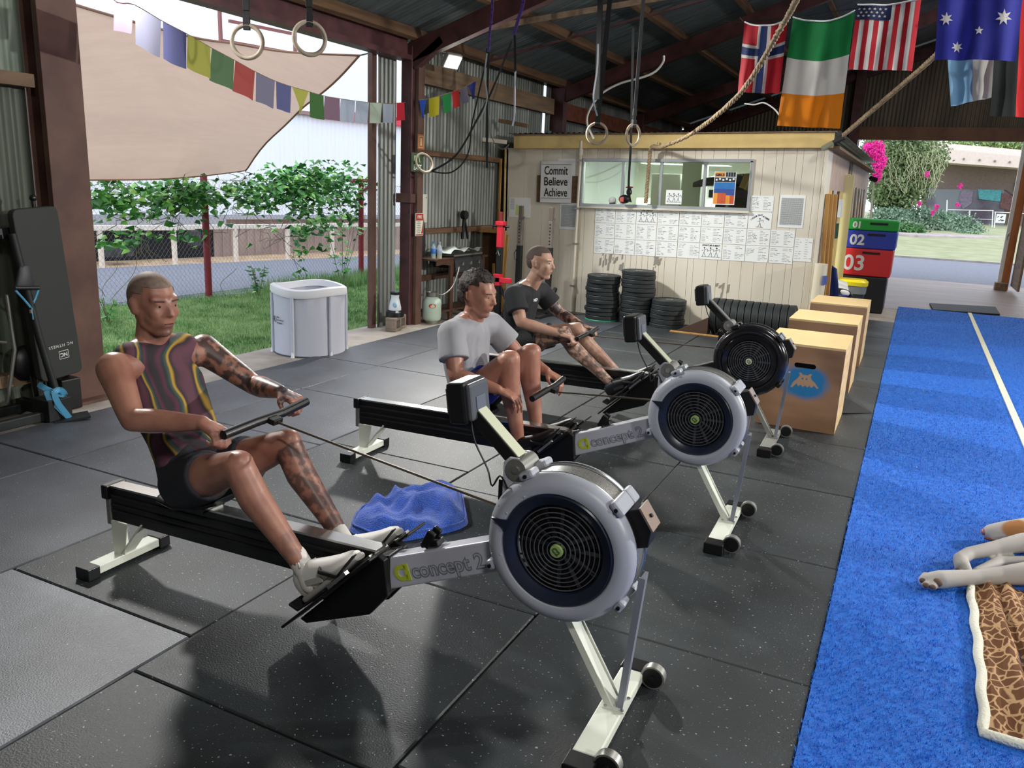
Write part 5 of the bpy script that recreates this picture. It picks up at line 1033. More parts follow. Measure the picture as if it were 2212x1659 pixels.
t = plate('fire_notice', 'red and white notice lowest on the red post', 7.76, 7.92, 1.00, 1.25, mat('cream notice', (226, 226, 206), .5)); MB().b2(.0062, .007, -.075, .075, .045, .120).b2(.0062, .007, -.075, .075, -.12, -.108).build('red_panel', mat('notice red', (178, 40, 44), .5), t); txt(t, 'FIRE', .05, 0, .083, mat('cream notice', (226, 226, 206), .5), .001, .0075); b = MB()
for k in range(7): b.box((.0068, -.015, .03 - k * .02), (.001, .08 if k % 2 else .06, .005))
b.build('printed_text', M_ink, t); MB().add([(.0068, .075, .04), (.0068, .035, -.10), (.0068, .075, -.10)], [(0, 2, 1)]).build('red_swoosh', mat('notice red', (178, 40, 44), .5), t)
t = thing('white_junction_box', 'narrow white electrical box on the iron wall beside the red post', 'box', (-5.14, 8.02, 1.30)); MB().b2(0, .05, -.06, .06, -.16, .16).build('box', mat('cream box', (214, 212, 200), .5), t, bevel=.006); MB().cyl((.05, .03, .12), (.054, .03, .12), .008).build('screw', M_zinc, t)
# ------------------------------------------------------------------ prayer flags
M_fc = {n: mat('prayer flag ' + n, c, .8, bump=.1, bscale=60) for n, c in dict(white=(116, 116, 134), blue=(98, 100, 144), yellow=(178, 176, 84), green=(96, 124, 88), red=(176, 82, 78), grey=(128, 124, 146), paleblue=(176, 186, 202), palepink=(134, 106, 122), palegreen=(180, 192, 172), brightred=(206, 40, 58), vblue=(40, 90, 200), vyellow=(216, 204, 48), vgreen=(36, 150, 76), vred=(210, 54, 54), vnavy=(52, 66, 150), dkgreen=(70, 110, 60)).items()}
for m in M_fc.values():
    T_ = m.node_tree; p = T_.nodes['Principled BSDF']; tl = T_.nodes.new('ShaderNodeBsdfTranslucent'); mx_ = T_.nodes.new('ShaderNodeMixShader'); ou = [n for n in T_.nodes if n.type == 'OUTPUT_MATERIAL'][0]; tl.inputs[0].default_value = p.inputs['Base Color'].default_value; mx_.inputs[0].default_value = .4; T_.links.new(p.outputs[0], mx_.inputs[1]); T_.links.new(tl.outputs[0], mx_.inputs[2]); T_.links.new(mx_.outputs[0], ou.inputs[0])
sp = [(200, -60, -4.35), (245, 0, -4.45), (290, 10, -4.5), (350, 45, -4.56), (404, 73, -4.62), (456, 103, -4.68), (507, 130, -4.74), (552, 155, -4.79), (595, 175, -4.84), (630, 187, -4.88), (668, 198, -4.92), (700, 207, -4.95), (735, 213, -4.98), (768, 218, -5.0), (798, 221, -5.02), (826, 223, -5.04), (850, 224, -5.06), (876, 221, -5.09)]
pts = [at(x, y, X=X) for x, y, X in sp]
t = thing('prayer_flag_string', 'string of the long run of faded prayer flags across the opening', 'string', (-4.8, 6, 2.4)); MB(True).tube(curve(pts, 60), .0025, 5).build('string', M_rope, t)
def flag(lab, a, b, h, m, tri=False, group='faded prayer flags', seed=0, skew=0):
    a, b = Vector(a), Vector(b); rr3 = random.Random(seed); t = thing('prayer_flag', lab, 'flag', (a + b) / 2, group=group); d = b - a; n = Vector((d.y, -d.x, 0)).normalized(); bm_ = MB(True); N = 6
    for j in range(N + 1):
        for i in range(N + 1):
            u, v = i / N, j / N; uu = u if not tri else (.5 + (u - .5) * (1 - v) + skew * v); p = a + d * (.03 + .94 * uu) + Vector((0, 0, -h * v)) + n * (.012 * math.sin(u * 5 + seed) * v) + d * (skew * v * (0 if tri else 1)); bm_.v.append(tuple(p))
    bm_.f = [(j * (N + 1) + i, j * (N + 1) + i + 1, (j + 1) * (N + 1) + i + 1, (j + 1) * (N + 1) + i) for j in range(N) for i in range(N)]
    o = bm_.build('cloth', m, t, smooth=180); return t
names_ = ['palepink', 'white', 'blue', 'yellow', 'green', 'red', 'grey', 'blue', 'yellow', 'dkgreen', 'palepink', 'paleblue', 'paleblue', 'palegreen', 'paleblue']
cn_ = ['pale pink', 'whitish', 'slate blue', 'mustard yellow', 'faded green', 'faded red', 'greyish lilac', 'dull blue', 'small yellow triangular', 'dark green and white', 'sheer pink', 'sheer white', 'sheer pale blue', 'sheer pale green', 'sheer greyish white']
hs_ = [.17, .235, .235, .22, .225, .225, .22, .215, .19, .21, .20, .20, .20, .195, .19]
for k in range(15): flag('%s prayer flag, %s along the faded string from the left' % (cn_[k], (ORD + ['tenth', 'eleventh', 'twelfth', 'thirteenth', 'fourteenth', 'fifteenth'])[k]), pts[k + 1], pts[k + 2], hs_[k], M_fc[names_[k]], tri=(k == 8), seed=k, skew=-.12 if k < 6 else -.05)
flag('bright red prayer flag hanging at the red post', at(856, 222, X=-5.07), at(874, 221, X=-5.07), .18, M_fc['brightred'], seed=3)
s2 = [(905, 216, -5.02), (922, 214, -5.0), (926, 213, -5), (950, 207, -4.97), (954, 206, -4.97), (973, 200, -4.95), (975, 199, -4.95), (991, 193, -4.93), (993, 192, -4.93), (1009, 185, -4.91), (1010, 184, -4.9), (1029, 174, -4.88)]
p2_ = [at(x, y, X=X) for x, y, X in s2]; t = thing('prayer_flag_string', 'short string carrying the six bright prayer flags on the iron wall', 'string', p2_[5]); MB(True).tube(p2_, .0025, 5).build('string', M_rope, t)
for k, (c_n, m, h, tri) in enumerate((('bright blue tapering', 'vblue', .19, True), ('bright yellow', 'vyellow', .20, False), ('bright green', 'vgreen', .20, False), ('bright red', 'vred', .19, False), ('grey', 'grey', .19, False), ('navy blue', 'vnavy', .19, True))): flag(c_n + ' prayer flag on the short string by the floodlight', p2_[2 * k], p2_[2 * k + 1], h, M_fc[m], tri=tri, group='bright prayer flags', seed=k + 30, skew=.05 if k < 2 else .25)
# ------------------------------------------------------------------ gymnastic rings, bands, ropes
def strap(b, a, c, w=.03, th=.004, up=(0, 1, 0)): b.bar(a, c, w, th, up=up); return b
def roofp(x, y, zmin=0): return Vector((x, y, roofz(x) + .05))
def gym_ring(lab, c, R, nrm, top, m=M_ringwood, strap_m=M_strap, thick=.0145, w=.038):
    t = thing('gymnastic_ring', lab, 'gymnastic ring', c, group='gymnastic rings'); n = Vector(nrm).normalized(); a = n.cross(Vector((0, 0, 1))).normalized(); u = a.cross(n); N = 48
    MB(True).tube([Vector(c) + (a * math.cos(2 * PI * k / N) + u * math.sin(2 * PI * k / N)) * R for k in range(N)], thick, 12, closed=True).build('ring', m, t, smooth=180)
    cr_ = Vector(c) + u * R; b = MB(True); b.bar(cr_ - u * .03, Vector(top), w, .006, up=tuple(n)); b.bar(cr_ - u * .03, cr_ + u * .05, w + .004, .028, up=tuple(n)); b.build('strap', strap_m, t)
    MB(True).bar(cr_ + u * .09, cr_ + u * .16, w + .008, .014, up=tuple(n)).build('buckle', M_blackm, t, bevel=.003); return t
gym_ring('wooden gymnastic ring on a black strap, left one of the near pair', (-4.20, 4.38, 2.455), .103, (.42, -.9, 0), (-4.20, 4.40, 3.32)); gym_ring('wooden gymnastic ring on a black strap, right one of the near pair', (-3.83, 4.57, 2.495), .103, (.75, -.65, 0), (-3.83, 4.60, 3.44))
gym_ring('wooden gymnastic ring, left one of the pair in front of the cabin', (-3.21, 8.44, 2.175), .106, (.25, -.97, 0), (-3.16, 8.44, 3.66), w=.05); gym_ring('wooden gymnastic ring seen almost edge on, right of the far pair', (-2.86, 8.60, 2.175), .106, (.86, -.35, 0), (-2.86, 8.60, 3.77), w=.05)
t = thing('black_resistance_band', 'black band hanging through the right far ring down to the window', 'band', at(1365, 200, Y=9.2)); b = ribbon([at(1368, 60, Y=8.7), at(1363, 300, Y=9.2), at(1358, 400, Y=9.6), at(1362, 436, Y=9.85)], .028, 20, up=(0, 1, 0)); b.build('band', M_strap, t)
t = thing('wrapped_beam_strap', 'black padded strap wrapped around the hanging strap of the left far ring', 'strap', at(1300, 80, Y=8.4)); MB(True).bar(at(1297, 0, Y=8.4), at(1290, 215, Y=8.4), .05, .03, up=(0, 1, 0)).build('wrap', M_strap, t); ribbon([at(1292, 95, Y=8.35), at(1290, 150, Y=8.3), at(1282, 210, Y=8.3), at(1290, 250, Y=8.35)], .018, 20, up=(0, 1, 0)).build('silver_tail', M_silverstrap, t)
# third ring pulled to the post by bands, with the purple bands
c3 = at(916, 352, X=-4.98); t = thing('gymnastic_ring', 'wooden gymnastic ring hooked sideways at the red post on bands', 'gymnastic ring', c3, group='gymnastic rings'); N = 40; nn = Vector((.80, -.35, .35)).normalized(); aa_ = nn.orthogonal().normalized(); bb_ = nn.cross(aa_)
MB(True).tube([c3 + (aa_ * math.cos(2 * PI * k / N) + bb_ * math.sin(2 * PI * k / N)) * .106 for k in range(N)], .0145, 12, closed=True).build('ring', M_ringwood, t, smooth=180)
ribbon([at(928, 372, X=-4.95), at(985, 335, X=-4.5), at(1035, 250, X=-4.0), at(1065, 190, X=-3.7), at(1105, 90, X=-3.25)], .022, 50, up=(0, 1, 0)).build('strap', M_strap, t); ribbon([at(930, 370, X=-4.95), at(975, 372, X=-4.6), at(1010, 335, X=-4.3), at(1020, 265, X=-4.15), at(1048, 140, X=-3.9), at(1052, 105, X=-3.85)], .016, 50, up=(0, 1, 0)).build('strap', M_strap, t)
for i, (q, lab) in enumerate(((((1064, -60), (1063, 20), (1058, 70), (1055, 112)), 'purple elastic band hanging from the roof, left one'), (((1137, -60), (1130, 5), (1120, 40), (1110, 75)), 'purple elastic band hanging from the roof, right one'))):
    t = thing('purple_band', lab, 'band', at(*q[1], Y=6.6)); ribbon([at(x, y, Y=6.6) for x, y in q], .030 if i else .022, 16, up=(0, 1, 0)).build('band', M_elastic, t)
t = thing('black_hanging_band', 'long black band hanging straight down in front of the iron wall', 'band', at(1055, 200, Y=6.9)); ribbon([at(1056, 110, Y=6.6), at(1053, 200, Y=6.8), at(1052, 300, Y=7.0), at(1052, 362, Y=7.1)], .022, 20, up=(0, 1, 0)).build('band', M_strap, t); ribbon([at(1052, 115, Y=6.55), at(1047, 165, Y=6.6), at(1052, 215, Y=6.7), at(1036, 260, Y=6.8)], .012, 20, up=(0, 1, 0)).build('silver_tail', M_silverstrap, t)
t = thing('silver_hanging_strap', 'black strap with a twisted silver tail hanging right of the purple bands', 'strap', at(1112, 150, Y=6.7)); ribbon([at(1112, 75, Y=6.6), at(1113, 120, Y=6.65), at(1113, 155, Y=6.7)], .022, 12, up=(0, 1, 0)).build('strap', M_strap, t); ribbon([at(1113, 152, Y=6.7), at(1112, 200, Y=6.7), at(1111, 250, Y=6.7), at(1107, 272, Y=6.7)], .020, 20, up=(.4, 1, 0)).build('silver_tail', M_silverstrap, t)
def rope(lab, pts, r=.024, seed=0):
    t = thing('climbing_rope', lab, 'rope', pts[0]); q = curve(pts, 160); L = 0; strands = [[], [], []]; prev = None
    for i, p in enumerate(q):
        if i: L += (q[i] - q[i - 1]).length
        d = (q[min(i + 1, len(q) - 1)] - q[max(i - 1, 0)]).normalized(); a = d.orthogonal().normalized() if prev is None else (prev - d * prev.dot(d)).normalized(); prev = a; b_ = d.cross(a)
        for k in range(3): an = L / .10 * 2 * PI / 1 + k * 2 * PI / 3; strands[k].append(p + (a * math.cos(an) + b_ * math.sin(an)) * r * .5)
    b = MB(True)
    for s in strands: b.tube(s, r * .58, 7)
    b.build('rope', M_rope, t, smooth=60); return t
ra = [at(1735, -30, Y=6.0), at(1690, 55, Y=6.4), at(1600, 200, Y=7.6), at(1500, 285, Y=8.8), at(1432, 316, Y=9.6), at(1408, 318, Y=9.86), at(1403, 345, Y=9.90), at(1399, 390, Y=9.90), at(1395, 438, Y=9.88)]
rope('thick manila climbing rope looped down from the roof to the cabin window', ra)
rope('thick manila rope tied to the right corner of the cabin roof', [at(2090, 45, Y=8.0), at(2015, 125, Y=8.35), at(1900, 225, Y=9.1), at(1822, 292, Y=9.85)])
t = thing('rope_lashing', 'grey tape lashing that ties the rope to the cabin roof corner', 'tape', at(1805, 305, Y=9.9)); MB(True).bar(at(1826, 296, Y=9.85), at(1800, 308, Y=9.9), .045, .045).build('black_tape', M_blackm, t, bevel=.01); MB(True).bar(at(1800, 308, Y=9.9), at(1775, 322, Y=9.88), .06, .055).build('grey_tape', mat('grey green tape', (128, 130, 108), .6), t, bevel=.012)
t = thing('rope_hook', 'small bright hook holding the rope on the cabin fascia', 'hook', at(1417, 312, Y=9.9)); MB(True).tube([at(1420, 306, Y=9.9), at(1417, 318, Y=9.9), at(1411, 316, Y=9.86)], .008).build('hook', M_chrome, t)
# ------------------------------------------------------------------ big flags
def cloth(lab, corners, painter, seed=0, n=24, Y=8.0, sag=.05):
    """corners TL, TR, BR, BL as world points; painter(u,v) -> list of (name, material, inside test)"""
    TL, TR, BR, BL = [Vector(c) for c in corners]; t = thing('national_flag', lab, 'flag', (TL + TR) / 2, group='national flags hanging from the roof'); nrm = (TR - TL).cross(BL - TL).normalized()
    def P(u, v, off=0):
        p = (TL * (1 - u) + TR * u) * (1 - v) + (BL * (1 - u) + BR * u) * v; p = p + Vector((0, 0, -sag * 4 * u * (1 - u) * (1 - v)))
        w = .022 * math.sin(u * 9 + seed + v * 1.5) + .012 * math.sin(u * 19 + seed * 2) * (.4 + v) + .006 * math.sin(v * 14 + u * 7)
        return p + nrm * (w + off)
    for name, m, polys, off in painter:
        for grp_ in ([[q_] for q_ in polys] if name == 'star' else [polys]):
            b = MB(True)
            for poly in grp_:
                if len(poly) == 4 and poly[0][1] == poly[1][1] and poly[1][0] == poly[2][0]:
                    (u0, v0), (u1, _), (_, v1), _ = poly; nu = max(2, int(abs(u1 - u0) * n)); nv = max(2, int(abs(v1 - v0) * n)); k0 = len(b.v)
                    for j in range(nv + 1):
                        for i in range(nu + 1): b.v.append(tuple(P(u0 + (u1 - u0) * i / nu, v0 + (v1 - v0) * j / nv, off)))
                    for j in range(nv):
                        for i in range(nu): a = k0 + j * (nu + 1) + i; b.f.append((a, a + 1, a + nu + 2, a + nu + 1))
                else:
                    k0 = len(b.v); b.v += [tuple(P(u, v, off)) for u, v in poly]
                    cu_, cv_ = sum(u for u, v in poly) / len(poly), sum(v for u, v in poly) / len(poly); b.v.append(tuple(P(cu_, cv_, off))); c0 = len(b.v) - 1; m_ = len(poly); b.f += [(k0 + i, k0 + (i + 1) % m_, c0) for i in range(m_)]
            b.build(name, m, t, smooth=180)
    b = MB(True); b.tube([P(u, 0, -.002) + Vector((0, 0, .008)) for u in np.linspace(0, 1, 14)], .007, 6); b.build('header_tape', M_paper, t)
    for u in (0, 1): MB(True).tube([P(u, 0), P(u, 0) + Vector((.05 * (2 * u - 1), .02, .05))], .004, 5).build('tie', M_strap, t)
    return t
def rc(u0, v0, u1, v1): return [(u0, v0), (u1, v0), (u1, v1), (u0, v1)]
def star(cu, cv, r, n=7, asp=1.0, inner=.45, ph=-PI / 2): return [(cu + r * (1 if k % 2 == 0 else inner) * math.cos(ph + PI * k / n), cv + r * asp * (1 if k % 2 == 0 else inner) * math.sin(ph + PI * k / n)) for k in range(2 * n)]
F = {k: mat('flag ' + k, c, .75, bump=.08, bscale=50) for k, c in dict(red=(188, 26, 44), white=(216, 214, 210), navy=(30, 52, 110), green=(18, 128, 66), orange=(238, 138, 22), stars=(30, 44, 88), ausblue=(30, 36, 140), sky=(128, 176, 212), black=(30, 34, 34), sred=(214, 40, 40), cream=(206, 208, 200)).items()}
for m in F.values():
    T_ = m.node_tree; p = T_.nodes['Principled BSDF']; tl = T_.nodes.new('ShaderNodeBsdfTranslucent'); mx_ = T_.nodes.new('ShaderNodeMixShader'); ou = [n for n in T_.nodes if n.type == 'OUTPUT_MATERIAL'][0]; tl.inputs[0].default_value = p.inputs['Base Color'].default_value; mx_.inputs[0].default_value = .3; T_.links.new(p.outputs[0], mx_.inputs[1]); T_.links.new(tl.outputs[0], mx_.inputs[2]); T_.links.new(mx_.outputs[0], ou.inputs[0])
def cq(*pts, Y=8.0): return [at(x, y, Y=Y) for x, y in pts]
cloth('red flag with a blue and white cross, leftmost flag', cq((1607, 48), (1702, 42), (1684, 202), (1592, 200)), [('field', F['red'], [rc(0, 0, 1, 1)], 0), ('white_cross', F['white'], [rc(.36, 0, .64, 1), rc(0, .29, 1, .49)], -.002), ('blue_cross', F['navy'], [rc(.43, 0, .57, 1), rc(0, .335, 1, .445)], -.004)], 1)
cloth('large green white and orange banded flag', cq((1712, 38), (1847, 26), (1815, 278), (1679, 272)), [('green_band', F['green'], [rc(0, 0, 1, .36)], 0), ('white_band', F['white'], [rc(0, .36, 1, .69)], 0), ('orange_band', F['orange'], [rc(0, .69, 1, 1)], 0)], 2, sag=.06)
st_ = [star(.04 + .085 * i + (.04 if j % 2 else 0), .05 + j * .055, .030, 5, .75) for j in range(3) for i in range(6 - j % 2)]
cloth('red and white striped flag with white stars on a dark blue corner', cq((1852, 12), (1990, 0), (1970, 153), (1833, 150)), [('white_stripe', F['white'], [rc(0, 0, 1, 1)], 0), ('red_stripe', F['red'], [rc(k * 2 / 13, 0, (k * 2 + 1) / 13, 1) for k in range(7)], -.002), ('star_field', F['stars'], [rc(0, 0, .56, .22)], -.004), ('star', F['white'], st_, -.006)], 3, sag=.02)
sU = lambda px, py: ((px - 2030) / 172, (py + 120) / 250)
cloth('dark blue flag with five white stars, hanging in front of the others', cq((2036, -120), (2222, -130), (2196, 131), (2019, 129), Y=7.6), [('field', F['ausblue'], [rc(0, 0, 1, 1)], 0), ('star', F['white'], [star(.11, .64, .085, 7, .72), star(.80, .63, .10, 7, .72), star(.52, .74, .055, 5, .72), star(.27, .88, .075, 7, .72), star(.4, .1, .16, 7, .72)], -.003)], 4, sag=.02)
cloth('pale blue and white banded flag behind the dark blue one', cq((2042, 60), (2160, 60), (2143, 210), (2054, 230), Y=8.6), [('blue_band', F['sky'], [rc(0, 0, .52, 1)], 0), ('white_band', F['cream'], [rc(.52, 0, 1, 1)], 0)], 5, sag=.0)
cloth('black and red flag at the right edge', cq((2160, -60), (2300, -70), (2292, 258), (2139, 250), Y=8.3), [('black_band', F['black'], [rc(0, 0, .36, 1)], 0), ('red_band', F['sred'], [rc(.36, 0, 1, 1)], 0)], 6, sag=.0)
t = thing('flag_line', 'thin black cord across the shed that carries the national flags', 'cord', (-.5, 8, 3.2)); MB(True).tube([at(1560, 45, Y=8.02), at(1605, 48, Y=8.02), at(1705, 38, Y=8.02), at(1850, 18, Y=8.02), at(1992, -4, Y=8.02), at(2300, -60, Y=8.02)], .004, 5).build('cord', M_strap, t)
# ------------------------------------------------------------------ blue towel
t = thing('blue_towel', 'crumpled bright blue towel on the floor between the two front rowing machines', 'towel', (-1.95, 3.1, 0)); outl = [at(*p) for p in ((752, 1150), (775, 1105), (835, 1085), (858, 1062), (905, 1072), (960, 1062), (1000, 1072), (1012, 1135), (985, 1148), (930, 1160), (870, 1172), (800, 1168))]
cen = sum(outl, Vector()) / len(outl); b = MB(True); NR, NA = 22, 72; from mathutils import noise
def oat(a):
    best = None
    for i in range(len(outl)):
        p, q = outl[i] - cen, outl[(i + 1) % len(outl)] - cen; d = Vector((math.cos(a), math.sin(a))); det = d.x * (p.y - q.y) - d.y * (p.x - q.x)
        if abs(det) < 1e-9: continue
        s_ = (p.x * (p.y - q.y) - p.y * (p.x - q.x)) / det; u_ = (d.x * p.y - d.y * p.x) / det
        if s_ > 0 and -1e-6 <= u_ <= 1 + 1e-6: best = s_ if best is None else max(best, s_)
    return best or .2
rad = [oat(2 * PI * k / NA) for k in range(NA)]; rad = [(rad[k - 1] + rad[k] * 2 + rad[(k + 1) % NA]) / 4 for k in range(NA)]
for j in range(NR + 1):
    for k in range(NA):
        a = 2 * PI * k / NA; f = j / NR; x, y = cen.x + rad[k] * f * math.cos(a), cen.y + rad[k] * f * math.sin(a); ed = min(1, (1 - f) * 5)
        nv = noise.noise(Vector((x * 7, y * 7, 0))); n2_ = noise.noise(Vector((x * 13 + 5, y * 16, 1))); n3_ = noise.noise(Vector((x * 30, y * 30, 2)))
        wx = noise.noise(Vector((x * 3, y * 3, 7))) * .12; r1_ = (1 - abs(noise.noise(Vector(((x + y * .5 + wx) * 9, (y - x * .5) * 2.6, 3)))) * 2.6); r2_ = (1 - abs(noise.noise(Vector(((x - y * .8 + wx) * 5, (y + x) * 3.0, 9)))) * 3.0)
        h = .016 + ed * (.014 + .045 * max(0, r1_) + .045 * max(0, r2_) + .018 * max(0, math.sin(2.2 * (y - cen.y) * 6 + 1)) + .007 * n3_)
        if j == NR: h = .003
        b.v.append((x, y, max(.003, h)))
for it in range(2):
    zz = [v[2] for v in b.v]
    for j in range(1, NR):
        for k in range(NA): b.v[j * NA + k] = (b.v[j * NA + k][0], b.v[j * NA + k][1], (2 * zz[j * NA + k] + zz[(j - 1) * NA + k] + zz[(j + 1) * NA + k] + zz[j * NA + k - (1 if k else 1 - NA)] + zz[j * NA + (k + 1) % NA]) / 6)
b.f = [(j * NA + k, j * NA + (k + 1) % NA, (j + 1) * NA + (k + 1) % NA, (j + 1) * NA + k) for j in range(NR) for k in range(NA)]
M_tow = mat('blue terry', (30, 86, 196), .9, bump=1.0, bscale=160, var=.12, scale=20, sheen=.4); o = b.build('cloth', M_tow, t, smooth=180); MB(True).tube([Vector(b.v[(NR - 1) * NA + k]) + V(0, 0, .006) for k in range(NA)], .006, 6, closed=True).build('hem', M_tow, t, smooth=180)
# ------------------------------------------------------------------ rowing machines
def rower(label, X0, Y0, rz, seat_x, handle, shell, ring, arm_m, boom_m, leg_m, band_m, lime=True, white_boom=True):
    """X0: shift of the machine along x; handle: world centre of the handle; everything else in machine coordinates (front towards +x)"""
    t = thing('rowing_machine', label, 'rowing machine', (-1.7 + X0, Y0, 0), rz, group='rowing machines in a row'); K = 1.7
    Mi = Matrix.LocRotScale(t.location, t.rotation_euler, None).inverted()
    def s(b): b.v = [(v[0] + K, v[1], v[2]) for v in b.v]; return b
    def mk(b, n, m, **k): return s(b).build(n, m, k.pop('parent', t), **k)
    # monorail
    Pz = lambda x: .335 + (x + 2.8) * .02
    b = MB(); b.prism([(-2.80, .19), (-1.50, .205), (-1.50, .36), (-2.80, .335)], -.028, .028); mk(b, 'monorail', M_black, bevel=.003)
    b = MB(); b.bar((-2.80, -.0, Pz(-2.8) + .003), (-1.50, 0, Pz(-1.5) + .003), .062, .008); mk(b, 'rail_top', M_chrome)
    b = MB()
    for y in (-1, 1):
        for z0 in (.235, .262, .300): b.bar((-2.795, y * .030, z0), (-1.5, y * .030, z0 + .022), .006, .010)
    mk(b, 'rail_ribs', M_blackm)
    b = MB(); b.b2(-2.83, -2.795, -.05, .05, .285, .345); mk(b, 'end_cap', M_black, bevel=.006)
    b = MB(); b.b2(-2.825, -2.80, -.034, .034, .17, .285); mk(b, 'end_plate', M_zinc, bevel=.003)
    # rear leg
    b = MB(); b.prism([(-2.80, .19), (-2.71, .19), (-2.735, .05), (-2.795, .05)], -.035, -.031).bar((-2.80, 0, .19), (-2.795, 0, .045), .07, .006); mk(b, 'rear_leg', leg_m, bevel=.002)
    b = MB(); b.bar((-2.63, 0, .205), (-2.76, 0, .045), .07, .008); mk(b, 'rear_leg_brace', leg_m, bevel=.002)
    b = MB(); b.b2(-2.81, -2.745, -.15, .15, .012, .048); mk(b, 'rear_foot_bar', leg_m, bevel=.004)
    for y in (-.175, .175): b = MB(); b.b2(-2.815, -2.74, y - .028, y + .028, 0, .052); mk(b, 'rubber_foot', M_black, bevel=.004)
    # seat
    b = MB(); sx = seat_x - X0
    b.loft([((sx - .13, 0, .388), .10, .012), ((sx - .10, 0, .392), .135, .016), ((sx + .0, 0, .386), .15, .018), ((sx + .07, 0, .390), .12, .018), ((sx + .11, 0, .392), .06, .012)], 20, p=3); mk(b, 'seat', M_black, smooth=60)
    b = MB(); b.b2(sx - .08, sx + .06, -.045, .045, .352, .376); mk(b, 'seat_carriage', M_zinc, bevel=.004)
    for dx in (-.06, .04):
        for y in (-.045, .045): b = MB(); b.cyl((sx + dx, y - .01, .352), (sx + dx, y + .01, .352), .016, n=12); mk(b, 'roller', M_black, smooth=40)
    # foot assembly
    for y0, y1 in ((-.075, -.045), (.045, .075)):
        b = MB(); b.prism([(-1.80, .045), (-1.77, .035), (-1.50, .145), (-1.425, .235), (-1.44, .36), (-1.48, .38), (-1.62, .22)], y0, y1); mk(b, 'foot_bracket', M_black, bevel=.004)
    b = MB(); b.prism([(-1.52, .19), (-1.44, .22), (-1.44, .37), (-1.52, .34)], -.045, .045); mk(b, 'joint_block', M_black, bevel=.004)
    u = Vector((.39, 0, .37)).normalized()
    for y in (-.115, .115):
        p0 = Vector((-1.80, y, .06)); p1 = Vector((-1.43, y, .41))
        b = MB(); b.bar(p0, p1, .12, .010); mk(b, 'footplate', M_black, bevel=.004)
        b = MB(); q0 = p0 + u * .10; n = Vector((-u.z, 0, u.x)); b.bar(q0 + n * .012, q0 + n * .05 - u * .02, .09, .012); b.bar(q0 + u * .02 + n * .012, q0 + u * .14 + n * .012, .07, .008); mk(b, 'heel_cup', M_blackm, bevel=.003)
        c = p0 + u * .36; b = MB(); b.bar(c - u * .05 + V(0, -.07, 0) + n * .01, c + u * .05 + V(0, -.07, 0) + n * .012, .02, .012); mk(b, 'strap_buckle', M_chrome); b = MB(); b.bar(c - u * .05 + V(0, .07, 0) + n * .01, c + u * .05 + V(0, .07, 0) + n * .012, .02, .012); mk(b, 'strap_buckle', M_chrome)
        b = MB(); b.tube([c + V(0, -.065, 0) + n * .02, c + V(0, -.058, 0) + n * .07 - u * .06, c + V(0, 0, 0) + n * .098 - u * .08, c + V(0, .058, 0) + n * .07 - u * .06, c + V(0, .065, 0) + n * .02], .008, 6); b.bar(c + V(0, -.07, 0) + n * .02, c + V(0, -.08, 0) + u * .13 + n * .04, .02, .003); mk(b, 'foot_strap', M_strap, smooth=60)
    # boom with its lettering
    b = MB(); b.prism([(-1.45, .235), (-1.45, .355), (-.90, .575), (-.90, .465)], -.036, .036); bm_o = mk(b, 'boom', boom_m, bevel=.006)
    d = Vector((.55, 0, .222)).normalized(); ang = math.atan2(d.z, d.x)
    def lettering(txt, size, x0, m, name, **k):
        l = text_mb(txt, size, align='LEFT', ext=.0008, **k); l.xf(Matrix.Translation((-1.43 + d.x * x0, -.0372, .296 + d.z * x0)) @ Matrix.Rotation(-ang, 4, 'Y')); return mk(l, name, m, parent=bm_o)
    lettering('C', .070, .012, mat('lime print', (190, 204, 60), .5), 'logo', bold=.004); lettering('I', .070, .054, mat('lime print', (190, 204, 60), .5), 'logo', bold=.006)
    lettering('concept 2', .072, .082, mat('boom print', (122, 126, 136), .5) if white_boom else M_ink, 'lettering', bold=.0025)
    lettering('concept 2', .072, .082, mat('boom print inner', (176, 178, 186), .5), 'lettering_inner', bold=-.0008).location.y -= .0006
    b = MB(); b.cyl((-1.455, -.038, .25), (-1.455, -.036, .25), .006).cyl((-1.455, -.038, .335), (-1.455, -.036, .335), .006); mk(b, 'bolt', M_chrome)
    b = MB(); c = Vector((-1.30, 0, .424)); b.bar(c + V(-.03, 0, 0), c + V(.035, 0, .02), .05, .02).bar(c + V(-.015, -.02, .0), c + V(.012, -.02, .055), .02, .03).bar(c + V(-.015, .02, .0), c + V(.012, .02, .055), .02, .03); mk(b, 'handle_hook', M_black, bevel=.004)
    # front upright bracket + monitor arm + monitor
    b = MB(); b.prism([(-1.03, .50), (-.97, .50), (-.965, .78), (-.98, .80), (-1.01, .80), (-1.03, .78)], -.045, -.035).prism([(-1.03, .50), (-.97, .50), (-.965, .78), (-.98, .80), (-1.01, .80), (-1.03, .78)], .035, .045); mk(b, 'side_bracket', boom_m, bevel=.003)
    b = MB(); b.prism([(-1.045, .48), (-1.03, .48), (-1.03, .72), (-1.045, .72)], -.04, .04); mk(b, 'inner_bracket', M_black)
    b = MB(); b.cyl((-.985, -.052, .765), (-.985, .052, .765), .034, n=20); mk(b, 'arm_pivot', M_zinc, smooth=40)
    b = MB(); b.cyl((-.985, -.056, .765), (-.985, -.05, .765), .012, n=10).cyl((-1.0, -.048, .70), (-1.0, -.044, .70), .006, n=8); mk(b, 'bolt', M_chrome)
    a0, a1 = Vector((-.985, 0, .765)), Vector((-1.155, 0, .915)); ud = (a1 - a0).normalized(); nn = Vector((ud.z, 0, -ud.x))
    if nn.x < 0: nn = -nn
    b = MB(); b.bar(a0, a1, .060, .042, up=tuple(nn)); mk(b, 'monitor_arm', M_black, bevel=.004)
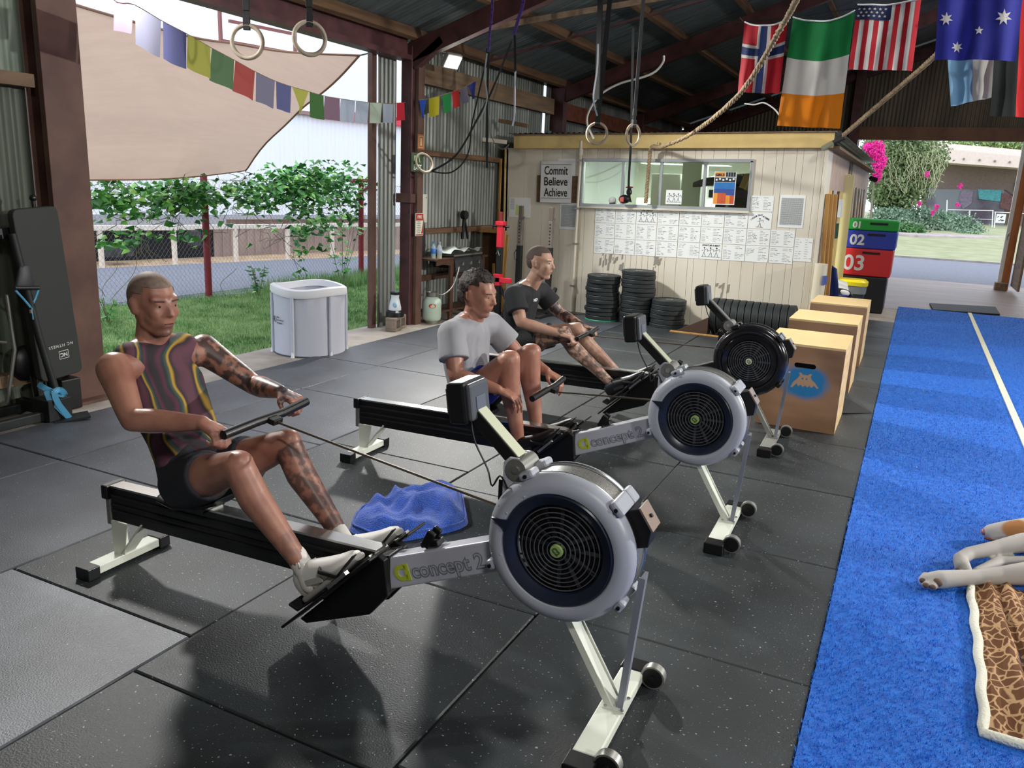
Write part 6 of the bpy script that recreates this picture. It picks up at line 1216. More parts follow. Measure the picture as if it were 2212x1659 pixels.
    b = MB(); b.bar(a0 + nn * .022 + ud * .02, a1 + nn * .022, .054, .004, up=tuple(nn)); mk(b, 'arm_face', arm_m)
    b = MB(); b.cyl(a1 + V(.0, -.035, .0), a1 + V(0, .035, 0), .022, n=16); mk(b, 'arm_clamp', M_zinc, smooth=40)
    mo = Matrix.Translation((-1.185, 0, .945)) @ Matrix.Rotation(math.radians(-8), 4, 'Y')
    b = MB(); b.box((0, 0, 0), (.065, .145, .130)).xf(mo); mon = mk(b, 'monitor', M_black, bevel=.010)
    b = MB(); b.box((.038, 0, .0), (.02, .125, .115)).xf(mo); mk(b, 'monitor_back', mat('graphite plastic', (78, 82, 88), .35), bevel=.008, parent=mon)
    b = MB(); b.box((-.037, 0, .005), (.004, .12, .08)).xf(mo); mk(b, 'screen', mat('lcd', (150, 160, 150), .2), parent=mon)
    b = MB(); b.box((.049, -.0, -.01), (.004, .06, .05)).xf(mo); mk(b, 'battery_door', mat('grey blue', (92, 98, 112), .4), bevel=.002, parent=mon)
    b = MB(); b.tube(curve([(-1.16, -.02, .90), (-1.13, -.045, .83), (-1.08, -.05, .75), (-1.06, -.055, .70), (-1.03, -.06, .74), (-1.0, -.05, .68)], 24), .003, 6); mk(b, 'sensor_cable', M_black)
    # flywheel housing
    FC = Vector((-.826, 0, .550)); R = .237; hw = .084
    def fan(prof, n, name, m, smooth=40, parent=t, close=False):
        b = MB(); b.lathe(prof, FC, 'Y', n, close); return mk(b, name, m, smooth=smooth, parent=parent)
    shell_o = fan([(.176, -hw + .002), (.181, -hw - .005), (.195, -hw - .008), (.214, -hw - .004), (.228, -hw + .008), (.236, -hw + .026), (.237, -.048), (.231, -.044)], 72, 'fan_housing', shell)
    fan([(.231, .044), (.237, .048), (.236, hw - .026), (.228, hw - .008), (.214, hw + .004), (.195, hw + .008), (.17, hw - .004), (.02, hw - .004)], 72, 'fan_housing', shell)
    fan([(.230, -.046), (.232, 0), (.230, .046)], 72, 'perforated_band', band_m, smooth=60)
    fan([(.2345, -.050), (.2385, -.047), (.2345, -.044)], 72, 'rim_bead', M_chrome, smooth=60); fan([(.2345, .044), (.2385, .047), (.2345, .050)], 72, 'rim_bead', M_chrome, smooth=60)
    fan([(.178, -hw + .0), (.172, -hw - .006), (.164, -hw - .004), (.142, -hw + .010), (.137, -hw + .026)], 72, 'inner_ring', ring)
    fan([(.139, -hw + .045), (.0, -hw + .05)], 48, 'inner_disc', M_black)
    for k in range(8):
        r = .030 + k * .0145; b = MB(); yy = -hw + .014 - .014 * (1 - (r / .135) ** 2)
        b.tube([FC + V(r * math.cos(a), yy, r * math.sin(a)) for a in np.linspace(0, 2 * PI, 49)[:-1]], .0019, 5, closed=True); mk(b, 'guard_ring', M_guard if True else None, smooth=60)
    for k in range(8):
        a = k * PI / 4 + .35; b = MB(); b.bar(FC + V(.018 * math.cos(a), -hw + .006, .018 * math.sin(a)), FC + V(.139 * math.cos(a), -hw + .018, .139 * math.sin(a)), .004, .004, up=(0, 1, 0)); mk(b, 'guard_spoke', M_black)
    for k in range(12):
        a = k * PI / 6; b = MB(); b.bar(FC + V(.03 * math.cos(a), -hw + .036, .03 * math.sin(a)), FC + V(.134 * math.cos(a), -hw + .036, .134 * math.sin(a)), .012, .003, up=(.3 * math.sin(a), 1, -.3 * math.cos(a))); mk(b, 'fan_blade', mat('fan blade', (70, 72, 78), .4, .5))
    b = MB(); b.lathe([(0, -hw - .004), (.019, -hw - .004), (.021, -hw + .002), (.021, -hw + .012)], FC, 'Y', 28); hb_ = mk(b, 'hub_badge', mat('pale green badge', (150, 176, 108), .4) if lime else mat('white badge', (196, 204, 176), .4), smooth=40)
    l = text_mb('C2', .022, bold=.0008); l.xf(Matrix.Translation(FC + V(0, -hw - .0055, 0)) @ Matrix.Rotation(math.radians(40), 4, 'Y')); mk(l, 'badge_lettering', mat('dark badge print', (58, 84, 44), .5), parent=hb_)
    # lugs, clips, damper lever, moulded ridges
    for a_deg, w_ in ((118, .030), (44, .030), (-33, .024), (205, .020)):
        a = math.radians(a_deg); M3 = Matrix(((-math.sin(a), 0, math.cos(a)), (0, 1, 0), (math.cos(a), 0, math.sin(a)))); c = FC + V(math.cos(a), 0, math.sin(a)) * (R + .004)
        b = MB(); b.box(c + V(0, .054, 0), (w_ * 1.7, .055, .026), M=M3); mk(b, 'housing_clip', shell, bevel=.009, parent=shell_o)
        b = MB(); b.box(c + V(0, -.054 if a_deg != 44 else -.03, 0), (w_ * 1.7, .055 if a_deg != 44 else .11, .026), M=M3)
        mk(b, 'housing_clip', shell, bevel=.009, parent=shell_o); b = MB(); b.cyl(c + V(0, -.089, 0), c + V(0, -.083, 0), .006, n=10); mk(b, 'clip_screw', M_black, parent=shell_o)
    for a_deg in (126, 152, 196): 
        a = math.radians(a_deg); b = MB(); b.bar(FC + V(.184 * math.cos(a), -hw - .006, .184 * math.sin(a)), FC + V(.224 * math.cos(a), -hw + .004, .224 * math.sin(a)), .008, .006, up=(0, 1, 0)); mk(b, 'moulded_ridge', shell, bevel=.003, parent=shell_o)
    a = math.radians(163); b = MB(); b.add([FC + V(r_ * math.cos(a + da), y_, r_ * math.sin(a + da)) for r_, da, y_ in ((.165, .12, -hw - .010), (.165, -.12, -hw - .010), (.224, 0, -hw - .014), (.165, .12, -hw + .006), (.165, -.12, -hw + .006), (.224, .0, -hw - .002))], [(0, 2, 1), (3, 4, 5), (0, 1, 4, 3), (1, 2, 5, 4), (2, 0, 3, 5)]); mk(b, 'damper_lever', ring, fix=True)
    # chain housing at the front
    b = MB(); b.prism([(-.598, .712), (-.560, .655), (-.566, .600), (-.600, .590), (-.66, .66), (-.64, .70)], -.03, .045); cb_ = mk(b, 'chain_box', M_black, bevel=.003)
    b = MB(); b.bar((-.600, .0075, .716), (-.556, .0075, .652), .079, .006, up=(1, 0, 1)); mk(b, 'box_cover', mat('bronze cover', (146, 128, 116), .35, .5), parent=cb_); b = MB(); b.cyl((-.574, .007, .686), (-.570, .007, .689), .006); mk(b, 'cover_hole', M_black, parent=cb_)
    # front legs
    b = MB(); b.bar((-.825, 0, .36), (-.638, 0, .052), .066, .010, up=(1, 0, .5)).bar((-.825, -.033, .36), (-.638, -.033, .052), .006, .022, up=(1, 0, .5)).bar((-.825, .033, .36), (-.638, .033, .052), .006, .022, up=(1, 0, .5)); mk(b, 'front_leg', leg_m)
    b = MB(); b.bar((-.575, 0, .50), (-.610, 0, .052), .050, .010, up=(1, 0, .1)).bar((-.575, -.025, .50), (-.610, -.025, .052), .006, .020, up=(1, 0, .1)); mk(b, 'front_strut', mat('grey blue strut', (140, 144, 158), .4, .3))
    b = MB(); b.b2(-.675, -.597, -.265, .20, .014, .050); mk(b, 'front_foot_bar', leg_m, bevel=.005)
    b = MB(); b.b2(-.66, -.59, -.045, .035, .050, .055); mk(b, 'mount_plate', leg_m)
    for x_, y_ in ((-.652, .03), (-.652, -.038), (-.598, -.038), (-.598, .03)): b = MB(); b.cyl((x_, y_, .054), (x_, y_, .060), .006, n=8); mk(b, 'bolt', M_chrome)
    for sgn in (-1, 1):
        b = MB(); yo = .265 if sgn < 0 else .20; b.b2(-.680, -.592, sgn * yo, sgn * (yo + .07), .0, .052); mk(b, 'rubber_foot', M_black, bevel=.004)
        b = MB(); yw = sgn * (yo + .005); b.cyl((-.565, yw - .016, .045), (-.565, yw + .016, .045), .040, n=24); w_o = mk(b, 'caster_wheel', M_zinc, smooth=40); b = MB(); b.cyl((-.565, yw - .018, .045), (-.565, yw - .015, .045), .034, n=20).cyl((-.565, yw - .024, .045), (-.565, yw - .015, .045), .01, n=10).bar((-.61, yw, .03), (-.565, yw, .045), .02, .03); mk(b, 'wheel_hub', M_black, parent=w_o)
    # handle and chain
    hc = Mi @ Vector(handle); pa, pb = hc + V(0, -.215, -.010), hc + V(0, .215, .010)
    b = MB(); b.tube([pa, hc + V(.008, -.07, 0), hc + V(.008, .07, 0), pb], .0165, 12).build('handle', M_black, t, smooth=50)
    b = MB(); b.bar(hc + V(.005, 0, 0), hc + V(.05, 0, -.01), .05, .022); b.build('handle_clevis', M_black, t, bevel=.004)
    ex = Vector((-.96 + K, 0, .60)); b = MB(); b.tube([hc + V(.05, 0, -.012), ex], .0045, 6); b.build('chain', mat('chain steel', (112, 104, 92), .4, .7), t)
    return t
M_guard = mat('guard wire', (120, 122, 130), .3, .6)
M_shell = mat('pale grey plastic', (164, 168, 180), .38, bump=.02, bscale=200); M_ringn = mat('navy black plastic', (28, 34, 52), .28); M_shellb = mat('gloss black plastic', (22, 22, 26), .18); M_armw = mat('brushed alloy', (196, 200, 176), .4, .3); M_legw = mat('off white enamel', (214, 218, 206), .4); M_band = mat('perforated steel band', (156, 156, 152), .35, .5, scale=400, col2=(110, 110, 108), det=0, ramp=(.45, .55)); M_boomw = mat('boom white', (188, 190, 202), .4)
M_bandb = mat('black band', (30, 30, 34), .3); M_legb = mat('zinc leg', (150, 152, 146), .4, .4)
H1, H2, H3 = (-1.99, 2.115, .755), (-1.63, 3.815, .565), (-2.03, 5.41, .585)
r1 = rower('front grey and white rowing machine ridden by the man in the patterned singlet', 0.0, 2.12, math.radians(1.4), -2.32, H1, M_shell, M_ringn, M_armw, M_boomw, M_legw, M_band)
r2_ = rower('middle grey and white rowing machine ridden by the man in the grey t-shirt', 0.0, 3.79, math.radians(1.4), -2.04, H2, M_shell, M_ringn, M_armw, M_boomw, M_legw, M_band)
r3_ = rower('furthest rowing machine, with the black flywheel, ridden by the man in the black t-shirt', -.04, 5.38, math.radians(1.4), -2.52, H3, M_shellb, M_shellb, mat('dull alloy', (120, 122, 116), .4, .4), mat('black boom', (28, 28, 32), .4), M_legb, M_bandb, lime=False, white_boom=False)
# ------------------------------------------------------------------ people
BLOBS = []
def rcone(b, p0, p1, r0, r1, n=14):
    p0, p1 = Vector(p0), Vector(p1); b.ell(p0, (r0,) * 3, nu=n, nv=8); b.ell(p1, (r1,) * 3, nu=n, nv=8)
    d = p1 - p0; L = d.length
    if L > 1e-5:
        d.normalize(); sn = max(-1, min(1, (r0 - r1) / L)); cs = math.sqrt(1 - sn * sn)
        b.cyl(p0 + d * r0 * sn, p1 + d * r1 * sn, r0 * cs, r1 * cs, n=n)
    return b
def chain_(b, pts, rs):
    for i in range(len(pts) - 1): rcone(b, pts[i], pts[i + 1], rs[i], rs[i + 1])
def blob(b, name, m, parent, voxel, smooth=4, post=None):
    o = b.build(name, m, parent); r = o.modifiers.new('r', 'REMESH'); r.mode = 'VOXEL'; r.voxel_size = voxel; r.use_smooth_shade = True
    s = o.modifiers.new('s', 'SMOOTH'); s.factor = .5; s.iterations = smooth; BLOBS.append((o, post)); return o
def finish_blobs():
    dg = bpy.context.evaluated_depsgraph_get(); dg.update()
    out = [(o, post, bpy.data.meshes.new_from_object(o.evaluated_get(dg))) for o, post in BLOBS]
    for o, post, me in out:
        old = o.data; o.modifiers.clear(); me.name = old.name; o.data = me; bpy.data.meshes.remove(old)
        if not me.materials: me.materials.append(o.get('m'))
        me.polygons.foreach_set('use_smooth', [True] * len(me.polygons))
        if post: post(o, me)
    BLOBS.clear()
def skin_mat(name, col, red, tattoos=()):
    m = bpy.data.materials.new(name); m.use_nodes = True; T = m.node_tree; p = T.nodes['Principled BSDF']; p.inputs['Roughness'].default_value = .42; p.inputs['Subsurface Weight'].default_value = .12; p.inputs['Subsurface Radius'].default_value = (1, .35, .2); p.inputs['Subsurface Scale'].default_value = .01
    n = T.nodes.new('ShaderNodeTexNoise'); n.inputs['Scale'].default_value = 9; n.inputs['Detail'].default_value = 5; tc = T.nodes.new('ShaderNodeTexCoord'); T.links.new(tc.outputs['Object'], n.inputs['Vector'])
    r = T.nodes.new('ShaderNodeValToRGB'); r.color_ramp.elements[0].color = (*lin(red), 1); r.color_ramp.elements[1].color = (*lin(col), 1); r.color_ramp.elements[0].position = .3; r.color_ramp.elements[1].position = .6; T.links.new(n.outputs['Fac'], r.inputs['Fac'])
    at_ = T.nodes.new('ShaderNodeAttribute'); at_.attribute_name = 'tattoo'; n2 = T.nodes.new('ShaderNodeTexNoise'); n2.inputs['Scale'].default_value = 26; n2.inputs['Detail'].default_value = 4; T.links.new(tc.outputs['Object'], n2.inputs['Vector'])
    r2 = T.nodes.new('ShaderNodeValToRGB'); r2.color_ramp.elements[0].position = .42; r2.color_ramp.elements[1].position = .54; T.links.new(n2.outputs['Fac'], r2.inputs['Fac']); mu = T.nodes.new('ShaderNodeMath'); mu.operation = 'MULTIPLY'; T.links.new(at_.outputs['Fac'], mu.inputs[0]); T.links.new(r2.outputs['Color'], mu.inputs[1])
    mx = T.nodes.new('ShaderNodeMix'); mx.data_type = 'RGBA'; mx.inputs[7].default_value = (*lin((52, 48, 52)), 1); T.links.new(mu.outputs[0], mx.inputs[0]); T.links.new(r.outputs['Color'], mx.inputs[6]); ab = T.nodes.new('ShaderNodeAttribute'); ab.attribute_name = 'beard'; mb = T.nodes.new('ShaderNodeMix'); mb.data_type = 'RGBA'; mb.inputs[7].default_value = (*lin((84, 60, 50)), 1); T.links.new(ab.outputs['Fac'], mb.inputs[0]); T.links.new(mx.outputs[2], mb.inputs[6]); T.links.new(mb.outputs[2], p.inputs['Base Color']); return m
def tattoo_post(segs, beard=None):
    def f(o, me):
        n = len(me.vertices); co = np.zeros(n * 3); me.vertices.foreach_get('co', co); co = co.reshape(-1, 3) + np.array(o.parent.location); val = np.zeros(n)
        for a, b, r, s in segs:
            a, b = np.array(a), np.array(b); ab = b - a; tt = np.clip(((co - a) @ ab) / (ab @ ab), 0, 1); d = np.linalg.norm(co - (a + tt[:, None] * ab), axis=1); val = np.maximum(val, np.where(d < r, s, 0))
        at_ = me.attributes.new('tattoo', 'FLOAT', 'POINT'); at_.data.foreach_set('value', val.astype(np.float32)); vb = np.zeros(n)
        if beard:
            for c, r, s in beard: d = np.linalg.norm(co - np.array(c), axis=1); vb = np.maximum(vb, s * np.clip((r - d) / .02, 0, 1))
        ab = me.attributes.new('beard', 'FLOAT', 'POINT'); ab.data.foreach_set('value', vb.astype(np.float32))
    return f
def hand(b, wrist, fwd, back, side, curl=(50, 75, 45), s=1.0, spread=0.0, thumb=True, grip=False):
    """wrist, direction of the palm, back-of-hand normal, direction to the thumb side"""
    f, k = Vector(fwd).normalized(), Vector(back).normalized(); k = (k - f * k.dot(f)).normalized(); sd = f.cross(k)
    if sd.dot(Vector(side)) < 0: sd = -sd
    w = Vector(wrist)
    for i in range(4):
        y = (1.5 - i) * .020 * s; base = w + f * (.085 - .004 * abs(i - 1)) * s + sd * y
        rcone(b, w + sd * y * .6 + f * .01, base, .014 * s, .0115 * s, 10)
        L = (.042, .047, .043, .034)[i] * s; p = base; ang = 0; r = (.0095, .0098, .0092, .0082)[i] * s; dirs = []
        for j, c in enumerate(curl):
            ang += math.radians(c + i * 2); d = f * math.cos(ang) - k * math.sin(ang) + sd * spread * (1.5 - i); q = p + d.normalized() * L * (1, .68, .52)[j]; rcone(b, p, q, r, r * .9, 10); p = q; r *= .93
    if thumb:
        p0 = w + f * .022 * s + sd * .022 * s; a = (f * .55 + sd * .75 - k * .35).normalized(); p1 = p0 + a * .036 * s; a2 = (f * .75 + sd * (.05 if grip else .45) - k * (.75 if grip else .25)).normalized(); p2 = p1 + a2 * .034 * s; p3 = p2 + (f * .8 - k * .5 - sd * (.4 if grip else 0)).normalized() * .026 * s
        rcone(b, p0, p1, .014 * s, .0115 * s, 10); rcone(b, p1, p2, .0112 * s, .0098 * s, 10); rcone(b, p2, p3, .0098 * s, .008 * s, 10)
def head(b, c, fwd, up=(0, 0, 1), s=1.0):
    f = Vector(fwd).normalized(); u = Vector(up); u = (u - f * u.dot(f)).normalized(); l = u.cross(f); M = Matrix((f, l, u)).transposed(); c = Vector(c)
    P = lambda x, y, z: c + M @ Vector((x, y, z)) * s
    e = lambda x, y, z, r: b.ell(P(x, y, z), tuple(v * s for v in r), M=M, nu=18, nv=12)
    e(-.015, 0, .035, (.098, .076, .088)); e(-.045, 0, .01, (.062, .066, .07)); e(.035, 0, .0, (.062, .060, .070)); e(.035, 0, -.055, (.052, .050, .050)); e(.060, 0, -.092, (.026, .028, .020)); e(.030, 0, -.028, (.068, .0605, .068)); e(.0, 0, -.03, (.070, .066, .070))
    for sy in (1, -1):
        e(.060, sy * .034, -.014, (.030, .026, .030)); rcone(b, P(.086, sy * .012, .036), P(.066, sy * .046, .036), .010 * s, .012 * s, 10); e(-.012, sy * .077, .0, (.018, .009, .031)); e(-.016, sy * .083, .012, (.016, .006, .018)); rcone(b, P(.012, sy * .050, -.062), P(.055, sy * .024, -.094), .016 * s, .014 * s, 10)
    for sy in (1, -1): e(.0765, sy * .031, .020, (.0125, .016, .0075)); e(.0755, sy * .031, .001, (.012, .015, .006))
    rcone(b, P(.088, 0, .026), P(.108, 0, -.012), .008 * s, .0105 * s, 10); e(.110, 0, -.018, (.012, .012, .010)); e(.102, .011, -.021, (.009, .007, .007)); e(.102, -.011, -.021, (.009, .007, .007))
    rcone(b, P(.086, -.018, -.049), P(.086, .018, -.049), .008 * s, .008 * s, 8); rcone(b, P(.084, -.015, -.061), P(.084, .015, -.061), .009 * s, .009 * s, 8); e(.060, 0, -.04, (.034, .034, .04))
    return P, M
def face_parts(t, P, M, s, brow, eyec=(250, 250, 248), iris=(60, 40, 28)):
    for sy in (1, -1):
        b = MB(True); b.ell(P(.0755, sy * .031, .011), (.0115 * s,) * 3, nu=14, nv=10); eo = b.build('eye', mat('eye white', (170, 156, 148), .3), t, smooth=180)
        b = MB(True); b.ell(P(.0848, sy * .031, .011), (.004 * s, .0060 * s, .0060 * s), M=M, nu=10, nv=8); b.build('iris', mat('iris', iris, .2), eo, smooth=180)
        b = MB(True); rcone(b, P(.0905, sy * .017, .029), P(.082, sy * .048, .031), .0032 * s, .002 * s, 8); b.build('eyebrow', brow, t, smooth=60)
    b = MB(True); rcone(b, P(.0935, -.016, -.0553), P(.0935, .016, -.0553), .0022 * s, .0022 * s, 6); b.build('mouth_line', mat('mouth', (96, 44, 42), .6), t, smooth=60)
def shoe(t, heel, toe_dir, up, m_up, m_sole, name='shoe', lace=None, L=.285):
    f = Vector(toe_dir).normalized(); u = Vector(up); u = (u - f * u.dot(f)).normalized(); l = u.cross(f); M4 = Matrix.Translation(heel) @ Matrix((f, l, u)).transposed().to_4x4() @ Matrix.Scale(1.10, 4)
    b = MB(True); b.loft([((.0, 0, .012), .026, .012), ((.02, 0, .012), .036, .013), ((.10, 0, .012), .034, .012), ((.18, 0, .012), .046, .012), ((.245, 0, .013), .042, .012), ((.28, 0, .016), .022, .010)], 20, p=3).xf(M4); so = b.build('sole', m_sole, t, smooth=50)
    b = MB(True); b.loft([((.004, 0, .055), .024, .040), ((.03, 0, .062), .036, .050), ((.07, 0, .062), .037, .050), ((.11, 0, .055), .036, .044), ((.155, 0, .045), .040, .034), ((.20, 0, .036), .042, .026), ((.245, 0, .030), .036, .020), ((.275, 0, .026), .018, .012)], 22, p=2.3).xf(M4); o = b.build(name, m_up, t, smooth=60); so.parent = o
    b = MB(True)
    for k in range(4): x = .085 + k * .024; z = .107 - k * .012; b.bar((x, -.024, z - .010), (x + .012, .024, z - .010), .006, .008)
    b.tube([(.085, 0, .105), (.07, .02, .135), (.06, .035, .115), (.082, .0, .106)], .003, 5).tube([(.085, 0, .105), (.075, -.02, .13), (.085, -.04, .10)], .003, 5).xf(M4); b.build('laces', lace or M_paper, o)
    b = MB(True); b.box((.10, -.037, .04), (.07, .006, .018), rot=(0, .3, 0)).xf(M4); b.build('side_stripe', m_sole if m_sole is not m_up else M_zinc, o)
def person(label, Y, J, skinm, voxel, head_fwd, head_up=(0, 0, 1), build=1.0, post=None, grip=True, hs=1.0):
    """J: joints in the world: pelvis waist chest neck head shR elR wrR shL elL wrL hipR knR anR hipL knL anL"""
    t = thing('person', label, 'person', (J['pelvis'][0], Y, J['pelvis'][2] - .1)); b = MB(True); B = build
    J = {k: Vector(v) for k, v in J.items()}; y_ = V(0, 1, 0)
    tr = [(J['pelvis'], .105, .085), (J['pelvis'].lerp(J['waist'], .6), .095, .078), (J['waist'], .100, .075), (J['waist'].lerp(J['chest'], .55), .108, .083), (J['chest'], .112, .092), (J['chest'].lerp(J['neck'], .5), .085, .082)]
    def torso(b, inf=0.0):
        for (p, hw, r), (q, hw2, r2) in zip(tr[:-1], tr[1:]):
            for s_ in (-1, -.35, .35, 1): rcone(b, p + y_ * (hw * B - .04) * s_, q + y_ * (hw2 * B - .04) * s_, r * B * (1 if abs(s_) < .5 else .88) + inf, r2 * B * (1 if abs(s_) < .5 else .88) + inf)
        for s_ in ('R', 'L'):
            rcone(b, J['chest'].lerp(J['neck'], .72), J['sh' + s_].lerp(J['chest'], .10) + V(0, 0, .005), .060 * B + inf, .058 * B + inf)
            rcone(b, J['pelvis'] + y_ * (-.06 if s_ == 'R' else .06) + V(-.02, 0, -.0), J['hip' + s_], .088 * B + inf, .085 * B + inf)
    torso(b)
    rcone(b, J['neck'] + V(0, 0, -.03), J['head'] + V(-.015, 0, -.07), .060 * B, .054 * B); rcone(b, J['neck'], J['neck'] + (J['shR'] - J['neck']) * .55 + V(0, 0, .015), .05 * B, .04 * B); rcone(b, J['neck'], J['neck'] + (J['shL'] - J['neck']) * .55 + V(0, 0, .015), .05 * B, .04 * B)
    for s_ in 'RL':
        sh, el, wr = J['sh' + s_], J['el' + s_], J['wr' + s_]
        chain_(b, [sh, sh.lerp(el, .35), sh.lerp(el, .75), el], [.062 * B, .053 * B, .046 * B, .040 * B]); chain_(b, [el, el.lerp(wr, .28), el.lerp(wr, .65), wr], [.040 * B, .043 * B, .035 * B, .026 * B])
        hp, kn, an = J['hip' + s_], J['kn' + s_], J['an' + s_]
        chain_(b, [hp, hp.lerp(kn, .35), hp.lerp(kn, .75), kn], [.090 * B, .082 * B, .064 * B, .056 * B]); cf = (hp - kn).cross(an - kn); 
        bk = V(-.6, 0, -.6).normalized() * .018
        chain_(b, [kn, kn.lerp(an, .28) + bk, kn.lerp(an, .6) + bk * .4, kn.lerp(an, .9), an], [.054 * B, .055 * B, .043 * B, .032 * B, .034 * B]); b.ell(kn + V(.015, 0, .015), (.042 * B,) * 3)
        b.ell(an + V(.03, 0, -.02), (.045, .032, .04))
    P, M = head(b, J['head'], head_fwd, head_up, hs)
    return t, b, J, torso, P, M
def frustum_sleeve(b, a, c, r0, r1): b.cyl(a, c, r0, r1, n=20)
skin1 = skin_mat('tanned skin', (166, 118, 100), (132, 86, 74)); skin2 = skin_mat('warm skin', (172, 122, 102), (144, 92, 78)); skin3 = skin_mat('fair skin', (188, 150, 130), (166, 120, 102))
# ---- man in the patterned singlet
Y1 = 2.115
J1 = dict(pelvis=(-2.335, Y1, .475), waist=(-2.42, Y1, .62), chest=(-2.51, Y1, .79), neck=(-2.57, Y1, .945), head=(-2.525, Y1 - .01, 1.105), shR=(-2.52, Y1 - .200, .895), elR=(-2.335, Y1 - .285, .755), wrR=(-2.095, Y1 - .20, .765), shL=(-2.50, Y1 + .195, .905), elL=(-2.30, Y1 + .26, .775), wrL=(-2.095, Y1 + .185, .795), hipR=(-2.32, Y1 - .085, .465), knR=(-1.99, Y1 - .15, .615), anR=(-1.725, Y1 - .115, .265), hipL=(-2.32, Y1 + .085, .465), knL=(-2.02, Y1 + .13, .615), anL=(-1.725, Y1 + .115, .265))
t1, b1, J, torso, P1, M1 = person('man with a shaved head in a patterned singlet rowing on the front machine', Y1, J1, skin1, .006, (1, -.12, -.05), build=1.02)
for s_, sg in (('R', -1), ('L', 1)): hand(b1, J['wr' + s_], V(.9, 0, -.25), V(.25, 0, .9), V(0, -sg, 0), (55, 80, 55), grip=True)
blob(b1, 'body', skin1, t1, .0065, 5, tattoo_post([(J['shL'], J['elL'], .09, .85), (J['elL'], J['wrL'], .08, .95), (J['knL'].lerp(J['anL'], .15), J['knL'].lerp(J['anL'], .75), .075, .7), (J['knR'].lerp(J['anR'], .75), J['anR'], .06, .3)], [(P1(.055, 0, -.09), .058, .55), (P1(.03, .04, -.06), .035, .4), (P1(.03, -.04, -.06), .035, .4)]))
face_parts(t1, P1, M1, 1.0, mat('brown brow', (70, 48, 40), .8))
M_stub = mat('grey stubble', (112, 92, 82), .7, scale=60, col2=(128, 108, 96)); M_beard = mat('dark stubble', (96, 70, 58), .85, var=.2)
def haircap(t, P, M, s, m, thick, keep, name='hair', sides=True, jit=0.0, seed=1):
    """cap shell standing just off the skull, hairline set by keep(unit vector)"""
    b = MB(True); rs = random.Random(seed)
    b.ell(P(-.015, 0, .035), ((.098 + thick) * s, (.076 + thick) * s, (.088 + thick) * s), M=M, nu=48, nv=32, keep=keep)
    b.ell(P(-.045, 0, .01), ((.062 + thick) * s, (.066 + thick) * s, (.07 + thick) * s), M=M, nu=36, nv=24, keep=lambda q: q.x < .1 and q.z > -.75)
    if jit: b.v = [tuple(Vector(v) + V(rs.gauss(0, jit), rs.gauss(0, jit), rs.gauss(0, jit))) for v in b.v]
    return b.build(name, m, t, smooth=180)
haircap(t1, P1, M1, 1.0, M_stub, .0012, lambda q: q.z > (.42 if q.x > .55 else (.12 if q.x > .0 else -.35)))
sg_m = bpy.data.materials.new('patterned singlet'); sg_m.use_nodes = True; T = sg_m.node_tree; p = T.nodes['Principled BSDF']; p.inputs['Roughness'].default_value = .85
tc = T.nodes.new('ShaderNodeTexCoord'); mp = T.nodes.new('ShaderNodeMapping'); mp.inputs['Rotation'].default_value = (.0, .5, .35); wv = T.nodes.new('ShaderNodeTexWave'); wv.inputs['Scale'].default_value = 1.5; wv.inputs['Distortion'].default_value = 9; wv.inputs['Detail'].default_value = 2; wv.inputs['Detail Scale'].default_value = 1.5; wv.bands_direction = 'Y'
T.links.new(tc.outputs['Object'], mp.inputs[0]); T.links.new(mp.outputs[0], wv.inputs[0]); rr4 = T.nodes.new('ShaderNodeValToRGB'); cr4 = rr4.color_ramp; cr4.interpolation = 'EASE'
for i, (ps_, c) in enumerate([(0, (40, 34, 40)), (.25, (84, 44, 62)), (.42, (38, 52, 54)), (.6, (60, 76, 68)), (.74, (176, 140, 50)), (.86, (52, 40, 46)), (1, (92, 56, 70))]):
    e = cr4.elements[i] if i < 2 else cr4.elements.new(ps_); e.position = ps_; e.color = (*lin(c), 1)
cr4.elements[len(cr4.elements) - 1].position = 1
T.links.new(wv.outputs['Fac'], rr4.inputs['Fac']); T.links.new(rr4.outputs[0], p.inputs['Base Color'])
def torso_cloth(J, B, inf, ysc=1.0, top=.62):
    b = MB(True); y_ = V(0, 1, 0)
    tr = [(J['pelvis'] + V(-.01, 0, .02), .108, .088), (J['waist'], .104, .080), (J['waist'].lerp(J['chest'], .55), .110, .086), (J['chest'], .113, .094), (J['chest'].lerp(J['neck'], .5), .088, .082)]
    for (p, hw, r), (q, hw2, r2) in zip(tr[:-1], tr[1:]):
        for s_ in (-1, -.35, .35, 1): rcone(b, p + y_ * (hw * B - .04) * s_ * ysc, q + y_ * (hw2 * B - .04) * s_ * ysc, r * B * (1 if abs(s_) < .5 else .88) + inf, r2 * B * (1 if abs(s_) < .5 else .88) + inf)
    return b
bs = torso_cloth(J, 1.02, .009)
for s_ in 'RL': rcone(bs, J['chest'].lerp(J['neck'], .55), J['neck'].lerp(J['sh' + s_], .58) + V(0, 0, -.005), .092, .068)
blob(bs, 'singlet', sg_m, t1, .008, 4)
def shorts(t, J, B, m, inf=.010, frac=.46, flare=.004):
    b = MB(True); y_ = V(0, 1, 0)
    for s_ in (-1, -.35, .35, 1): rcone(b, J['pelvis'] + V(-.01, 0, .0) + y_ * (.062 * B) * s_, J['pelvis'].lerp(J['waist'], .45) + y_ * (.06 * B) * s_, .088 * B + inf, .080 * B + inf)
    for s_ in 'RL':
        hp, kn = J['hip' + s_], J['kn' + s_]; rcone(b, J['pelvis'] + y_ * (-.06 if s_ == 'R' else .06), hp, .09 * B + inf, .09 * B + inf); b.cyl(hp - (kn - hp) * .05, hp.lerp(kn, frac), .092 * B + inf, .078 * B + inf + flare, n=24)
    return blob(b, 'shorts', m, t, .008, 3)
shorts(t1, J, 1.02, mat('black navy shorts', (26, 28, 38), .75))
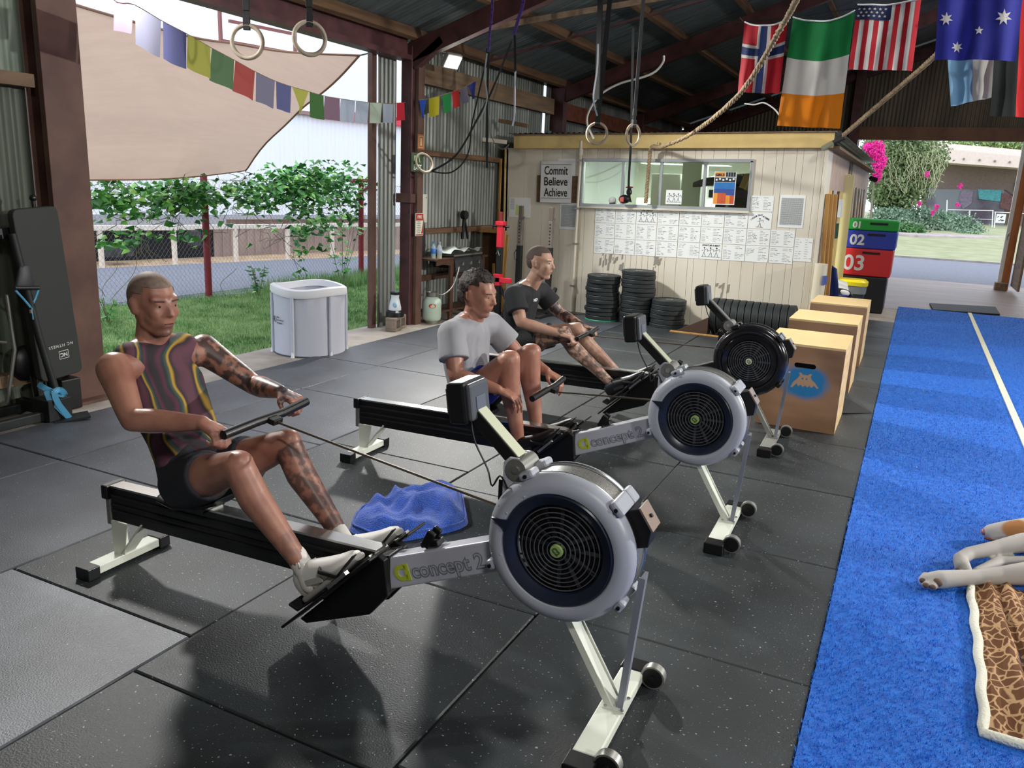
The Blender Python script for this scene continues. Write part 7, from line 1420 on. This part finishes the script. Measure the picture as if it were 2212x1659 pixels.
M_wsock = mat('white sock', (214, 210, 206), .8); M_wshoe = mat('white shoe', (232, 230, 226), .5); M_bsole = mat('grey sole', (172, 170, 166), .6)
fd = Vector((.39, 0, .37)).normalized(); fu = Vector((-.37, 0, .39)).normalized()
for sg in (-1, 1):
    heel = Vector((-1.705, 2.12 + sg * .115, .15)) + fu * .012; shoe(t1, heel, fd, fu, M_wshoe, M_bsole)
    an = J['anR'] if sg < 0 else J['anL']; b = MB(True); chain_(b, [an + V(-.045, 0, .055), an, an + V(.02, 0, -.03)], [.036, .037, .04]); b.build('sock', M_wsock, t1, smooth=60)
# ---- man in the grey t-shirt
Y2 = 3.80
J2 = dict(pelvis=(-2.06, Y2, .475), waist=(-2.115, Y2, .60), chest=(-2.135, Y2, .755), neck=(-2.095, Y2, .895), head=(-2.05, Y2 - .02, 1.025), shR=(-2.11, Y2 - .195, .83), elR=(-2.03, Y2 - .27, .63), wrR=(-1.80, Y2 - .24, .585), shL=(-2.08, Y2 + .19, .83), elL=(-1.93, Y2 + .27, .66), wrL=(-1.74, Y2 + .235, .60), hipR=(-2.05, Y2 - .085, .465), knR=(-1.80, Y2 - .125, .715), anR=(-1.725, Y2 - .115, .265), hipL=(-2.05, Y2 + .085, .465), knL=(-1.79, Y2 + .115, .715), anL=(-1.725, Y2 + .115, .265))
t2, b2, K2, torso2, P2, M2 = person('man with dark hair in a grey t-shirt rowing on the middle machine', Y2, J2, skin2, .006, (1, -.10, -.18), build=1.04)
hand(b2, K2['wrR'], V(.85, .25, -.30), V(.25, 0, .9), V(0, 1, 0), (22, 28, 20), spread=.12); hand(b2, K2['wrL'], V(.85, -.10, -.30), V(.3, 0, .9), V(0, -1, 0), (30, 40, 25), spread=.05)
blob(b2, 'body', skin2, t2, .0065, 5, tattoo_post([], [(P2(.055, 0, -.09), .05, .25)]))
M_hair2 = mat('dark hair', (38, 28, 26), .7, var=.4, bump=.5, bscale=90)
face_parts(t2, P2, M2, 1.0, M_hair2); haircap(t2, P2, M2, 1.0, M_hair2, .013, lambda q: q.z > (.50 if q.x > .5 else (.22 if q.x > .0 else -.2)), jit=.0035)
M_grey = mat('grey marle shirt', (150, 150, 156), .85, var=.08, scale=5, bump=.3, bscale=14)
def tshirt(t, J, B, m, sl=.62, inf=.016, low=True):
    b = torso_cloth(J, B, inf)
    for s_ in 'RL':
        sh, el = J['sh' + s_], J['el' + s_]; rcone(b, J['chest'].lerp(J['neck'], .72), sh, .058 * B + inf * .6, .064 * B + inf * .5); b.cyl(sh.lerp(el, -.05), sh.lerp(el, sl), .064 * B + inf * .5, .060 * B + inf * 1.2, n=22)
    b.cyl(J['chest'].lerp(J['neck'], .6), J['neck'] + V(.0, 0, .012), .085, .068, n=20)
    if low: rcone(b, J['pelvis'] + V(-.05, -.05, .02), J['pelvis'] + V(-.05, .05, .02), .085, .085)
    return blob(b, 'tshirt', m, t, .008, 3)
tshirt(t2, K2, 1.04, M_grey); shorts(t2, K2, 1.04, mat('black shorts', (24, 24, 28), .75), frac=.42)
b = MB(True); b.cyl(K2['hipR'].lerp(K2['knR'], .28), K2['hipR'].lerp(K2['knR'], .50), .105, .098, n=24, caps=False); b.build('blue_lining', mat('royal blue', (30, 50, 170), .7), t2, smooth=60)
M_bshoe = mat('black shoe', (22, 22, 25), .45); M_dsole = mat('black sole', (34, 34, 38), .6)
for sg in (-1, 1): shoe(t2, Vector((-1.705, 3.79 + sg * .115, .15)) + fu * .012, fd, fu, M_bshoe, M_dsole, lace=M_black)
# ---- man in the black t-shirt
Y3 = 5.39
J3 = dict(pelvis=(-2.545, Y3, .475), waist=(-2.575, Y3, .60), chest=(-2.56, Y3, .76), neck=(-2.50, Y3, .90), head=(-2.415, Y3 - .01, 1.06), shR=(-2.53, Y3 - .195, .835), elR=(-2.43, Y3 - .26, .655), wrR=(-2.14, Y3 - .20, .595), shL=(-2.50, Y3 + .195, .835), elL=(-2.36, Y3 + .26, .67), wrL=(-2.13, Y3 + .19, .60), hipR=(-2.53, Y3 - .085, .465), knR=(-2.16, Y3 - .12, .585), anR=(-1.765, Y3 - .115, .265), hipL=(-2.53, Y3 + .085, .465), knL=(-2.15, Y3 + .12, .585), anL=(-1.765, Y3 + .115, .265))
t3, b3, K3, torso3, P3, M3_ = person('man with cropped hair in a black t-shirt rowing on the furthest machine', Y3, J3, skin3, .006, (1, -.05, -.06), build=1.02)
for s_, sg in (('R', -1), ('L', 1)): hand(b3, K3['wr' + s_], V(.95, 0, -.12), V(.15, 0, .95), V(0, -sg, 0), (45, 70, 45), grip=True)
blob(b3, 'body', skin3, t3, .0065, 5, tattoo_post([(K3['elL'].lerp(K3['shL'], .4), K3['wrL'], .09, .95), (K3['hipR'].lerp(K3['knR'], .55), K3['knR'], .11, .8), (K3['knR'], K3['anR'], .10, .75), (K3['knL'].lerp(K3['anL'], .3), K3['knL'].lerp(K3['anL'], .8), .10, .25)]))
M_hair3 = mat('cropped dark hair', (76, 62, 56), .8, var=.2)
face_parts(t3, P3, M3_, 1.0, M_hair3); haircap(t3, P3, M3_, 1.0, M_hair3, .003, lambda q: q.z > (.48 if q.x > .5 else (.22 if q.x > -.1 else -.15)))
tshirt(t3, K3, 1.02, mat('black cotton', (32, 34, 38), .85, bump=.3, bscale=14)); shorts(t3, K3, 1.02, mat('black shorts', (24, 24, 28), .75), frac=.5)
cm = K3['chest'] + V(.124, -.02, .03); l = text_mb('NCF', .028, bold=.001); l.world = True; l.xf(Matrix.Translation(cm) @ Matrix.Rotation(PI / 2 - .1, 4, 'Z')); l.build('chest_print', M_paper, t3)
for sg in (-1, 1):
    shoe(t3, Vector((-1.745, 5.38 + sg * .115, .15)) + fu * .012, fd, fu, M_bshoe, M_dsole, lace=M_black)
# ------------------------------------------------------------------ giraffe print blanket and the dog
gm = bpy.data.materials.new('giraffe plush'); gm.use_nodes = True; T = gm.node_tree; p = T.nodes['Principled BSDF']; p.inputs['Roughness'].default_value = .95; tc = T.nodes.new('ShaderNodeTexCoord'); nz2 = T.nodes.new('ShaderNodeTexNoise'); nz2.inputs['Scale'].default_value = 10; mx1 = T.nodes.new('ShaderNodeMix'); mx1.data_type = 'VECTOR'; mx1.inputs[0].default_value = .06; T.links.new(tc.outputs['Object'], mx1.inputs[4]); T.links.new(tc.outputs['Object'], nz2.inputs[0]); T.links.new(nz2.outputs['Color'], mx1.inputs[5])
vo = T.nodes.new('ShaderNodeTexVoronoi'); vo.feature = 'DISTANCE_TO_EDGE'; vo.inputs['Scale'].default_value = 25; mpg = T.nodes.new('ShaderNodeMapping'); mpg.inputs['Scale'].default_value = (1.3, .85, .1); T.links.new(mx1.outputs[1], mpg.inputs[0]); T.links.new(mpg.outputs[0], vo.inputs['Vector'])
rg = T.nodes.new('ShaderNodeValToRGB'); rg.color_ramp.elements[0].position = .05; rg.color_ramp.elements[0].color = (*lin((178, 142, 104)), 1); rg.color_ramp.elements[1].position = .10; rg.color_ramp.elements[1].color = (*lin((96, 58, 28)), 1); T.links.new(vo.outputs['Distance'], rg.inputs[0]); T.links.new(rg.outputs[0], p.inputs['Base Color'])
bt = thing('giraffe_blanket', 'giraffe print plush blanket with a white fleece edge on the blue turf', 'blanket', (.9, 3.2, .006))
edge = [at(2095, 1262), at(2105, 1330), at(2118, 1430), at(2125, 1520), at(2128, 1596)]
b = MB(True); nx, ny = 60, 60; trim = MB(True); Yt, Yb = 3.80, 2.62
def edge_x(y):
    for p_, q_ in zip(edge[:-1], edge[1:]):
        if q_.y <= y <= p_.y: f = (y - q_.y) / (p_.y - q_.y); return q_.x + (p_.x - q_.x) * f
    return edge[0].x if y > edge[0].y else edge[-1].x
def bz(u, v, x, y): return .020 + .010 * noise.noise(Vector((x * 6, y * 2.5, 0))) + .034 * math.exp(-((u - .045 - .05 * v) / .016) ** 2) + .030 * math.exp(-((u - .10 - .06 * v) / .018) ** 2) - .012 * math.exp(-((u - .072 - .055 * v) / .008) ** 2) + .018 * math.exp(-((u - .17 - .02 * v) / .015) ** 2)
for j in range(ny + 1):
    v = j / ny; y = Yt + (Yb - Yt) * v
    for i in range(nx + 1): u = i / nx; x0 = edge_x(y); x = x0 + (1.75 - x0) * u; b.v.append((x, y + .03 * u, bz(u, v, x, y) if 0 < i and j < ny else .012))
b.f = [(j * (nx + 1) + i, (j + 1) * (nx + 1) + i, (j + 1) * (nx + 1) + i + 1, j * (nx + 1) + i + 1) for j in range(ny) for i in range(nx)]; b.build('plush', gm, bt, smooth=180)
M_fl = mat('white fleece', (214, 214, 200), .95, bump=.6, bscale=120)
tp = [V(edge_x(Yt + (Yb - Yt) * k / 30) - .006 + .004 * math.sin(k), Yt + (Yb - Yt) * k / 30, .018) for k in range(31)] + [V(.43 + k * .05, Yb - .005 + .03 * k * .05, .018) for k in range(1, 26)]
trim.tube(tp, .017, 8).build('fleece_edge', M_fl, bt, smooth=60)
dm_ = bpy.data.materials.new('dog coat'); dm_.use_nodes = True; T = dm_.node_tree; p = T.nodes['Principled BSDF']; p.inputs['Roughness'].default_value = .75
atr = T.nodes.new('ShaderNodeAttribute'); atr.attribute_name = 'patch'; mx2 = T.nodes.new('ShaderNodeMix'); mx2.data_type = 'RGBA'; mx2.inputs[6].default_value = (*lin((166, 162, 158)), 1); mx2.inputs[7].default_value = (*lin((160, 108, 60)), 1); T.links.new(atr.outputs['Fac'], mx2.inputs[0]); T.links.new(mx2.outputs[2], p.inputs['Base Color'])
dg_ = thing('dog', 'white dog with tan patches lying on its side on the blanket at the right edge', 'dog', (1.0, 4.2, .006)); b = MB(True)
D = lambda *a: Vector(a)
chain_(b, [D(.86, 4.32, .12), D(1.10, 4.26, .135), D(1.40, 4.15, .12), D(1.62, 4.05, .11)], [.115, .14, .11, .11])
chain_(b, [D(.98, 4.34, .12), D(.90, 4.44, .10), D(.86, 4.52, .10)], [.11, .085, .080])   # neck
mz = at(2142, 1150, Z=.065); chain_(b, [D(.86, 4.50, .10), at(2205, 1150, Z=.085), at(2170, 1148, Z=.075), mz], [.080, .066, .050, .040])   # head, muzzle
rcone(b, at(2180, 1163, Z=.05), at(2148, 1165, Z=.042), .036, .022)
pw = at(2000, 1254, Z=.045); chain_(b, [D(.92, 4.08, .09), at(2212, 1240, Z=.07), at(2160, 1244, Z=.055), at(2110, 1247, Z=.05), at(2070, 1249, Z=.05), at(2030, 1252, Z=.05), pw], [.075, .050, .040, .034, .036, .040, .030])
for k, (x, y) in enumerate(((1998, 1244), (1992, 1254), (2000, 1264), (2014, 1267))): rcone(b, at(2026, 1253, Z=.045), at(x, y, Z=.040), .028, .017, 10)
pw2 = at(2090, 1226, Z=.04); chain_(b, [D(.92, 4.24, .12), at(2212, 1172, Z=.10), at(2150, 1184, Z=.08), at(2092, 1196, Z=.065), at(2074, 1208, Z=.055), at(2080, 1226, Z=.045)], [.075, .046, .034, .030, .031, .034])
for k, (x, y) in enumerate(((2070, 1228), (2080, 1236), (2096, 1238))): rcone(b, at(2082, 1222, Z=.04), at(x, y, Z=.034), .022, .015, 10)
chain_(b, [D(.92, 4.16, .06), at(2160, 1215, Z=.03), at(2110, 1236, Z=.022)], [.045, .030, .022])
chain_(b, [D(1.60, 4.0, .10), D(1.38, 3.88, .08), D(1.22, 3.98, .05), D(1.02, 3.94, .04)], [.09, .05, .03, .028]); chain_(b, [D(1.62, 4.05, .12), D(1.42, 4.0, .14), D(1.28, 4.1, .10), D(1.1, 4.06, .06)], [.09, .05, .03, .028])
chain_(b, [D(1.68, 4.05, .10), D(1.85, 4.10, .06), D(1.98, 4.2, .03)], [.035, .022, .012]); b.ell(D(.88, 4.56, .15), (.05, .025, .04))
def dog_post(o, me):
    n = len(me.vertices); co = np.zeros(n * 3); me.vertices.foreach_get('co', co); co = co.reshape(-1, 3) + np.array(o.parent.location); val = np.zeros(n)
    for c, r in ((at(2195, 1138, Z=.13), .070), (D(.90, 4.54, .16), .10), (at(2212, 1192, Z=.14), .045), (D(1.25, 4.2, .25), .16), (D(1.6, 4.1, .2), .12)):
        d = np.linalg.norm(co - np.array(c), axis=1); val = np.maximum(val, np.clip((r - d) / .012, 0, 1))
    a_ = me.attributes.new('patch', 'FLOAT', 'POINT'); a_.data.foreach_set('value', val.astype(np.float32))
blob(b, 'body', dm_, dg_, .007, 4, dog_post)
M_padp = mat('paw pad', (96, 76, 64), .8, var=.3); b = MB(True)
for (x, y, r) in ((2026, 1258, .024), (2004, 1246, .015), (1996, 1254, .014), (2003, 1264, .014), (2018, 1268, .013)): b.ell(at(x, y, Z=.045) + V(-.006, -.018, .006), (r, r * .8, r * .8))
for (x, y, r) in ((2076, 1218, .017), (2072, 1230, .013), (2088, 1234, .014), (2104, 1240, .013)): b.ell(at(x, y, Z=.045) + V(-.004, -.016, .004), (r, r * .8, r * .8))
b.build('paw_pads', M_padp, dg_, smooth=180)
MB(True).ell(mz + V(-.032, -.005, -.002), (.014, .020, .016)).build('nose', mat('pink brown nose', (150, 96, 92), .4), dg_, smooth=180); MB(True).tube([mz + V(-.03, -.034, -.022), mz + V(.01, -.046, -.022), mz + V(.05, -.052, -.016)], .006, 6).build('mouth', mat('dog mouth', (130, 70, 70), .5), dg_, smooth=60)
finish_blobs()
